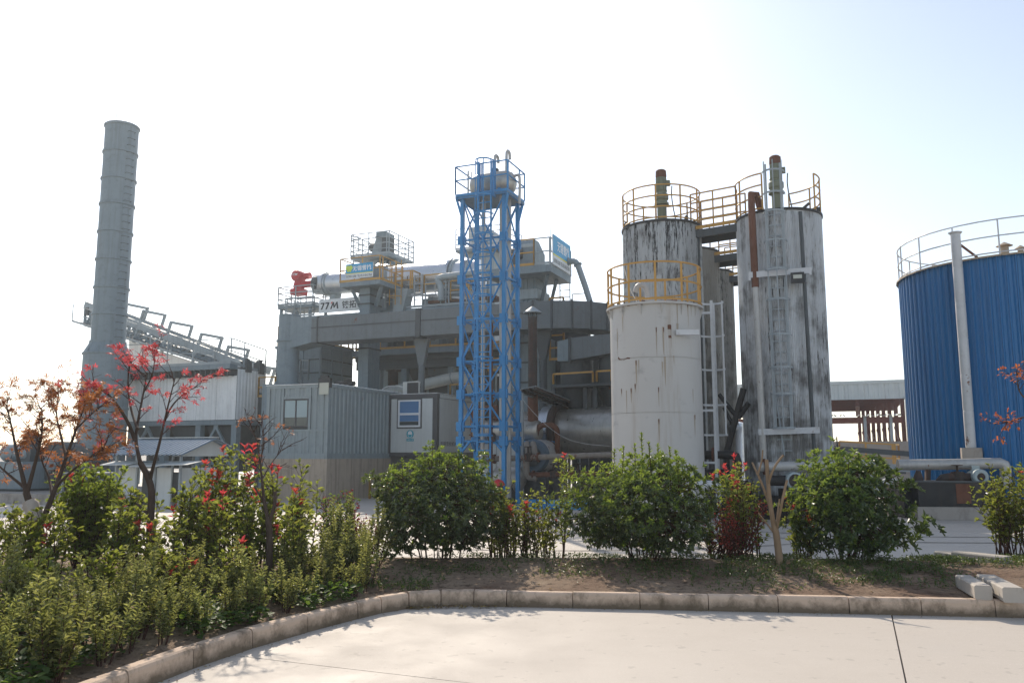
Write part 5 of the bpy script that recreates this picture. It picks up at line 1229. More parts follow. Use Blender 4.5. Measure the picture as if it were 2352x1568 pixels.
part(tw, 'railing', MB().rail(loop, 1.12 * KT, 2, .02, 1.0, closed=True, kick=False), M['blue'])
# caged ladder up the front
lm = (tl + tn) / 2 + A * .18 - B * .27; lw = .225
zl1 = ztop + 1.3 * KT
for s in (-lw, lw): part(tw, 'ladder_rail', MB().bar(at(lm + A * s, .2), at(lm + A * s, zl1), .045), M['blue'])
z = .5; rm = MB().bar(lm - A * lw, lm + A * lw, .032); me = None
while z < ztop + .2:
    part(tw, 'ladder_rung', MB().bar(at(lm - A * lw, z), at(lm + A * lw, z), .03), M['blue']); z += .26
def hoop(t, c, r, z, m, a0=180, a1=360, fx=A, fy=B, h=.05, th=.012, n=14):
    mb = MB()
    for i in range(n):
        b0, b1 = R(a0 + (a1 - a0) * i / n), R(a0 + (a1 - a0) * (i + 1) / n)
        p = at(c, z) + fx * r * math.cos(b0) + fy * r * 1.25 * math.sin(b0); q = at(c, z) + fx * r * math.cos(b1) + fy * r * 1.25 * math.sin(b1)
        mb.bar(p, q, th, h)
    part(t, 'cage_hoop', mb, m)
hz_ = [zat(tn, v) for v in (1000, 903, 822, 735, 680, 632, 585, 541, 494, 452)] + [ztop + 1.3 * KT]
for z in hz_: hoop(tw, lm, .305, z, M['blue'])
for t in (205, 250, 290, 335):
    d = A * .305 * math.cos(R(t)) + B * .38 * math.sin(R(t)); part(tw, 'cage_strip', MB().bar(at(lm, hz_[0]) + d, at(lm, hz_[-1]) + d, .03, .012), M['blue'])
part(tw, 'cage_plate', MB().obox(at(lm, ztop - .1) + A * (lw + .03) + B * .02, A * .05, B * .2, Z * 1.25).obox(at(lm, ztop - .1) - A * (lw + .08) + B * .02, A * .05, B * .2, Z * 1.25), M['blue'])
for z in lv[1:-1]:
    for s in (-lw, lw): part(tw, 'ladder_stay', MB().bar(at(lm + A * s, z), at(lm + A * s, z) + B * .27, .035), M['blue'])
for c in corners: part(tw, 'base_plate', MB().box(at(c, 0), .34, .34, .03), M['grey_dark'])
# expansion tank on the platform
tc = at((corners[0] + corners[2]) / 2, ztop + .05); TL_, TR_ = 1.32, .43
et = thing('expansion_tank', 'pale round ended tank lying on top of the blue tower', 'tank', tc)
o = at(tc, ztop + .58) - A * TL_ / 2 + A * .1
part(et, 'shell', MB().lathe(o, [(.02, -.16), (.18, -.14), (.33, -.06), (.40, .08), (TR_, .25), (TR_, TL_ - .25), (.40, TL_ - .08), (.33, TL_ + .06), (.18, TL_ + .14), (.02, TL_ + .16)], 36, axis=A), M['drum'], 60)
for s in (.2, TL_ - .35): part(et, 'saddle', MB().obox(at(tc, ztop + .05) - A * (TL_ / 2 - .1 - s) - B * .35, A * .12, B * .7, Z * .3), M['blue'])
part(et, 'nozzle', MB().lathe(o + A * .72 + Z * .39, [(.09, 0), (.09, .1), (.14, .1), (.14, .15), (.06, .15), (.06, .2)], 14), M['grey_dark'], 40)
for s, h in ((.72, .62), (1.15, .72)):
    p = o + A * s + Z * .42; part(et, 'vent_pipe', MB().tube(smooth_path([p, p + Z * h * .8, p + Z * h * 1.05 + B * .05, p + Z * h * 1.05 + B * .28 - Z * .0, p + Z * h * .7 + B * .3]), .05, 10), M['pipe'], 50)
part(et, 'level_pipe', MB().tube([at(o, ztop + .1) - A * .28, at(o, ztop + 1.2) - A * .28], .03, 8).tube([at(o, ztop + .15) - A * .15, at(o, ztop + 1.15) - A * .15], .02, 6), M['pipe'])
part(et, 'overflow_pipe', MB().tube(smooth_path([o + A * (TL_ + .1) + Z * .2, o + A * (TL_ + .3) + Z * .25, o + A * (TL_ + .32) - Z * .1, at(o, ztop - .2) + A * (TL_ + .3)]), .05, 8), M['pipe'], 50)
part(et, 'name_plate', MB().obox(o + A * .4 - B * .43 + Z * .05, A * .16, B * .02, Z * .16), M['rail_grey'])
for lab, off in (('grey riser pipe inside the blue tower, left of two', A * .58 + B * .42), ('thick grey riser pipe against the front right tower leg', A * (WT - .15) + B * .12)):
    p = tl + off; rp_ = thing('riser_pipe', lab, 'pipe', p, 'riser pipes in the blue tower')
    part(rp_, 'pipe', MB().tube([at(p, .3), at(p, ztop + .15)], .07, 12), M['pipe'], 50)
    for z in lv[1:-1]: part(rp_, 'clamp', MB().box(at(p, z), .22, .22, .05), M['rail_grey'])
p = tl + A * (WT - .1) + B * (DT * .55)
rp_ = thing('riser_pipe', 'grey riser pipe at the right rear of the blue tower', 'pipe', p, 'riser pipes in the blue tower')
part(rp_, 'pipe', MB().tube([at(p, .3), at(p, ztop + .05)], .075, 12), M['pipe'], 50)
p = tl + A * .72 + B * .76
rp_ = thing('riser_pipe', 'rust red riser pipe low inside the blue tower', 'pipe', p, 'riser pipes in the blue tower')
part(rp_, 'pipe', MB().tube([at(p, .3), at(p, lv[5])], .07, 12), M['rust'], 50)
for z in (lv[2], lv[3]): part(rp_, 'flange', MB().lathe(at(p, z), [(.14, 0), (.14, .05)], 14), M['rust'])
for v, kk_ in ((988, 1), (1012, 0)):
    pass
w = tl + A * 1.15 - B * .1
vw = thing('gate_valve', 'small dark valve with hand wheel on the tower base frame', 'valve', at(w, lv[1]))
part(vw, 'wheel', MB().lathe(at(w, lv[1] + .12), [(.13, 0), (.16, .02), (.13, .04)], 18, axis=-B), M['rubber'])
part(vw, 'body', MB().lathe(at(w, lv[1] + .02), [(.09, 0), (.09, .2)], 12).box(at(w, lv[1] - .02), .18, .15, .06), M['rust_dark'])

# ================================================================ SILOS AND TANKS
def clad_silo(name, label, c, r, h, m, ns=18, ribs=9, dep=.018, rot=0.0, group=None):
    t = thing(name, label, 'silo', at(c, 0), group)
    # one ribbed sheet, then copies turned round the axis
    mb = MB(); span = 2 * math.pi / ns; vs = []; pts = []
    for i in range(ribs):
        w = span / ribs; s = i * w
        pts += [(s, 0), (s + w * .55, 0), (s + w * .68, dep), (s + w * .88, dep)]
    pts.append((span - .002, 0))
    for (a, q) in pts:
        d = Vector((math.cos(a), math.sin(a), 0)) * (r + q); vs += [at(c, .15) + d, at(c, h) + d]
    mb.add(vs, [(2 * i, 2 * i + 2, 2 * i + 3, 2 * i + 1) for i in range(len(pts) - 1)])
    first = part(t, 'cladding_sheet', mb, M[m])
    for i in range(1, ns):
        o = piece(t, 'cladding_sheet', first.data, at(c, 0), (0, 0, span * i))
    part(t, 'shell', MB().lathe(at(c, 0), [(r - .02, 0), (r - .02, h - .02)], 40), M['grey_dark'], 40)
    part(t, 'roof', MB().lathe(at(c, h), [(r + .05, -.05), (r + .05, .015), (r * .5, .07), (.02, .11)], 48), M['black'], 40)
    return t
def arc(c, r, z, a0, a1, n=24): return [at(c, z) + Vector((math.cos(R(a0 + (a1 - a0) * i / n)), math.sin(R(a0 + (a1 - a0) * i / n)), 0)) * r for i in range(n + 1)]
def round_rail(t, c, r, z, m, spans=((0, 360),), h=1.05, n=3, posts=10, tr=.022):
    for a0, a1 in spans:
        full = abs(a1 - a0 - 360) < 1
        for k in range(n + 1):
            zz = z + .06 + (h - .06) * k / n
            part(t, 'guard_rail', MB().tube(arc(c, r, zz, a0, a1, 40 if full else 20), tr, 6), m, 50)
        m_ = max(1, round(posts * (a1 - a0) / 360))
        for k in range(m_ + (0 if full else 1)):
            q = arc(c, r, z, a0 + (a1 - a0) * k / m_, a0 + (a1 - a0) * k / m_ + 1, 1)[0]
            part(t, 'rail_post', MB().bar(q - Z * .05, q + Z * h, tr * 2), m)
def sides(u0, u1, v, Y):
    c = P((u0 + u1) / 2, v, Y); ph = math.atan2(c.x, c.y); r = abs(u1 - u0) / 2 * Y * math.cos(ph) / FPX * 1.01
    return at(c, 0), r
def mixer(c, z, label, top, m='motor_green'):
    sz = (zat(c, top) - z) / 2.28; sc = .74
    t = thing('mixer_motor', label, 'motor', at(c, z), 'mixer motors on the silos')
    prof = [(.30, 0), (.30, .12), (.19, .14), (.19, .85), (.30, .88), (.30, .95), (.24, .98), (.24, 1.05), (.29, 1.1), (.29, 1.28), (.22, 1.34), (.22, 1.4), (.25, 1.42)]
    part(t, 'stand', MB().lathe(at(c, z), [(a * sc, b * sz) for a, b in prof], 22), M[m], 35)
    part(t, 'motor_body', MB().lathe(at(c, z + 1.42 * sz), [(.2 * sc, 0), (.2 * sc, .55 * sz)], 22), M[m], 35)
    part(t, 'fan_cowl', MB().lathe(at(c, z + 1.97 * sz), [(.22 * sc, 0), (.23 * sc, .04), (.22 * sc, .26 * sz), (.16 * sc, .31 * sz), (.02, .31 * sz)], 22), M['rust'], 35)
    part(t, 'terminal_box', MB().box(at(c, z + 1.62 * sz) + A * .28 * sc, .18 * sc, .16 * sc, .22 * sc), M[m])
    part(t, 'cable', MB().tube(smooth_path([at(c, z + 1.6 * sz) + A * .33, at(c, z + .9) + A * .30, at(c, z) + A * .45]), .018, 5), M['rubber'])
    for k in range(10):
        a = k * math.pi / 5; d = Vector((math.cos(a), math.sin(a), 0)); part(t, 'cooling_fin', MB().bar(at(c, z + 1.45 * sz) + d * .205 * sc, at(c, z + 1.95 * sz) + d * .205 * sc, .03, .03), M[m])
    return t
# pale smooth tank in front
gc, gr = sides(1404, 1611, 900, 21.0); gh = zat(gc - gc.normalized() * gr, 694)
gt = thing('pale_tank', 'smooth pale grey tank with rust runs and orange top railing', 'tank', gc)
nb_ = 4
for i in range(nb_): part(gt, 'shell_course', MB().lathe(gc, [(gr, gh * i / nb_ + .006), (gr, gh * (i + 1) / nb_ - .006)], 72, cap=False), M['tank_white'], 40)
part(gt, 'core', MB().lathe(gc, [(gr - .015, 0), (gr - .015, gh - .03)], 48), M['tank_white'], 40)
part(gt, 'roof', MB().lathe(at(gc, gh), [(gr + .09, -.03), (gr + .09, .02), (.02, .14)], 64), M['tank_white'], 40)
for k in range(14):
    a = 2 * math.pi * k / 14 + .2; d = Vector((math.cos(a), math.sin(a), 0)); tn_ = Vector((-d.y, d.x, 0))
    part(gt, 'rim_bracket', MB().hexa([at(gc, gh - .04) + d * gr, at(gc, gh - .04) + d * (gr + .085), at(gc, gh - .05) + d * (gr + .085), at(gc, gh - .3) + d * gr], tn_ * .02), M['tank_white'])
round_rail(gt, gc, gr + .05, gh + .03, M['yellow'], h=.98, n=2, posts=11, tr=.024)
vp = at(gc, gh + .1) - B * .3 - A * .1
part(gt, 'vent_pipe', MB().tube(smooth_path([vp, vp + Z * .38, vp + Z * .52 - A * .08, vp + Z * .52 - A * .26, vp + Z * .35 - A * .32]), .065, 12), M['pipe'], 50)
part(gt, 'roof_valve', MB().lathe(vp - A * .1 + B * .05, [(.13, -.03), (.13, .03), (.07, .03), (.07, .12)], 14).tube([vp + A * .2 + Z * .05, vp + A * .75 + Z * .05], .03, 8), M['rust'])
part(gt, 'hose', MB().tube(smooth_path([at(gc, gh + .95) - B * gr - A * .55 + B * .3, at(gc, gh + .5) - A * .5 - B * .6, at(gc, gh + .1) - A * .3 - B * .5]), .015, 5), M['hose_white'])
for a_, lab in ((200, ''), (215, ''), (330, '')):
    d = Vector((math.cos(R(a_)), math.sin(R(a_)), 0)); part(gt, 'lifting_ring', MB().lathe(at(gc, gh + .09) + d * gr * .92, [(.05, -.012), (.07, 0), (.05, .012)], 12, axis=A), M['rust_dark'])
random.seed(5)
def scab(poly, a0, z0, m, name, off=.004):        # a flat patch that follows the round shell: (arc length, height) outline
    vs = [at(gc, z0 + q) + Vector((math.cos(a0 + p / gr), math.sin(a0 + p / gr), 0)) * (gr + off) for p, q in poly]
    part(gt, name, MB().add(vs, [tuple(range(len(vs)))]), m)
ga = math.atan2(-gc.y, -gc.x)
tear = [(0, .03), (.05, -.02), (.14, -.04), (.24, -.045), (.33, -.02), (.42, -.03), (.44, .0), (.36, .015), (.30, .0), (.20, -.005), (.10, .0), (.03, .06)]
scab(tear, ga - .95, zat(gc, 830), M['rust'], 'rust_tear')
scab([(0, 0), (.2, .01), (.42, .0), (.42, .025), (.2, .03), (0, .02)], ga - .62, zat(gc, 712) - .05, M['rust'], 'rust_tear')
for i in range(26):
    a = ga + random.uniform(-1.05, .95); z = random.choice((zat(gc, 712), zat(gc, 760), zat(gc, 832), zat(gc, 893), zat(gc, 960))) + random.uniform(-.12, .05)
    L_, w_2 = random.uniform(.15, .75), random.uniform(.012, .035)
    scab([(-w_2, 0), (w_2, 0), (w_2 * .7, -L_ * .5), (w_2 * .2, -L_), (-w_2 * .2, -L_ * .9), (-w_2 * .8, -L_ * .4)], a, z, M['rust_run'], 'rust_run', .003)
    if i % 2: scab([(-.012, .0), (.014, .01), (.012, -.09), (.0, -.14), (-.01, -.06)], a, z + .01, M['rust'], 'rust_chip', .005)
for (u_, z_, w_3, h_) in ((.66, 771, .045, .12), (.67, 790, .04, .07)): scab([(-w_3, 0), (w_3, 0), (w_3 * .8, h_), (-w_3, h_ * .9)], ga + u_ - .35, zat(gc, z_), M['rust'], 'rust_patch')
gfr = (-Vector((gc.x, gc.y, 0))).normalized()
br0 = at(gc, zat(gc, 764)) + gfr * gr * .80 + Vector((gr * .45, 0, 0))
part(gt, 'bracket_arm', MB().bar(PA(gc + gfr * (gr - .05), Vector((gfr.y, -gfr.x, 0)) * -1, 1553, 763), PA(gc + gfr * (gr - .05), Vector((gfr.y, -gfr.x, 0)) * -1, 1606, 763), .1, .13), M['rail_white'])
part(gt, 'outlet_pipe', MB().tube([at(gc, .95) + Vector((gr * .55, -gr * .7, 0)), at(gc, .95) + Vector((gr * 1.2, -gr * .75, 0))], .11, 12).lathe(at(gc, .95) + Vector((gr * 1.15, -gr * .75, 0)), [(.18, 0), (.18, .05)], 14, axis=Vector((1, 0, 0))), M['rail_white'], 40)
# silos
ac_, ar = sides(1431, 1613, 620, 24.7); ah_ = zat(ac_ - ac_.normalized() * ar, 504)
sa = clad_silo('tar_silo', 'white ribbed silo heavily streaked with black tar behind the pale tank', ac_, ar, ah_, 'silo_a', group='ribbed bitumen silos')
round_rail(sa, ac_, ar + .0, ah_ + .02, M['yellow'], h=1.05, n=3, posts=10)
for a_ in (190, 300, 345): 
    d = Vector((math.cos(R(a_)), math.sin(R(a_)), 0)); part(sa, 'lifting_ring', MB().lathe(at(ac_, ah_ + .1) + d * ar * .95, [(.06, -.015), (.09, 0), (.06, .015)], 14, axis=Vector((-d.y, d.x, 0))), M['rust_dark'])
mixer(ac_ + A * .02, ah_ + .08, 'olive and rust mixer motor on the tar streaked silo', 391)
d = Vector((math.cos(R(295)), math.sin(R(295)), 0))
part(sa, 'down_pipe', MB().tube([at(ac_, .2) + Vector((ar * .80, -ar * .68, 0)), at(ac_, ah_ - .1) + Vector((ar * .80, -ar * .68, 0))], .035, 8), M['grey_dark'])
cc_ = ac_ + B * 3.5; dc_ = ac_ + B * 7.0
clad_silo('tar_silo', 'grimy ribbed silo standing second in the left row', cc_, ar, ah_, 'silo_c', group='ribbed bitumen silos')
clad_silo('tar_silo', 'ribbed silo standing third and farthest in the left row', dc_, ar, ah_, 'silo_c', group='ribbed bitumen silos')
bc_, br2 = sides(1698, 1897, 740, 23.1); bh_ = zat(bc_ - bc_.normalized() * br2, 479)
sb_ = clad_silo('tar_silo', 'sooty ribbed silo with ladder and floodlight on the right', bc_, br2, bh_, 'silo_b', group='ribbed bitumen silos')
round_rail(sb_, bc_, br2, bh_ + .02, M['yellow'], ((-60, 235),) if False else ((-50, 55), (150, 232)), h=1.05, n=3, posts=10)
mixer(bc_ + Vector((.02, .1, 0)), bh_ + .08, 'taller grimy mixer motor on the right silo behind the ladder', 359)
part(sb_, 'roof_hatch', MB().box(at(bc_, bh_ + .02) + Vector((br2 * .55, -.2, 0)), .45, .4, .14).bar(at(bc_, bh_ + .2) + Vector((br2 * .5, -.2, 0)), at(bc_, bh_ + .42) + Vector((br2 * .72, -.2, 0)), .08), M['black'])
# front gear of the right silo: ladder, cage, pipes, cross bars
fv = (-Vector((bc_.x, bc_.y, 0))).normalized(); rt = Vector((-fv.y, fv.x, 0)); rt = rt if rt.x > 0 else -rt
fpl = bc_ + fv * (br2 + .12)
def Fp(u, v, o=0.0): return PA(fpl + fv * o, rt, u, v)
lt, lb = Fp(1779, 470), Fp(1815, 1046)
la = at(fpl, 0) + rt * ((Fp(1788, 700) - at(fpl, Fp(1788, 700).z)).dot(rt))
lz0 = zat(la, 985); lzt = bh_ + 1.25
for s in (-.19, .19): part(sb_, 'ladder_rail', MB().bar(at(la, lz0) + rt * s, at(la, lzt if s else lzt) + rt * s, .045), M['rail_grey'])
part(sb_, 'lower_ladder', MB().bar(at(la, zat(la, 1045)) - rt * .13 + rt * .12, at(la, lz0 + 1.2) - rt * .2, .035), M['rail_grey'])
z = zat(la, 1060)
while z < bh_:
    part(sb_, 'ladder_rung', MB().bar(at(la, z) - rt * .19, at(la, z) + rt * .19, .026), M['rail_grey']); z += .29
for v in (983, 905, 845, 770, 690, 622, 556, 490, 448, 398):
    z = zat(la, v); hoop(sb_, la, .30, z, M['rail_grey'], 0, 180, rt, fv, .05, .012, 12)
for t in (40, 90, 140):
    d = rt * .30 * math.cos(R(t)) + fv * .375 * math.sin(R(t)); part(sb_, 'cage_strip', MB().bar(at(la, lz0) + d, at(la, lzt) + d, .03, .012), M['rail_grey'])
part(sb_, 'flue_pipe', MB().tube([Fp(1755, 1075, .06), Fp(1738, 705, .06), Fp(1735, 660, .06)], .085, 14), M['pipe'], 50)
part(sb_, 'rusty_vent', MB().tube([Fp(1735, 660, .06), Fp(1726, 470, .06), Fp(1725, 446, .02), at(Fp(1736, 440, 0), Fp(1736, 440, 0).z) - fv * .25, Fp(1748, 478, 0) - fv * .5], .095, 14), M['rust'], 50)
part(sb_, 'thin_pipe', MB().tube([Fp(1871, 1050, .0), Fp(1838, 486, .0)], .05, 10), M['grey_dark'], 50)
part(sb_, 'cross_bar', MB().bar(Fp(1722, 632, .1), Fp(1861, 621, .1), .08, .16), M['rail_white'])
part(sb_, 'bar_end', MB().bar(Fp(1722, 625, .1), Fp(1722, 645, .1), .1, .06).bar(Fp(1861, 614, .1), Fp(1861, 632, .1), .1, .06), M['rail_white'])
part(sb_, 'cross_bar', MB().bar(Fp(1742, 992, .1), Fp(1883, 987, .1), .08, .16), M['rail_white'])
flp = Fp(1831, 637, .25)
f2 = thing('floodlight', 'tilted black floodlight on the right silo cross bar', 'floodlight', flp, 'floodlights')
part(f2, 'housing', MB().obox(flp - rt * .16 - Z * .14, rt * .34, -fv * .12, Z * .28), M['rubber'])
part(f2, 'lens', MB().obox(flp - rt * .10 - Z * .03 + fv * .002, rt * .22, fv * .02, Z * .10), M['lamp_glass'])
part(f2, 'bracket', MB().bar(flp - fv * .1, flp - fv * .25 + Z * .02, .05), M['rubber'])
part(sb_, 'rim_lug', MB().box(Fp(1880, 485), .1, .1, .1), M['black'])
# ladder that stands between the pale tank and the left row
lx_ = at(P(1640, 900, 21.6), 0)
sl_ = thing('caged_ladder', 'white rust flecked caged ladder right of the pale tank', 'ladder', lx_)
zt_ = zat(lx_, 690)
ra = rt
part(sl_, 'ladder_rail', MB().bar(at(lx_, 0), at(lx_, zt_), .07, .05), M['rail_white']); part(sl_, 'ladder_rail', MB().bar(at(lx_, 0) - fv * .4 + ra * .03, at(lx_, zt_) - fv * .4 + ra * .03, .05, .05), M['rail_white'])
for i in range(int(zt_ / .3)): part(sl_, 'ladder_rung', MB().bar(at(lx_, .2 + .3 * i), at(lx_, .2 + .3 * i) - fv * .4, .028), M['rail_white'])
for v in (692, 768, 846, 928, 998): hoop(sl_, lx_ - fv * .2, .24, zat(lx_, v), M['rail_white'], -90, 90, -fv, ra, .05, .014, 14)
for t in (-25, 35):
    d = -fv * .24 * math.sin(R(t)) + ra * .30 * math.cos(R(t)); part(sl_, 'cage_strip', MB().bar(at(lx_ - fv * .2, zat(lx_, 1000)) + d, at(lx_ - fv * .2, zt_) + d, .035, .012), M['rail_white'])
for v in (718, 942, 1062): part(sl_, 'stay', MB().bar(at(lx_, zat(lx_, v)), at(lx_, zat(lx_, v)) - ra * .38, .06), M['rail_white'])
# walkways between the two silo rows, three of them one behind the other
for i, lab in enumerate(('nearest walkway with yellow railing bridging the two silos', 'middle walkway with yellow railing between the silo rows', 'farthest walkway with yellow railing between the silo rows')):
    p = ac_ + B * (3.5 * i) + A * (ar * .9); q = bc_ + B * (3.5 * i) - A * (br2 * .88)
    zz = min(ah_, bh_) - .08; L_ = (q - p).length; dx = (q - p).normalized(); dy = Vector((-dx.y, dx.x, 0))
    t = thing('walkway', lab, 'walkway', at(p, zz - .2), 'walkways between the silo rows')
    part(t, 'deck', MB().obox(at(p, zz - .06) - dy * .4, dx * L_, dy * .8, Z * .05), M['grey_dark'])
    for s in (-.42, .38): part(t, 'beam', MB().obox(at(p, zz - .24) + dy * s, dx * L_, dy * .06, Z * .18), M['grey_dark'])
    for s in (-.4, .4): part(t, 'railing', MB().rail([at(p, zz) + dy * s, at(p, zz) + dy * s + dx * L_], 1.1, 4, .02, L_ / 2), M['yellow'])
# dark struts between the silo feet
sp = at(P(1700, 950, 22.6), 0)
st = thing('pipe_strut', 'black pipe struts forming a Y between the silos', 'strut', sp)
def S(u, v): return PA(sp, rt, u, v)
part(st, 'strut', MB().tube([S(1668, 1040), S(1674, 1020), S(1708, 892)], .085, 10), M['black'], 50)
part(st, 'strut', MB().tube([S(1695, 960), S(1720, 925)], .075, 10), M['black'], 50)
part(st, 'strut', MB().tube([S(1651, 905), S(1688, 952)], .06, 10), M['black'], 50)
part(st, 'strut', MB().tube([S(1662, 935), S(1683, 975)], .05, 10), M['black'], 50)
part(st, 'foot', MB().tube([at(S(1668, 1040), 0), S(1668, 1040)], .085, 10), M['black'], 50)
hp = at(P(1650, 1050, 22.0), 0)
def H(u, v): return PA(hp, rt, u, v)
pipe('black horizontal pipe with elbow between pale tank and right silo', [H(1620, 1044), H(1680, 1044), H(1690, 1047), H(1694, 1060), H(1694, 1130)], .115, 'black', flanges=(.3,))
pipe('lower black header pipe behind the cut trunk', [H(1615, 1090), H(1700, 1092)], .16, 'black')
pb = thing('pump_unit', 'tarry black pump on its block under the silos', 'pump', hp)
part(pb, 'block', MB().obox(at(hp, 0) - rt * .4 - fv * .4, rt * 1.6, -fv * 1.2, Z * .55), M['black'])
part(pb, 'pump', MB().lathe(at(hp, .75) + rt * .2 - fv * .5, [(.2, 0), (.24, .05), (.24, .5), (.16, .6)], 18, axis=rt), M['black'], 40)
# pipe and pump group in front of the right silo
wp = at(P(1800, 1075, 21.0), 0)
def Wp(u, v): return PA(wp, Vector((1, -.05, 0)).normalized(), u, v)
pipe('long silver header pipe in front of the right silo foot', [Wp(1740, 1072), Wp(1900, 1068), Wp(2000, 1066)], .12, 'pipe', flanges=(.1,), valves=())
pm2 = thing('circulation_pump', 'round grey pump motor end below the header by the silo foot', 'pump', at(Wp(1818, 1103), 0))
pmc = Wp(1818, 1103) - Vector((0, .3, 0))
part(pm2, 'motor_body', MB().lathe(pmc, [(.17, 0), (.21, .03), (.21, .45)], 24, axis=Vector((0, 1, 0))), M['motor_grey'], 35)
part(pm2, 'fan_cover', MB().lathe(pmc - Vector((0, .012, 0)), [(.02, 0), (.12, 0), (.13, .012), (.16, .0), (.17, .02)], 24, axis=Vector((0, 1, 0))), M['rust_dark'], 35)
part(pm2, 'base', MB().box(at(pmc, 0) + Vector((0, .3, 0)), .5, .6, pmc.z - .2, (Vector((1, 0, 0)), Vector((0, 1, 0)))), M['black'])
part(pm2, 'pump_head', MB().lathe(pmc + Vector((-.6, .25, 0)), [(.1, 0), (.13, .05), (.13, .45)], 16, axis=Vector((1, 0, 0))), M['black'], 40)
sp2 = thing('silo_plinth', 'tar blackened plinth under the right silo', 'plinth', bc_)
part(sp2, 'block', MB().box(at(bc_, 0), br2 * 2.5, br2 * 2.5, .6), M['black'])
# small white post with lamp between the silos
pl_ = at(P(1694, 985, 30), 0)
single('bent_vent_pipe', MB().tube(smooth_path([pl_, at(pl_, zat(pl_, 990)), at(pl_, zat(pl_, 982)) + Vector((.15, 0, 0)), at(pl_, zat(pl_, 982)) + Vector((-.25, 0, 0))]), .10, 8), M['rail_white'], 'thin pale post with a flat head seen between the silos', 'post', pl_, smooth=50)
far = at(P(1690, 1040, 34), 0)
single('far_silver_tank', MB().lathe(far, [(.42, 0), (.42, zat(far, 972)), (.02, zat(far, 966))], 28), M['silver'], 'small silver tank seen in the gap between silos', 'tank', far, smooth=40)

# ================================================================ BLUE TANK
tcX = math.tan(R(31.6)); bD = 29.6
bt_c = Vector((math.sin(R(31.8)) * bD, math.cos(R(31.8)) * bD, 0)); bt_r = 3.22
bt_dir = -bt_c.normalized()
az0 = math.degrees(math.atan2(bt_dir.y, bt_dir.x))
edge = Vector((math.sin(R(25.5)) * 29.4, math.cos(R(25.5)) * 29.4, 0)); bt_h = zat(edge, 651)
bt = thing('blue_tank', 'large round tank clad in bright blue ribbed sheets', 'tank', bt_c)
ns = 30; span = 2 * math.pi / ns; pts = []
ribs = 3; dep = .05
for i in range(ribs):
    w = span / ribs; s = i * w
    pts += [(s, 0), (s + w * .32, 0), (s + w * .42, dep * .4), (s + w * .52, 0), (s + w * .70, 0), (s + w * .80, dep), (s + w * .9, dep)]
pts.append((span - .001, 0)); vs = []
for (a, q) in pts:
    d = Vector((math.cos(a), math.sin(a), 0)) * (bt_r + q); vs += [at(bt_c, .5) + d, at(bt_c, bt_h) + d]
first = part(bt, 'cladding_sheet', MB().add(vs, [(2 * i, 2 * i + 2, 2 * i + 3, 2 * i + 1) for i in range(len(pts) - 1)]), M['blue_clad'])
for i in range(1, ns): piece(bt, 'cladding_sheet', first.data, bt_c, (0, 0, span * i))
part(bt, 'shell', MB().lathe(bt_c, [(bt_r - .03, 0), (bt_r - .03, bt_h - .02)], 64), M['grey_dark'], 40)
nr = 20
for i in range(nr):
    a0, a1 = 2 * math.pi * i / nr, 2 * math.pi * (i + 1) / nr - .004
    def rp(r, a, z): return at(bt_c, bt_h + z) + Vector((math.cos(a), math.sin(a), 0)) * r
    am = (a0 + a1) / 2
    part(bt, 'roof_sheet', MB().add([rp(bt_r + .12, a0, .0), rp(bt_r + .12, am, .0), rp(bt_r + .12, a1, 0), rp(.3, a1, .62), rp(.3, a0, .62), rp(bt_r + .12, a0, -.05), rp(bt_r + .12, am, -.05), rp(bt_r + .12, a1, -.05)],
        [(0, 1, 2, 3, 4), (5, 6, 1, 0), (6, 7, 2, 1)]), M['dome'])
part(bt, 'roof_vent', MB().lathe(at(bt_c, bt_h + .55) - A * .2, [(.3, 0), (.12, .1), (.12, .35), (.24, .37), (.02, .5)], 16), M['dome'], 40)
vv = at(bt_c, bt_h + .2) + bt_dir * 1.6 + Vector((.25, 0, 0)); part(bt, 'roof_vent', MB().lathe(vv, [(.08, 0), (.08, .25), (.17, .27), (.02, .38)], 14), M['dome'], 40)
round_rail(bt, bt_c, bt_r + .03, bt_h + .02, M['rail_white'], h=1.0, n=2, posts=17, tr=.02)
ppx = None
for a_ in range(0, 400):      # the point of the shell seen at the pipe's column
    a = R(az0 - 90 + a_ * .45); q = bt_c + Vector((math.cos(a), math.sin(a), 0)) * (bt_r + .16)
    k_ = (2224 - 1176) / FPX * (q.y * math.cos(PITCH) + (3.5 - EYE) * math.sin(PITCH))
    if (q - bt_c).dot(bt_dir) > 0 and abs(q.x - k_) < .06: ppx = q; break
zp0, zp1 = zat(ppx, 1028), zat(ppx, 535)
npipe = 6
for i in range(npipe):
    z0, z1 = zp0 + (zp1 - zp0) * i / npipe, zp0 + (zp1 - zp0) * (i + 1) / npipe
    part(bt, 'vent_pipe', MB().lathe(ppx, [(.125, z0), (.135, z0 + .03), (.135, z1 - .01), (.125, z1)], 20, cap=False), M['rail_white'], 40)
part(bt, 'pipe_cap', MB().lathe(ppx, [(.16, zp1 - .03), (.19, zp1 + .01), (.1, zp1 + .04), (.02, zp1 + .05)], 20), M['rail_white'], 40)
part(bt, 'pipe_box', MB().box(at(ppx, zat(ppx, 1070)), .5, .4, zp0 - zat(ppx, 1070)), M['plinth'])
part(bt, 'pipe_prop', MB().bar(at(ppx, zp1 - .35) + A * .1, at(ppx, bt_h + .1) + A * .55 + B * .3, .05), M['rust'])
part(bt, 'foundation', MB().lathe(bt_c, [(bt_r + .25, 0), (bt_r + .25, .5)], 64), M['plinth'], 40)
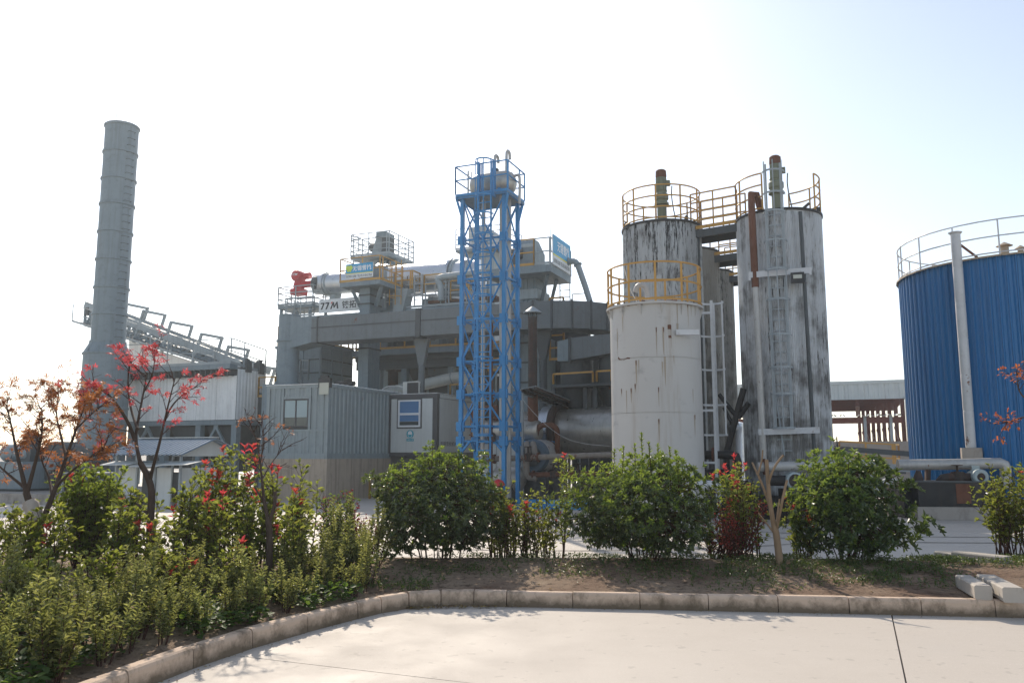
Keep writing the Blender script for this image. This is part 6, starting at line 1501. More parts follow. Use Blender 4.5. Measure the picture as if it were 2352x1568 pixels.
# pipe run, pump skid and bund in front of it
hw_ = at(P(2160, 1068, 22.6), 0); hx = Vector((1, -.10, 0)).normalized(); hy = Vector((.10, 1, 0)).normalized()
def Hp(u, v, o=0.0): return PA(hw_ + hy * o, hx, u, v)
hdr = pipe('rust patched white header pipe in front of the blue tank', [Hp(2062, 1067), Hp(2180, 1066), Hp(2298, 1063), Hp(2306, 1066), Hp(2310, 1078), Hp(2310, 1120)], .145, 'pipe', flanges=())
sk = thing('pump_skid', 'black tarry pump tray on stained concrete before the blue tank', 'pump skid', at(Hp(2166, 1170), 0))
bL = G(2078, 1191, 0); bx0 = at(Hp(2100, 1180, -.8), 0)
part(sk, 'concrete_base', MB().obox(at(Hp(2108, 1180, -.9), 0), hx * 3.6, hy * 2.0, Z * .33), M['plinth'])
part(sk, 'tray', MB().obox(at(Hp(2112, 1180, -.85), .334), hx * 1.95, hy * 1.8, Z * .62), M['black'])
part(sk, 'tray', MB().obox(at(Hp(2078, 1180, -.3), .0), hx * .45, hy * 1.4, Z * .85), M['black'])
part(sk, 'tray_lid', MB().obox(at(Hp(2110, 1110, -.87), .957), hx * 2.0, hy * 1.0, Z * .03), M['grey_dark'])
part(sk, 'rust_patch', MB().obox(at(Hp(2197, 1140, -.856), .42), hx * .36, hy * .004, Z * .5), M['rust'])
part(sk, 'oil_pipe', MB().tube([Hp(2160, 1118, -.3), Hp(2160, 1105, -.3), Hp(2166, 1098, -.3), Hp(2180, 1096, -.3), Hp(2232, 1096, -.3)], .12, 12), M['rust_dark'], 50)
part(sk, 'valve', MB().lathe(at(Hp(2200, 1096, -.3), Hp(2200, 1108, -.3).z), [(.17, 0), (.17, .28), (.03, .3), (.03, .44), (.14, .45), (.14, .47)], 16), M['rust_dark'], 40)
part(sk, 'stub_pipe', MB().tube([Hp(2109, 1122, -.2), Hp(2109, 1098, -.2), Hp(2109, 1080, -.2)], [.13, .13, .05], 12), M['rust_dark'], 50)
part(sk, 'support_leg', MB().bar(at(Hp(2131, 1120, 0), .9), Hp(2131, 1078, 0), .12), M['rust_dark'])
mo = Hp(2252, 1095, -.55)
pm3 = thing('pump_motor', 'pale green pump motor with round fan cover before the blue tank', 'motor', at(mo, .96))
part(pm3, 'motor_body', MB().lathe(mo + hy * .02, [(.17, 0), (.18, .05), (.18, .42)], 26, axis=hy), M['motor_grey'], 35)
part(pm3, 'fan_cover', MB().lathe(mo - hy * .06, [(.10, .02), (.11, 0), (.17, .0), (.205, .04), (.205, .12)], 26, axis=hy), M['motor_grey'], 35)
part(pm3, 'fan_grille', MB().lathe(mo - hy * .045, [(.03, -.012), (.03, 0), (.11, 0.004)], 26, axis=hy), M['rust_dark'], 35)
part(pm3, 'foot', MB().box(at(mo, .99) + hy * .25, .34, .3, mo.z - 1.14), M['rust_dark'])
part(pm3, 'terminal_box', MB().box(at(mo, mo.z + .15) + hy * .25, .18, .16, .14), M['motor_grey'])
part(pm3, 'coupling', MB().tube([mo + hy * .45, mo + hy * .45 - hx * .45], .09, 10), M['rust_dark'])
single('lower_pipe_rail', MB().tube([Hp(2075, 1114, -.5), Hp(2150, 1113, -.5)], .07, 10), M['rust_dark'], 'dark rusty low pipe at the left end of the pump tray', 'pipe', at(Hp(2075, 1114, -.5), 0))

# ================================================================ HANGAR FAR RIGHT
hg = P(2081, 910, 52); hgx = at(hg, 0)
hangar = thing('hangar', 'far open shed with pale ribbed fascia and red oxide frame', 'shed', hgx)
Lh = (at(PA(hgx, A, 1640, 910), 0) - hgx).length
zft, zfb = zat(hgx, 872), zat(hgx, 911)
hl = hgx - A * Lh
for i in range(10): part(hangar, 'fascia_sheet', ribbed(hl + A * (Lh / 10 * i), A, Lh / 10 - .01, zfb - .1, zft - .18, .4, .04), M['clad_far'])
part(hangar, 'roof_edge', MB().obox(at(hl, zft - .18) - B * .1, A * (Lh + .1), B * .5, Z * .2), M['clad_far'])
part(hangar, 'roof', MB().obox(at(hl, zft - .3) + B * .45, A * Lh, B * 17, Z * .1), M['hangar_red'])
for i in range(9): part(hangar, 'purlin', MB().obox(at(hl, zfb - .1) + B * (.8 + 1.9 * i), A * Lh, B * .12, Z * .3), M['hangar_red'])
for s in (.05, .4, .75): part(hangar, 'rafter', MB().obox(at(hl, zfb - .5) + A * Lh * s + B * .5, A * .25, B * 16, Z * .5), M['hangar_red'])
HC = Vector((.24, .97, 0))
for i in range(9):
    p = hgx - A * .3 + HC * (.3 + 2.1 * i)
    part(hangar, 'column', MB().obox(p, A * .25, B * .3, Z * (zfb + .1)), M['hangar_red'])
    if i: part(hangar, 'column_brace', MB().bar(at(p, 3.4), at(p - HC * 1.8, 2.2), .1), M['hangar_red'])
part(hangar, 'door_post', MB().bar(hgx + A * .05 - B * .15, at(hgx, zfb) + A * .05 - B * .15, .28), M['rail_white'])
part(hangar, 'low_wall', MB().obox(at(hgx, 0) - A * .1 + HC * .6, A * .2, HC * 17, Z * 1.9), M['plinth'])
zl_ = zat(hgx - B * 5, 953)
lo_ = at(PA(hgx - B * 5, A, 1910, 953), 0); Ll = (at(PA(lo_, A, 2072, 950), 0) - lo_).length
part(hangar, 'lean_to_sheet', roof_sheet(at(lo_, zl_) - A * 6, at(lo_, zl_) + A * Ll, B * 5 + Z * .22, .5, .09), M['clad_far'])
part(hangar, 'lean_to_beam', MB().obox(at(lo_, zl_ - .42) - A * 6 + B * .4, A * (Ll + 6), B * .15, Z * .36), M['hangar_red'])
for u in (1986, 2046): part(hangar, 'lean_to_post', MB().bar(at(PA(lo_, A, u, 950) + B * .4, 0), at(PA(lo_, A, u, 950) + B * .4, zl_), .16), M['rail_grey'])
bw = at(P(1960, 1040, 42), 0)
single('ready_mix_bin_wall', MB().obox(bw - A * 6, A * 10, B * .3, Z * 2.3), M['plinth'], 'low concrete bin wall beyond the silos, before the open shed', 'wall', bw)
rw = at(P(1950, 1030, 38), 0)
yr = thing('yellow_walk_rail', 'yellow hand rail and grey conveyor beam left of the blue tank', 'railing', rw)
part(yr, 'railing', MB().rail([at(rw, 1.0) - A * .4, at(rw, .85) + A * 1.9, at(rw, .85) + A * 2.1 + B * 1], 1.25, 2, .04, 1.1), M['yellow'])
part(yr, 'beam', MB().bar(at(rw, 2.0) - A * 1.5 - B * 2, at(rw, 1.55) + A * 4.0 - B * 2, .2, .22), M['grey_dark'])
part(yr, 'beam', MB().bar(at(rw, 1.35) - A * 1.2 - B * 3, at(rw, .95) + A * 4.0 - B * 3, .2, .28), M['rail_grey'])
for s in (-.8, .9, 2.6): part(yr, 'leg', MB().bar(at(rw, 0) + A * s - B * 2.4, at(rw, 1.7 - s * .08) + A * s - B * 2.4, .14), M['rail_grey'])
part(yr, 'deck', MB().obox(at(rw, .8) - A * .5, A * 2.8, B * 1.2, Z * .1), M['grey_dark'])
hwv = at(P(1923, 1026, 30), 0)
single('valve_stand', MB().lathe(hwv, [(.08, 0), (.08, 1.3), (.14, 1.35), (.14, 1.6), (.04, 1.62), (.04, 1.85), (.3, 1.88), (.3, 1.91), (.03, 1.93), (.02, 2.3)], 14), M['rust_dark'], 'rusty hand wheel valve stand right of the right silo', 'valve', hwv, smooth=40)
single('pale_hopper', MB().prism([(-.7, 0), (.6, 0), (.5, .55), (.1, .75), (-.6, .45)], at(P(2082, 1135, 34), .0) - A * .6, A, Z, B * 1.2), M['clad_far'], 'pale angular hopper low at the left foot of the blue tank', 'hopper', at(P(2082, 1135, 34), 0))
# ================================================================ PLANTING
def rnd(a, b): return random.uniform(a, b)
def rvec():
    while True:
        v = Vector((rnd(-1, 1), rnd(-1, 1), rnd(-1, 1)))
        if .05 < v.length < 1: return v.normalized()
def leaf(mb, p, d, n, L, w, fold=.22, droop=.12):
    d = d.normalized(); s = d.cross(n)
    if s.length < 1e-4: s = d.orthogonal()
    s.normalize(); n = s.cross(d)
    b = len(mb.v)
    mb.v += [p, p + d * L * .32 + s * w * .46 + n * w * fold, p + d * L * .70 + s * w * .40 + n * (w * fold - L * droop * .4), p + d * L - n * L * droop,
             p + d * L * .70 - s * w * .40 + n * (w * fold - L * droop * .4), p + d * L * .32 - s * w * .46 + n * w * fold]
    mb.f += [(b, b + 1, b + 2, b + 3), (b, b + 3, b + 4, b + 5)]
def palm_leaf(mb, p, d, n, L, lobes=5):
    d = d.normalized(); s = d.cross(n)
    if s.length < 1e-4: s = d.orthogonal()
    s.normalize(); n = s.cross(d); b = len(mb.v); mb.v.append(p); k = 1
    for i in range(lobes):
        a = R(-100 + 200 * i / (lobes - 1)); ln = L * (1.0 - .38 * abs(i - (lobes - 1) / 2) / ((lobes - 1) / 2))
        e = d * math.cos(a) + s * math.sin(a); f = d * math.cos(a + R(90)) + s * math.sin(a + R(90))
        m = p + e * ln * .45
        mb.v += [m + f * ln * .13 + n * .004, p + e * ln - n * ln * rnd(.05, .3), m - f * ln * .13 + n * .004]
        mb.f.append((b, b + k, b + k + 1, b + k + 2)); k += 3
def rosette(mb, p, d, L, w, n=7, spread=55):
    d = d.normalized(); x = d.orthogonal().normalized(); y = d.cross(x); o = rnd(0, 6.3)
    for i in range(n):
        t = o + 2.4 * i; sp = R(spread * rnd(.45, 1.25)); r = x * math.cos(t) + y * math.sin(t)
        e = d * math.cos(sp) + r * math.sin(sp)
        leaf(mb, p + d * rnd(-.02, .015), e, d, L * rnd(.75, 1.15), w * rnd(.8, 1.1))
def round_bush(label, base, rx, ry, rz, cz, nros, L, w, mat, shoots=(), mat2=None, lump=.3, seed=1, top_light=None, cat='bush', group=None, extra=(), low=-.92):
    random.seed(seed); t = thing('bush', label, cat, base, group)
    fol, fol2, stm = MB(), MB(), MB()
    c = Vector((base.x, base.y, cz)); off = Vector((seed * 3.1, seed, 0))
    for i in range(nros):
        u = rvec()
        if u.z < low: u.z = rnd(low, .2); u.normalize()
        wide = 1 + .22 * max(0, -u.z)
        lum = 1 + lump * 1.6 * noise.noise(u * 1.6 + off) + lump * .8 * noise.noise(u * 4.2 + off)
        rr = (rnd(.0, 1) ** .33) * .42 + .60 if rnd(0, 1) < .8 else rnd(.3, .8)
        if rnd(0, 1) < .07: rr = rnd(1.02, 1.20)
        p = c + Vector((u.x * rx * wide, u.y * ry * wide, u.z * rz)) * lum * rr
        if p.z < base.z + .12: p.z = base.z + rnd(.12, .36)
        d = (Vector((u.x, u.y, u.z * .8 + .55)) + rvec() * .45).normalized()
        tgt = fol2 if (mat2 and rnd(0, 1) < (max(0.03, (u.z - .25) * .8) if seed == 1 else max(.10, u.z * .75 + .22) if seed == 2 else max(.12, u.z * .8 + .15 - .35 * u.x)) and rr > .82) else fol  # young growth, plus sunlight painted in as paler leaves towards the top
        rosette(tgt, p, d, L, w, random.choice((6, 7, 8)), 62)
        if rnd(0, 1) < .10: stm.tube([p, c + (p - c) * .55], .006, 3, False)
    for (sx, sy, z0, z1) in shoots:
        p = Vector((base.x + sx, base.y + sy, z0)); q = Vector((base.x + sx + rnd(-.04, .04), base.y + sy + rnd(-.04, .04), z1))
        stm.tube([p - Z * .25, q], .006, 4, False); n = int((z1 - z0) / .028)
        for k in range(n + 1):
            rosette(fol2 if mat2 else fol, p.lerp(q, k / max(1, n)), Z, L * (1.0 - .25 * k / max(1, n)), w * .9, 3 if k < n else 6, 58 if k < n else 40)
    for (tip, n, sc) in extra:         # a low limb with leaves that sticks out of the outline
        a = c - Z * rz * .6; b = Vector(tip); stm.tube(smooth_path([a, a.lerp(b, .5) - Z * .08, b]), [.02, .016, .014, .010, .008, .006, .006, .005, .004, .004, .004, .003][:len(smooth_path([a, a.lerp(b, .5), b]))], 5, False)
        for k in range(n):
            s = rnd(.45, 1.02); p = a.lerp(b, s) - Z * .06 + rvec() * sc * rnd(.3, 1.0)
            rosette(fol, p, (b - a).normalized() + Z * .5 + rvec() * .5, L, w, 7, 60)
    for i in range(16):
        a = rnd(0, 6.3); r0 = rnd(.02, .45); p = Vector((base.x + math.cos(a) * rx * r0, base.y + math.sin(a) * ry * r0, 0)); p.z = soil_z(p.x, p.y) - .03
        q = c + Vector((math.cos(a) * rx * (r0 + .25), math.sin(a) * ry * (r0 + .25), rnd(-.5, 0) * rz))
        r1 = rnd(.006, .016); stm.tube(smooth_path([p, p.lerp(q, .5) + rvec() * .06, q], 1), r1, 5, False)
    part(t, 'stems', stm, M['twig'], 60, stuff=True)
    f = part(t, 'foliage', fol, mat, 60, stuff=True)
    if len(fol2.v): part(t, 'young_sunlit_foliage', fol2, mat2, 60, stuff=True)
    return t
def onsoil(u, Y):
    x = (u - 1176) / FPX * (Y * math.cos(PITCH) - 1.4 * math.sin(PITCH)); return Vector((x, Y, soil_z(x, Y)))
b1 = onsoil(1003, 11.7)
round_bush('large round dark green glossy bush left of the red tipped shoots', b1, .84, .80, .64, .98, 2300, .066, .029, M['leaf_dark'],
    [(-.45, -.2, 1.40, 1.60), (-.08, -.1, 1.60, 1.84), (.02, .1, 1.60, 1.74), (.30, -.2, 1.52, 1.72), (-.22, .2, 1.5, 1.68), (.48, 0, 1.42, 1.58), (.16, -.3, 1.52, 1.66)], M['leaf_bright'], seed=1, group='round glossy bushes along the bed')
b2 = onsoil(1478, 11.6)
round_bush('large dark bush with tall pale shoots in front of the grey tank', b2, .92, .82, .66, .96, 2350, .068, .028, M['leaf_dark'],
    [(-.42, -.1, 1.35, 1.72), (-.28, 0, 1.45, 1.78), (-.12, -.2, 1.45, 1.80), (.02, 0, 1.5, 1.95), (.12, -.1, 1.5, 1.84), (.26, .1, 1.45, 1.80), (.38, -.1, 1.4, 1.76), (.52, 0, 1.35, 1.72), (.62, .1, 1.2, 1.58), (-.55, .1, 1.25, 1.55), (.46, -.2, 1.4, 1.62), (.2, -.25, 1.45, 1.7)], M['leaf_bright'], seed=2, group='round glossy bushes along the bed')
b3 = onsoil(1948, 11.5)
round_bush('yellow green topped bush with a low limb reaching right', b3, .66, .68, .66, .98, 1150, .086, .038, M['leaf_dark'],
    [(-.05, 0, 1.55, 1.74), (.25, 0, 1.5, 1.66), (-.45, -.1, 1.35, 1.52), (.1, -.2, 1.5, 1.66)], M['leaf_lime'], seed=3, lump=.26, group='round glossy bushes along the bed',
    extra=[(b3 + Vector((1.12, -.1, .52)), 34, .20), (b3 + Vector((.95, .1, .30)), 22, .16)])
# ---- stem plants: one of each kind, then copies
def stem_curve(h, lean, n=7):
    p = Vector((0, 0, -.04)); out = [p.copy()]; d = Vector((lean[0], lean[1], 1)).normalized()
    for i in range(n):
        d = (d + Vector((rnd(-.08, .08), rnd(-.08, .08), .05))).normalized(); p = p + d * h / n; out.append(p.copy())
    return out
def on(pts, s):
    x = s * (len(pts) - 1); i = min(int(x), len(pts) - 2); return pts[i].lerp(pts[i + 1], x - i), (pts[i + 1] - pts[i]).normalized()
def photinia(label, loc, seed, nst, h, red=.5, L=.085, spread=.16, mat='leaf_mid', m2='leaf_red', name='photinia_shrub', group='red tipped photinia shrubs', start=.16, cat='shrub', w=.50, dens=.034):
    random.seed(seed); t = thing(name, label, cat, loc, group); org = Vector(loc)
    st, gr, rd = MB(), MB(), MB()
    for i in range(int(nst * 1.5)):
        hh = h * rnd(.55, 1.0) if i else h; pts = [org + q + Vector((rnd(-.1, .1), rnd(-.1, .1), 0)) * 0 for q in stem_curve(hh, (rnd(-1, 1) * spread, rnd(-1, 1) * spread))]
        sh = Vector((rnd(-.12, .12), rnd(-.12, .12), 0)); pts = [q + sh for q in pts]
        st.tube(pts, [max(.003, .011 * (1 - k / len(pts))) for k in range(len(pts))], 5, False)
        n = int(hh * (1 - start) / dens); isred = rnd(0, 1) < red * .55; nred = random.choice((2, 3, 5)) if isred else 0; ang = rnd(0, 6)
        for k in range(n):
            s = start + (1 - start) * k / n; p, d = on(pts, s); ang += 2.4
            x = d.orthogonal().normalized(); y = d.cross(x); r = x * math.cos(ang) + y * math.sin(ang)
            el = rnd(.35, .95); e = r * math.cos(el) + d * math.sin(el)
            top = n - k <= nred; ln = L * rnd(.7, 1.1) * (.85 if k > n - 4 else 1)
            leaf(rd if top else gr, p, e, d, ln, ln * w * rnd(.85, 1.1), .25, .18)
            if rnd(0, 1) < .5 and not top and s < .9:        # a side twig
                q = p + e * rnd(.06, .16) + Z * .04; st.tube([p, q], .003, 3, False)
                for a in range(4): leaf(gr, q, (e + rvec() * .8 + Z * .4), d, ln * .9, ln * w * .9, .25, .18)
        if isred:
            p, d = on(pts, 1.0); rosette(rd, p, d, L * .95, L * w * .75, 6, 38)
    part(t, 'stems', st, M['twig'], 60, stuff=True)
    if gr.v: part(t, 'foliage', gr, M[mat], 60, stuff=True)
    if rd.v: part(t, 'red_tips', rd, M[m2], 60, stuff=True)
    return t
def euonymus(loc, seed, h, nst, label):
    random.seed(seed); t = thing('variegated_shrub', label, 'shrub', loc, 'pale edged upright shrubs in the left bed'); org = Vector(loc)
    st, fo = MB(), MB()
    for i in range(nst):
        hh = h * (rnd(.55, .98) if i else 1.0); a = rnd(0, 6.3); ln = rnd(.10, .42) if i else .04
        pts = [org + q + Vector((math.cos(a), math.sin(a), 0)) * .04 for q in stem_curve(hh, (math.cos(a) * ln, math.sin(a) * ln))]
        st.tube(pts, [max(.003, .010 * (1 - k / len(pts))) for k in range(len(pts))], 5, False)
        s0 = rnd(.16, .36); n = int(hh * (1 - s0) / .021); ang = rnd(0, 3)
        for k in range(n):
            s = s0 + (1 - s0) * k / n; p, d = on(pts, s); ang += 1.571 + rnd(-.2, .2)
            x = d.orthogonal().normalized(); y = d.cross(x)
            for q in (0, 3.1416):
                r = x * math.cos(ang + q) + y * math.sin(ang + q); el = rnd(.15, .9)
                L = .066 * rnd(.7, 1.2) * (1.0 - .35 * max(0, s - .85) / .15)
                leaf(fo, p, r * math.cos(el) + d * math.sin(el), d, L, L * .56, .28, .06)
            if rnd(0, 1) < .14 and s < .8:
                r = x * math.cos(ang) + y * math.sin(ang); q = p + (r * .7 + d) * rnd(.05, .12)
                for b in range(3): rosette(fo, p.lerp(q, (b + 1) / 3), (r * .7 + d), .048, .025, 4, 50)
    part(t, 'stems', st, M['twig'], 60, stuff=True); part(t, 'foliage', fo, M['leaf_vari'], 60, stuff=True)
    return t
def dist_kerb(x, y):
    p = Vector((x, y, 0)); best = (1e9, 1)
    for i in range(len(KSM) - 1):
        a, b = KSM[i], KSM[i + 1]; ab = b - a; t = max(0, min(1, (p - a).dot(ab) / ab.length_squared)); e = (p - a - ab * t)
        if e.length < best[0]: best = (e.length, 1 if ab.x * (p - a).y - ab.y * (p - a).x > 0 else -1)
    return best[0] * best[1]
EL = 'pale edged green upright shrub in the left bed by the kerb'
variants = [euonymus(Vector((-4, -1.5 + i * .1, 0)), 40 + i, (.74, .86, .98, .80, .66, .92)[i], (5, 6, 6, 7, 5, 5)[i], EL) for i in range(6)]
random.seed(21); placed = []; used = [False] * 6
def zone(x, y):
    u = 1176 + FPX * x / y; dk = dist_kerb(x, y)
    z = ('cut by the left picture edge' if u < 40 else 'below the wrapped orange maple' if u < 150 else 'between the orange and crimson maples' if u < 290 else 'in front of the crimson maple trunk' if u < 420
         else 'between the crimson maple and the V trunk' if u < 560 else 'in front of the thin V trunk' if u < 680 else 'at the right end of the left bed')
    r = 'right beside the kerb' if dk < .65 else 'one row behind the kerb' if dk < 1.15 else 'deep in the bed'
    return 'pale edged shrub %s, %s' % (r, z)
def place(x, y, k, sc, rz):
    z = soil_z(x, y); lab = zone(x, y)
    if not used[k]: variants[k].location = (x, y, z); variants[k].scale = (sc,) * 3; variants[k].rotation_euler.z = rz; used[k] = True; variants[k]['label'] = lab
    else: dup(variants[k], (x, y, z), rz, sc, lab)
tries = 0
while len(placed) < 88 and tries < 9000:
    tries += 1; y = rnd(4.8, 10.6); x = rnd(-7.5, -1.6); dk = dist_kerb(x, y)
    if not (.34 < dk < (2.6 if y < 7.8 else 1.5 if y < 9 else 1.0)) or x < -.66 * y - .3: continue
    if any((Vector((x, y)) - q).length < .27 for q in placed): continue
    k = random.randrange(6)
    if dk < .6: k = random.choice((0, 3, 4))
    placed.append(Vector((x, y))); place(x, y, k, rnd(.58, 1.02) if y < 7.6 else rnd(.5, .88), rnd(0, 6.3))
for (x, y, sc) in ((-1.98, 10.1, 1.0), (-2.15, 10.45, 1.08), (-1.82, 10.5, .95), (-2.35, 10.05, 1.0), (-2.6, 10.5, 1.05), (-2.12, 9.72, .85), (-1.75, 10.85, 1.0), (-2.5, 9.6, .9), (-2.05, 10.9, 1.05)):
    place(x, y, random.randrange(6), sc, rnd(0, 6.3)); placed.append(Vector((x, y)))
# photinia behind them
for i, (u, Y, h, n, red, lab) in enumerate((
    (455, 10.6, 1.42, 7, .5, 'red tipped shrub between the crimson maple and the thin V trunk'),
    (505, 11.0, 1.62, 6, .3, 'tall green shoot cluster in front of the baghouse legs'),
    (548, 10.9, 1.70, 6, .75, 'tallest red tipped shrub in front of the baghouse legs'),
    (600, 10.4, 1.38, 6, .7, 'red tipped shrub behind the thin V shaped trunk'),
    (640, 10.8, 1.45, 5, .8, 'red tipped shrub in front of the concrete base corner'),
    (690, 11.2, 1.22, 5, .2, 'green shrub in front of the concrete base'),
    (410, 10.1, 1.32, 7, .35, 'green and red shrub just right of the crimson maple trunk'),
    (300, 10.2, 1.15, 7, .2, 'green shrub just left of the crimson maple trunk'),
    (255, 9.6, 1.05, 6, .2, 'low green shrub below the bright green mound'),
    (120, 9.2, 1.0, 6, .25, 'green shrub right of the wrapped maple trunk'),
    (40, 8.7, .98, 6, .15, 'green shrub left of the wrapped maple trunk'),
    (480, 9.7, 1.1, 7, .25, 'lower leafy shrub right of the crimson maple trunk'),
    (560, 9.9, 1.1, 6, .3, 'leafy shrub left of the thin V shaped trunk'),
    (660, 9.9, 1.0, 6, .3, 'leafy shrub right of the thin V shaped trunk'),
    (370, 9.3, .95, 6, .1, 'low shrub in front of the crimson maple trunk'),
    (60, 7.6, .72, 7, .0, 'low broad leaved shrub among the pale ones near the left edge'),
    (230, 7.9, .70, 7, .1, 'low broad leaved shrub among the pale ones below the orange maple'),
    (400, 8.3, .74, 7, .1, 'low broad leaved shrub among the pale ones below the crimson maple'),
    (520, 8.7, .70, 6, .1, 'low broad leaved shrub among the pale ones left of the V trunk'),
    (20, 10.4, 1.0, 6, .0, 'green shrub at the left picture edge behind the maple'),
    (1145, 12.0, 1.0, 9, .8, 'red tipped shrub touching the right side of the first round bush'),
    (1175, 12.1, 1.12, 9, .9, 'red tipped shrub in the gap below the blue tower, left'),
    (1215, 11.8, .95, 9, .55, 'red tipped shrub in the middle of the gap between bushes'),
    (1258, 12.2, 1.1, 5, .9, 'slim red tipped shrub in the gap nearer the second bush'),
    (1292, 12.3, 1.62, 3, .8, 'tall red tipped shrub touching the left of the second bush'),
    (1650, 12.0, .85, 4, .8, 'low red tipped shrub at the right foot of the second bush'),
    (1690, 11.9, 1.55, 10, .7, 'red and green shrub behind the cut grey trunk'),
    (1725, 12.1, 1.35, 6, .6, 'red tinged shrub just behind the cut trunk'),
    (1845, 12.0, 1.05, 9, .8, 'red tipped shrub between cut trunk and third bush'),
    )):
    p = onsoil(u, Y)
    photinia(lab, p, 100 + i, n, h - p.z * .4, red, spread=.16 if u < 1100 else .20, L=.098 if u < 1100 else .084)
photinia('leafy photinia bush at the right picture edge with one red tip', onsoil(2315, 11.9), 150, 16, 1.42, .06, .085, .34, start=.30)
photinia('second leafy stem cut by the right picture edge', onsoil(2372, 11.6), 151, 10, 1.35, .1, .085, .30, start=.25)
photinia('bright green mounded shrub in front of the small shed', onsoil(195, 10.6), 152, 34, 1.34, .02, .10, .42, 'leaf_bright', group='leafy shrubs in the left bed', start=.15, name='green_shrub', dens=.036)
photinia('low yellowish green shrub beside the first round bush', onsoil(770, 10.9), 153, 12, .98, .0, .05, .20, 'leaf_lime', group='leafy shrubs in the left bed', start=.2, name='green_shrub', w=.6, dens=.024)
for i, (u, Y, h, lab) in enumerate(((782, 12.4, 1.02, 'small dark wine red shrub in front of the concrete base'), (840, 12.3, .75, 'small wine red shrub at the left foot of the first round bush'), (1690, 11.5, .92, 'dark wine red shrub low behind the cut trunk'), (1655, 11.8, .62, 'low wine red shrub right beside the second round bush'))):
    photinia(lab, onsoil(u, Y), 170 + i, 10, h, .0, .042, .8, 'leaf_wine', group='wine red shrubs', start=.15, name='wine_shrub', w=.55, dens=.020)
# ---- trees
def tree(name, label, base, limbs, lmat, leaf_fn, seed, bark='bark', r0=.05, twigs=7, nleaf=5, tw_len=(.18, .42), start=.45, cat='tree', keep=1.0, group=None, clustr=.05, crown='foliage'):
    random.seed(seed); t = thing(name, label, cat, base, group)
    tr, tw, fo = MB(), MB(), MB()
    for li, (pts, ra, rb, dens) in enumerate(limbs):
        sp = smooth_path([Vector(p) for p in pts], 2); n = len(sp)
        tr.tube(sp, [ra + (rb - ra) * k / (n - 1) for k in range(n)], 8)
        m = int(twigs * dens)
        for k in range(m):
            s = start + (1 - start) * (k + rnd(0, 1)) / m if dens else 1; s = min(s, .999)
            p, d = on(sp, s); e = (d * .8 + rvec() * .85 + Z * .18).normalized(); L = rnd(*tw_len)
            q1 = p + e * L * .5 + rvec() * .02; q2 = q1 + (e + rvec() * .4 + Z * .1).normalized() * L * .5
            tw.tube([p, q1, q2], [.006, .004, .002], 4, False)
            ends = [(q2, e)]
            for b in range(random.choice((2, 3, 4))):
                a0 = p.lerp(q1, rnd(.4, 1)) if b % 2 else q1.lerp(q2, rnd(.2, .9)); f = (e + rvec() * 1.0).normalized(); z0 = a0 + f * L * rnd(.25, .5)
                tw.tube([a0, z0], [.003, .0015], 3, False); ends.append((z0, f))
            for (c, f) in ends:
                if rnd(0, 1) > keep: continue
                for b in range(random.choice((nleaf - 2, nleaf, nleaf + 1))):
                    leaf_fn(fo, c + rvec() * clustr * rnd(.2, 1.2), f + rvec() * .9 - Z * .1)
    part(t, 'trunk', tr, M[bark], 60); part(t, 'twigs', tw, M['twig'], 60, stuff=True)
    if fo.v: part(t, crown, fo, M[lmat], None, stuff=True)
    return t
def TP(Y):
    def f(u, v, dy=0.0): return P(u, v, Y + dy)
    return f
f = TP(9.8); bs_ = onsoil(345, 9.8)
tree('crimson_maple', 'sparse crimson leaved maple with a dark bent trunk', bs_, [
    ([bs_ - Z * .05, f(345, 1190), f(350, 1130), f(341, 1095), f(322, 1062)], .052, .033, 0),
    ([f(322, 1062), f(310, 1010, .1), f(318, 960, .2), f(330, 900, .2), f(338, 855, .15)], .026, .005, 1.2),
    ([f(310, 1010, .1), f(295, 970), f(270, 930, -.2), f(240, 895, -.3), f(208, 880, -.3)], .026, .004, 1.1),
    ([f(316, 985), f(300, 940, .4), f(292, 880, .5), f(300, 830, .5)], .020, .004, 1.1),
    ([f(345, 1100), f(352, 1070, -.1), f(366, 1020, -.2), f(378, 965, -.2), f(390, 915, -.3), f(402, 868, -.3)], .024, .004, 1.0),
    ([f(378, 965, -.2), f(395, 930), f(420, 905, .2), f(450, 888, .2)], .014, .003, .5),
    ([f(330, 900, .2), f(352, 860), f(356, 812, -.1)], .012, .003, .7),
    ([f(300, 990), f(270, 985, .3), f(250, 975, .4)], .012, .003, .5),
    ([f(345, 1185), f(325, 1165), f(312, 1155)], .02, .012, 0),
    ], 'maple_red', lambda fo, p, d: palm_leaf(fo, p, d, Z + rvec() * .6, rnd(.055, .085), 5), 301, keep=.62, nleaf=4, twigs=8, tw_len=(.14, .34))
f = TP(9.3); bs_ = onsoil(90, 9.3)
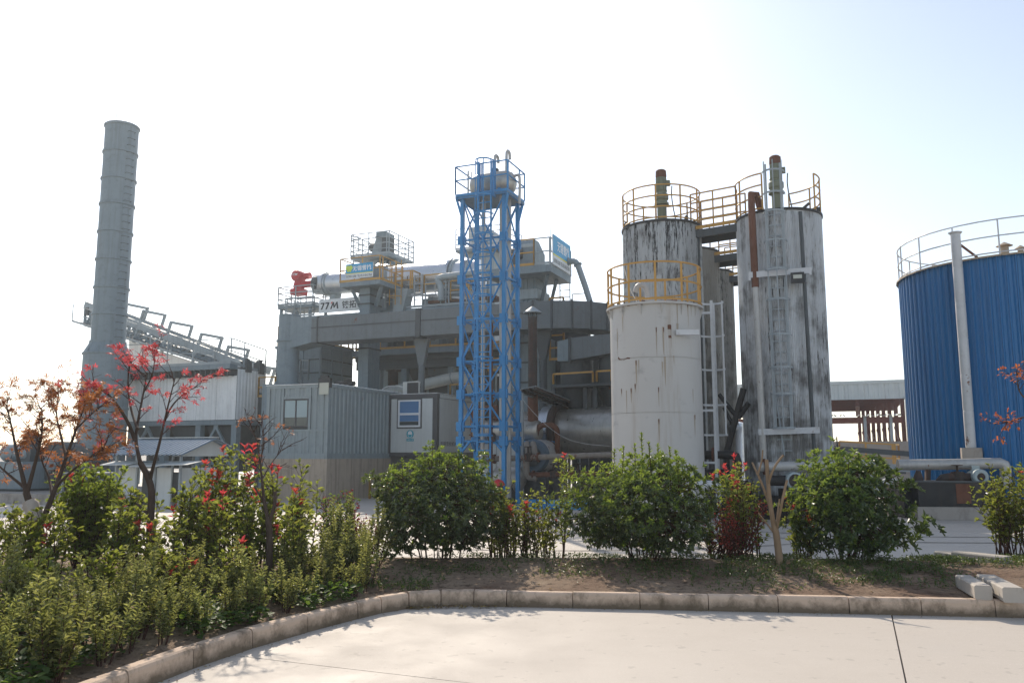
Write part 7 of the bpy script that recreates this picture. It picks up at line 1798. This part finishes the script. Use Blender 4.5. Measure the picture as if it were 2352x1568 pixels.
mt_ = tree('orange_maple', 'rusty orange leaved maple with a wrapped fork at far left', bs_, [
    ([bs_ - Z * .05, f(92, 1240), f(90, 1215)], .06, .052, 0),
    ([f(90, 1215), f(80, 1185), f(68, 1155), f(60, 1130)], .042, .036, 0),
    ([f(60, 1130), f(50, 1085), f(38, 1040, .1), f(28, 985, .2), f(15, 930, .2)], .030, .004, 1.5),
    ([f(62, 1130), f(75, 1085), f(88, 1035, -.1), f(98, 990, -.2), f(95, 935, -.2)], .028, .004, 1.5),
    ([f(58, 1120), f(30, 1098), f(0, 1072, .1), f(-30, 1040, .1)], .020, .005, 1.2),
    ([f(90, 1215), f(108, 1170), f(130, 1115), f(152, 1050, .1), f(175, 985, .2), f(195, 930, .2)], .040, .005, 1.5),
    ([f(130, 1115), f(165, 1080, -.2), f(205, 1050, -.3), f(238, 1030, -.3)], .018, .004, 1.3),
    ([f(152, 1050), f(140, 1000, .3), f(128, 950, .4), f(135, 905, .4)], .018, .004, 1.3),
    ([f(120, 1140), f(112, 1090, .3), f(95, 1060, .4), f(85, 1000, .5)], .018, .004, 1.0),
    ([f(175, 985), f(200, 960, -.2), f(228, 935, -.2)], .012, .003, 1.0),
    ], 'maple_orange', lambda fo, p, d: palm_leaf(fo, p, d, Z + rvec() * .6, rnd(.045, .07), 5), 302, keep=.80, nleaf=5, twigs=11, tw_len=(.14, .36))
wr = smooth_path([f(84, 1196), f(76, 1172), f(66, 1150)])
nw = len(wr); part(mt_, 'burlap_wrap', MB().tube(wr, [.05 + .03 * math.sin(math.pi * (k + 1) / (nw + 1)) + .006 * (k % 3) for k in range(nw)], 14), M['burlap'], 60)
f = TP(9.6); bs_ = onsoil(618, 9.6)
tree('young_maple', 'thin young maple with a V fork and few brown leaves', bs_, [
    ([bs_ - Z * .05, f(620, 1230), f(616, 1195)], .04, .036, 0),
    ([f(616, 1195), f(606, 1150), f(602, 1100), f(596, 1050)], .026, .008, .5),
    ([f(596, 1050), f(590, 1010, .1), f(575, 975, .1)], .010, .003, 1.0), ([f(598, 1065), f(606, 1010, -.1), f(600, 975, -.1)], .009, .003, 1.0),
    ([f(602, 1100), f(625, 1060, .2), f(650, 1030, .2)], .009, .003, .8),
    ([f(617, 1200), f(631, 1165), f(632, 1128)], .024, .020, 0), ([f(606, 1150), f(592, 1130), f(585, 1118)], .014, .010, 0),
    ], 'maple_orange', lambda fo, p, d: palm_leaf(fo, p, d, Z + rvec() * .6, rnd(.04, .06), 5), 303, keep=.16, nleaf=3, twigs=7, tw_len=(.12, .34), start=.2)
f = TP(10.9); bs_ = onsoil(1792, 10.85)
tree('cut_tree', 'small pollarded tree with bare sawn pale brown limbs', bs_, [
    ([bs_ - Z * .05, f(1788, 1265), f(1783, 1225), f(1778, 1205)], .052, .040, 0),
    ([f(1779, 1215), f(1770, 1165), f(1764, 1110), f(1761, 1055)], .036, .022, 0),
    ([f(1772, 1175), f(1758, 1130, .1), f(1742, 1092, .1), f(1728, 1062, .2)], .021, .013, 0),
    ([f(1764, 1112), f(1772, 1085, -.1), f(1785, 1062, -.1), f(1799, 1045, -.1)], .017, .013, 0),
    ([f(1784, 1215), f(1793, 1170, -.2), f(1802, 1125, -.2), f(1808, 1102, -.2)], .019, .015, 0),
    ([f(1783, 1208), f(1787, 1170, .15), f(1791, 1145, .15)], .013, .010, 0),
    ([f(1779, 1225), f(1760, 1200), f(1742, 1178)], .014, .008, 0), ([f(1740, 1090, .1), f(1750, 1060, .1), f(1752, 1033, .1)], .014, .009, 0),
    ], 'weed', lambda fo, p, d: leaf(fo, p, d, Z, .04, .02), 304, bark='bark_pale')
f = TP(10.2); bs_ = Vector((7.0, 10.2, soil_z(7.0, 10.2)))
tree('crape_tree', 'reddish brown twig tips entering from the right edge above the shrub', bs_, [
    ([bs_, Vector((6.95, 10.2, 1.2)), Vector((6.9, 10.2, 2.2))], .05, .035, 0),
    ([Vector((6.93, 10.2, 1.5)), f(2400, 960), f(2352, 955), f(2310, 972)], .02, .003, 1.3),
    ([Vector((6.9, 10.2, 2.2)), f(2380, 930), f(2340, 905), f(2335, 860)], .02, .003, 1.2),
    ], 'maple_orange', lambda fo, p, d: leaf(fo, p, d, Z, rnd(.04, .06), .025), 305, keep=.6, nleaf=5, twigs=6, start=.65, tw_len=(.10, .24))
# ---- ground cover, grass, litter
random.seed(77)
gc_ = MB(); gd_ = MB()
def inbed(x, y): return dist_kerb(x, y) > .16 and y < 12.9
n = 0
while n < 4200:             # low broad leaves under the left shrubs, along the kerb
    y = rnd(4.6, 11.8); x = rnd(-7.5, -1.0); dk = dist_kerb(x, y)
    if dk < .17 or (x > -1.5 and y > 9.3): continue
    if rnd(0, 1) > math.exp(-(dk - .1) * (.8 if y < 8 else .9)) * 1.05: continue
    if noise.noise(Vector((x * 1.6, y * 1.6, 5))) < -.05: continue
    n += 1; p = Vector((x, y, soil_z(x, y) + rnd(.02, .16))); leaf(gc_, p, rvec() * Vector((1, 1, .35)) if False else Vector((rnd(-1, 1), rnd(-1, 1), rnd(-.2, .4))), Z + rvec() * .4, rnd(.05, .095), rnd(.04, .065), .1, .15)
patches = [((-.4, 11.2), .8, 160), ((.7, 12.1), .6, 120), ((1.9, 11.3), .9, 200), ((-.9, 10.8), .4, 90), ((2.8, 10.0), .6, 120), ((-1.35, 9.95), .35, 160), ((-1.15, 10.3), .3, 60), ((.2, 11.0), .9, 220), ((1.2, 10.6), .7, 160), ((2.6, 10.9), 1.0, 520), ((3.6, 10.6), .9, 520), ((4.4, 10.5), .8, 420), ((5.1, 11.0), .7, 520), ((4.9, 10.1), .5, 200), ((3.6, 11.9), .6, 300), ((6.6, 11.2), .9, 900), ((7.0, 12.0), .9, 900), ((6.2, 12.2), .6, 500), ((5.9, 11.6), .4, 260), ((7.9, 11.4), .8, 500), ((1.2, 12.3), .5, 120), ((2.2, 12.5), .7, 160), ((-.2, 12.3), .6, 120)]
for (c, r, m) in patches:
    for i in range(int(m * 2.8)):
        a = rnd(0, 6.3); q = r * math.sqrt(rnd(0, 1)); x, y = c[0] + math.cos(a) * q * 1.2, c[1] + math.sin(a) * q * .8
        if noise.noise(Vector((x * 2.2, y * 2.2, 1))) < -.22 or not inbed(x, y): continue
        p = Vector((x, y, soil_z(x, y) + rnd(.0, .07)))
        leaf(gd_, p, Vector((rnd(-1, 1), rnd(-1, 1), rnd(0, .5))), Z + rvec() * .5, rnd(.02, .045), rnd(.014, .028), .2, .1)
        if i % 9 == 0:
            for b in range(2): leaf(gd_, p - Z * .03, Vector((rnd(-.4, .4), rnd(-.4, .4), 1)), rvec(), rnd(.05, .09), .005, .1, .3)
o = struct('ground_cover', gc_, M['cover_leaf'], smooth=60); o['kind'] = 'stuff'
o = struct('weeds', gd_, M['weed'], smooth=60); o['kind'] = 'stuff'
lt_ = MB()
for i in range(900):
    x, y = rnd(-6, 8.5), rnd(6, 12.8)
    if not inbed(x, y): continue
    leaf(lt_, Vector((x, y, soil_z(x, y) + .012)), Vector((rnd(-1, 1), rnd(-1, 1), rnd(-.1, .2))), Z + rvec() * .3, rnd(.02, .055), rnd(.008, .028), .2, .1)
for i in range(230):
    s = rnd(0, 1); x = -1.15 + 1.5 * s * rnd(.3, 1); y = 9.52 - abs(random.gauss(0, .045)) - .02 + (.06 if x > -.9 else 0)
    leaf(lt_, Vector((x, y - .02, .012 + rnd(0, .012))), Vector((rnd(-1, 1), rnd(-1, 1), rnd(-.1, .15))), Z + rvec() * .3, rnd(.02, .05), rnd(.01, .028), .2, .1)
for i in range(420):           # grit and crumbs that gather at the foot of the kerb
    q = random.choice(KSM[2:-1]); q2 = KSM[KSM.index(q) + 1]; w_6 = q.lerp(q2, rnd(0, 1)); d_6 = (q2 - q).normalized(); n_6 = Vector((d_6.y, -d_6.x, 0))
    w_6 = w_6 + n_6 * abs(random.gauss(0, .06)); leaf(lt_, w_6 + Z * .006, Vector((rnd(-1, 1), rnd(-1, 1), rnd(0, .3))), Z + rvec() * .4, rnd(.008, .025), rnd(.005, .014), .3, .1)
for i in range(26):
    x, y = rnd(-2, 5.5), rnd(6.2, 9.3)
    if dist_kerb(x, y) < .05 or y > 9.6 - .15 * abs(x): continue
    leaf(lt_, Vector((x, y, .008)), Vector((rnd(-1, 1), rnd(-1, 1), 0)), Z, rnd(.006, .018), rnd(.004, .01), .3, .1)
o = struct('leaf_litter', lt_, M['litter']); o['kind'] = 'stuff'
def clump(lab, p, seed, n=24, r=.09, h=.035):
    random.seed(seed); mb = MB()
    for i in range(n): leaf(mb, p + Vector((rnd(-r, r), rnd(-r * .5, r * .5), rnd(.004, h))), Vector((rnd(-1, 1), rnd(-.6, .6), rnd(-.2, .3))), Z + rvec() * .6, rnd(.03, .07), rnd(.01, .03), .3, .2)
    return single('debris_clump', mb, M['litter'], lab, 'debris', p, 'debris clumps at the kerb foot')
clump('small heap of dead leaves at the kerb foot below the loose stones', G(2090, 1405, 0) + Vector((-.25, .02, 0)), 5)
tm = MB()
for (c0_, r_, a0_, a1_) in ((Vector((9.2, 24.5, 0)), 8.2, 235, 300), (Vector((9.4, 24.8, 0)), 7.4, 238, 296), (Vector((1.0, 24.0, 0)), 9.0, 250, 300), (Vector((-12, 22, 0)), 6.0, 220, 330)):
    for i in range(40):
        q0, q1 = R(a0_ + (a1_ - a0_) * i / 40), R(a0_ + (a1_ - a0_) * (i + .97) / 40); w_5 = .09 + .03 * noise.noise(Vector((i * .3, r_, 0)))
        tm.add([c0_ + Vector((math.cos(q) * r, math.sin(q) * r, .006)) for q, r in ((q0, r_), (q1, r_), (q1, r_ + w_5), (q0, r_ + w_5))], [(0, 1, 2, 3)])
tyre = struct('tyre_marks', tm, M['tyre'])
pebble = MB().lathe(G(994, 1521, 0), [(.004, 0), (.016, .005), (.018, .012), (.010, .022), (.002, .024)], 8)
# ================================================================ HAZE, ALSO STANDING IN FOR THE LENS FLARE VEIL
hz = MB().obox(Vector((-75, -6, -1.1)), Vector((150, 0, 0)), Vector((0, 96, 0)), Vector((0, 0, 20.5)))
hm = bpy.data.materials.new('thin_haze'); hm.use_nodes = True
hn = hm.node_tree.nodes; hm.node_tree.links.remove(hn['Material Output'].inputs['Surface'].links[0])
pv = hn.new('ShaderNodeVolumePrincipled'); pv.inputs['Color'].default_value = (0.84, 0.93, 1.0, 1); pv.inputs['Density'].default_value = 0.0009; pv.inputs['Anisotropy'].default_value = 0.6
hm.node_tree.links.new(pv.outputs[0], hn['Material Output'].inputs['Volume'])
haze = mesh_obj('haze', hz, hm); haze['kind'] = 'stuff'
scene.cycles.volume_bounces = 0
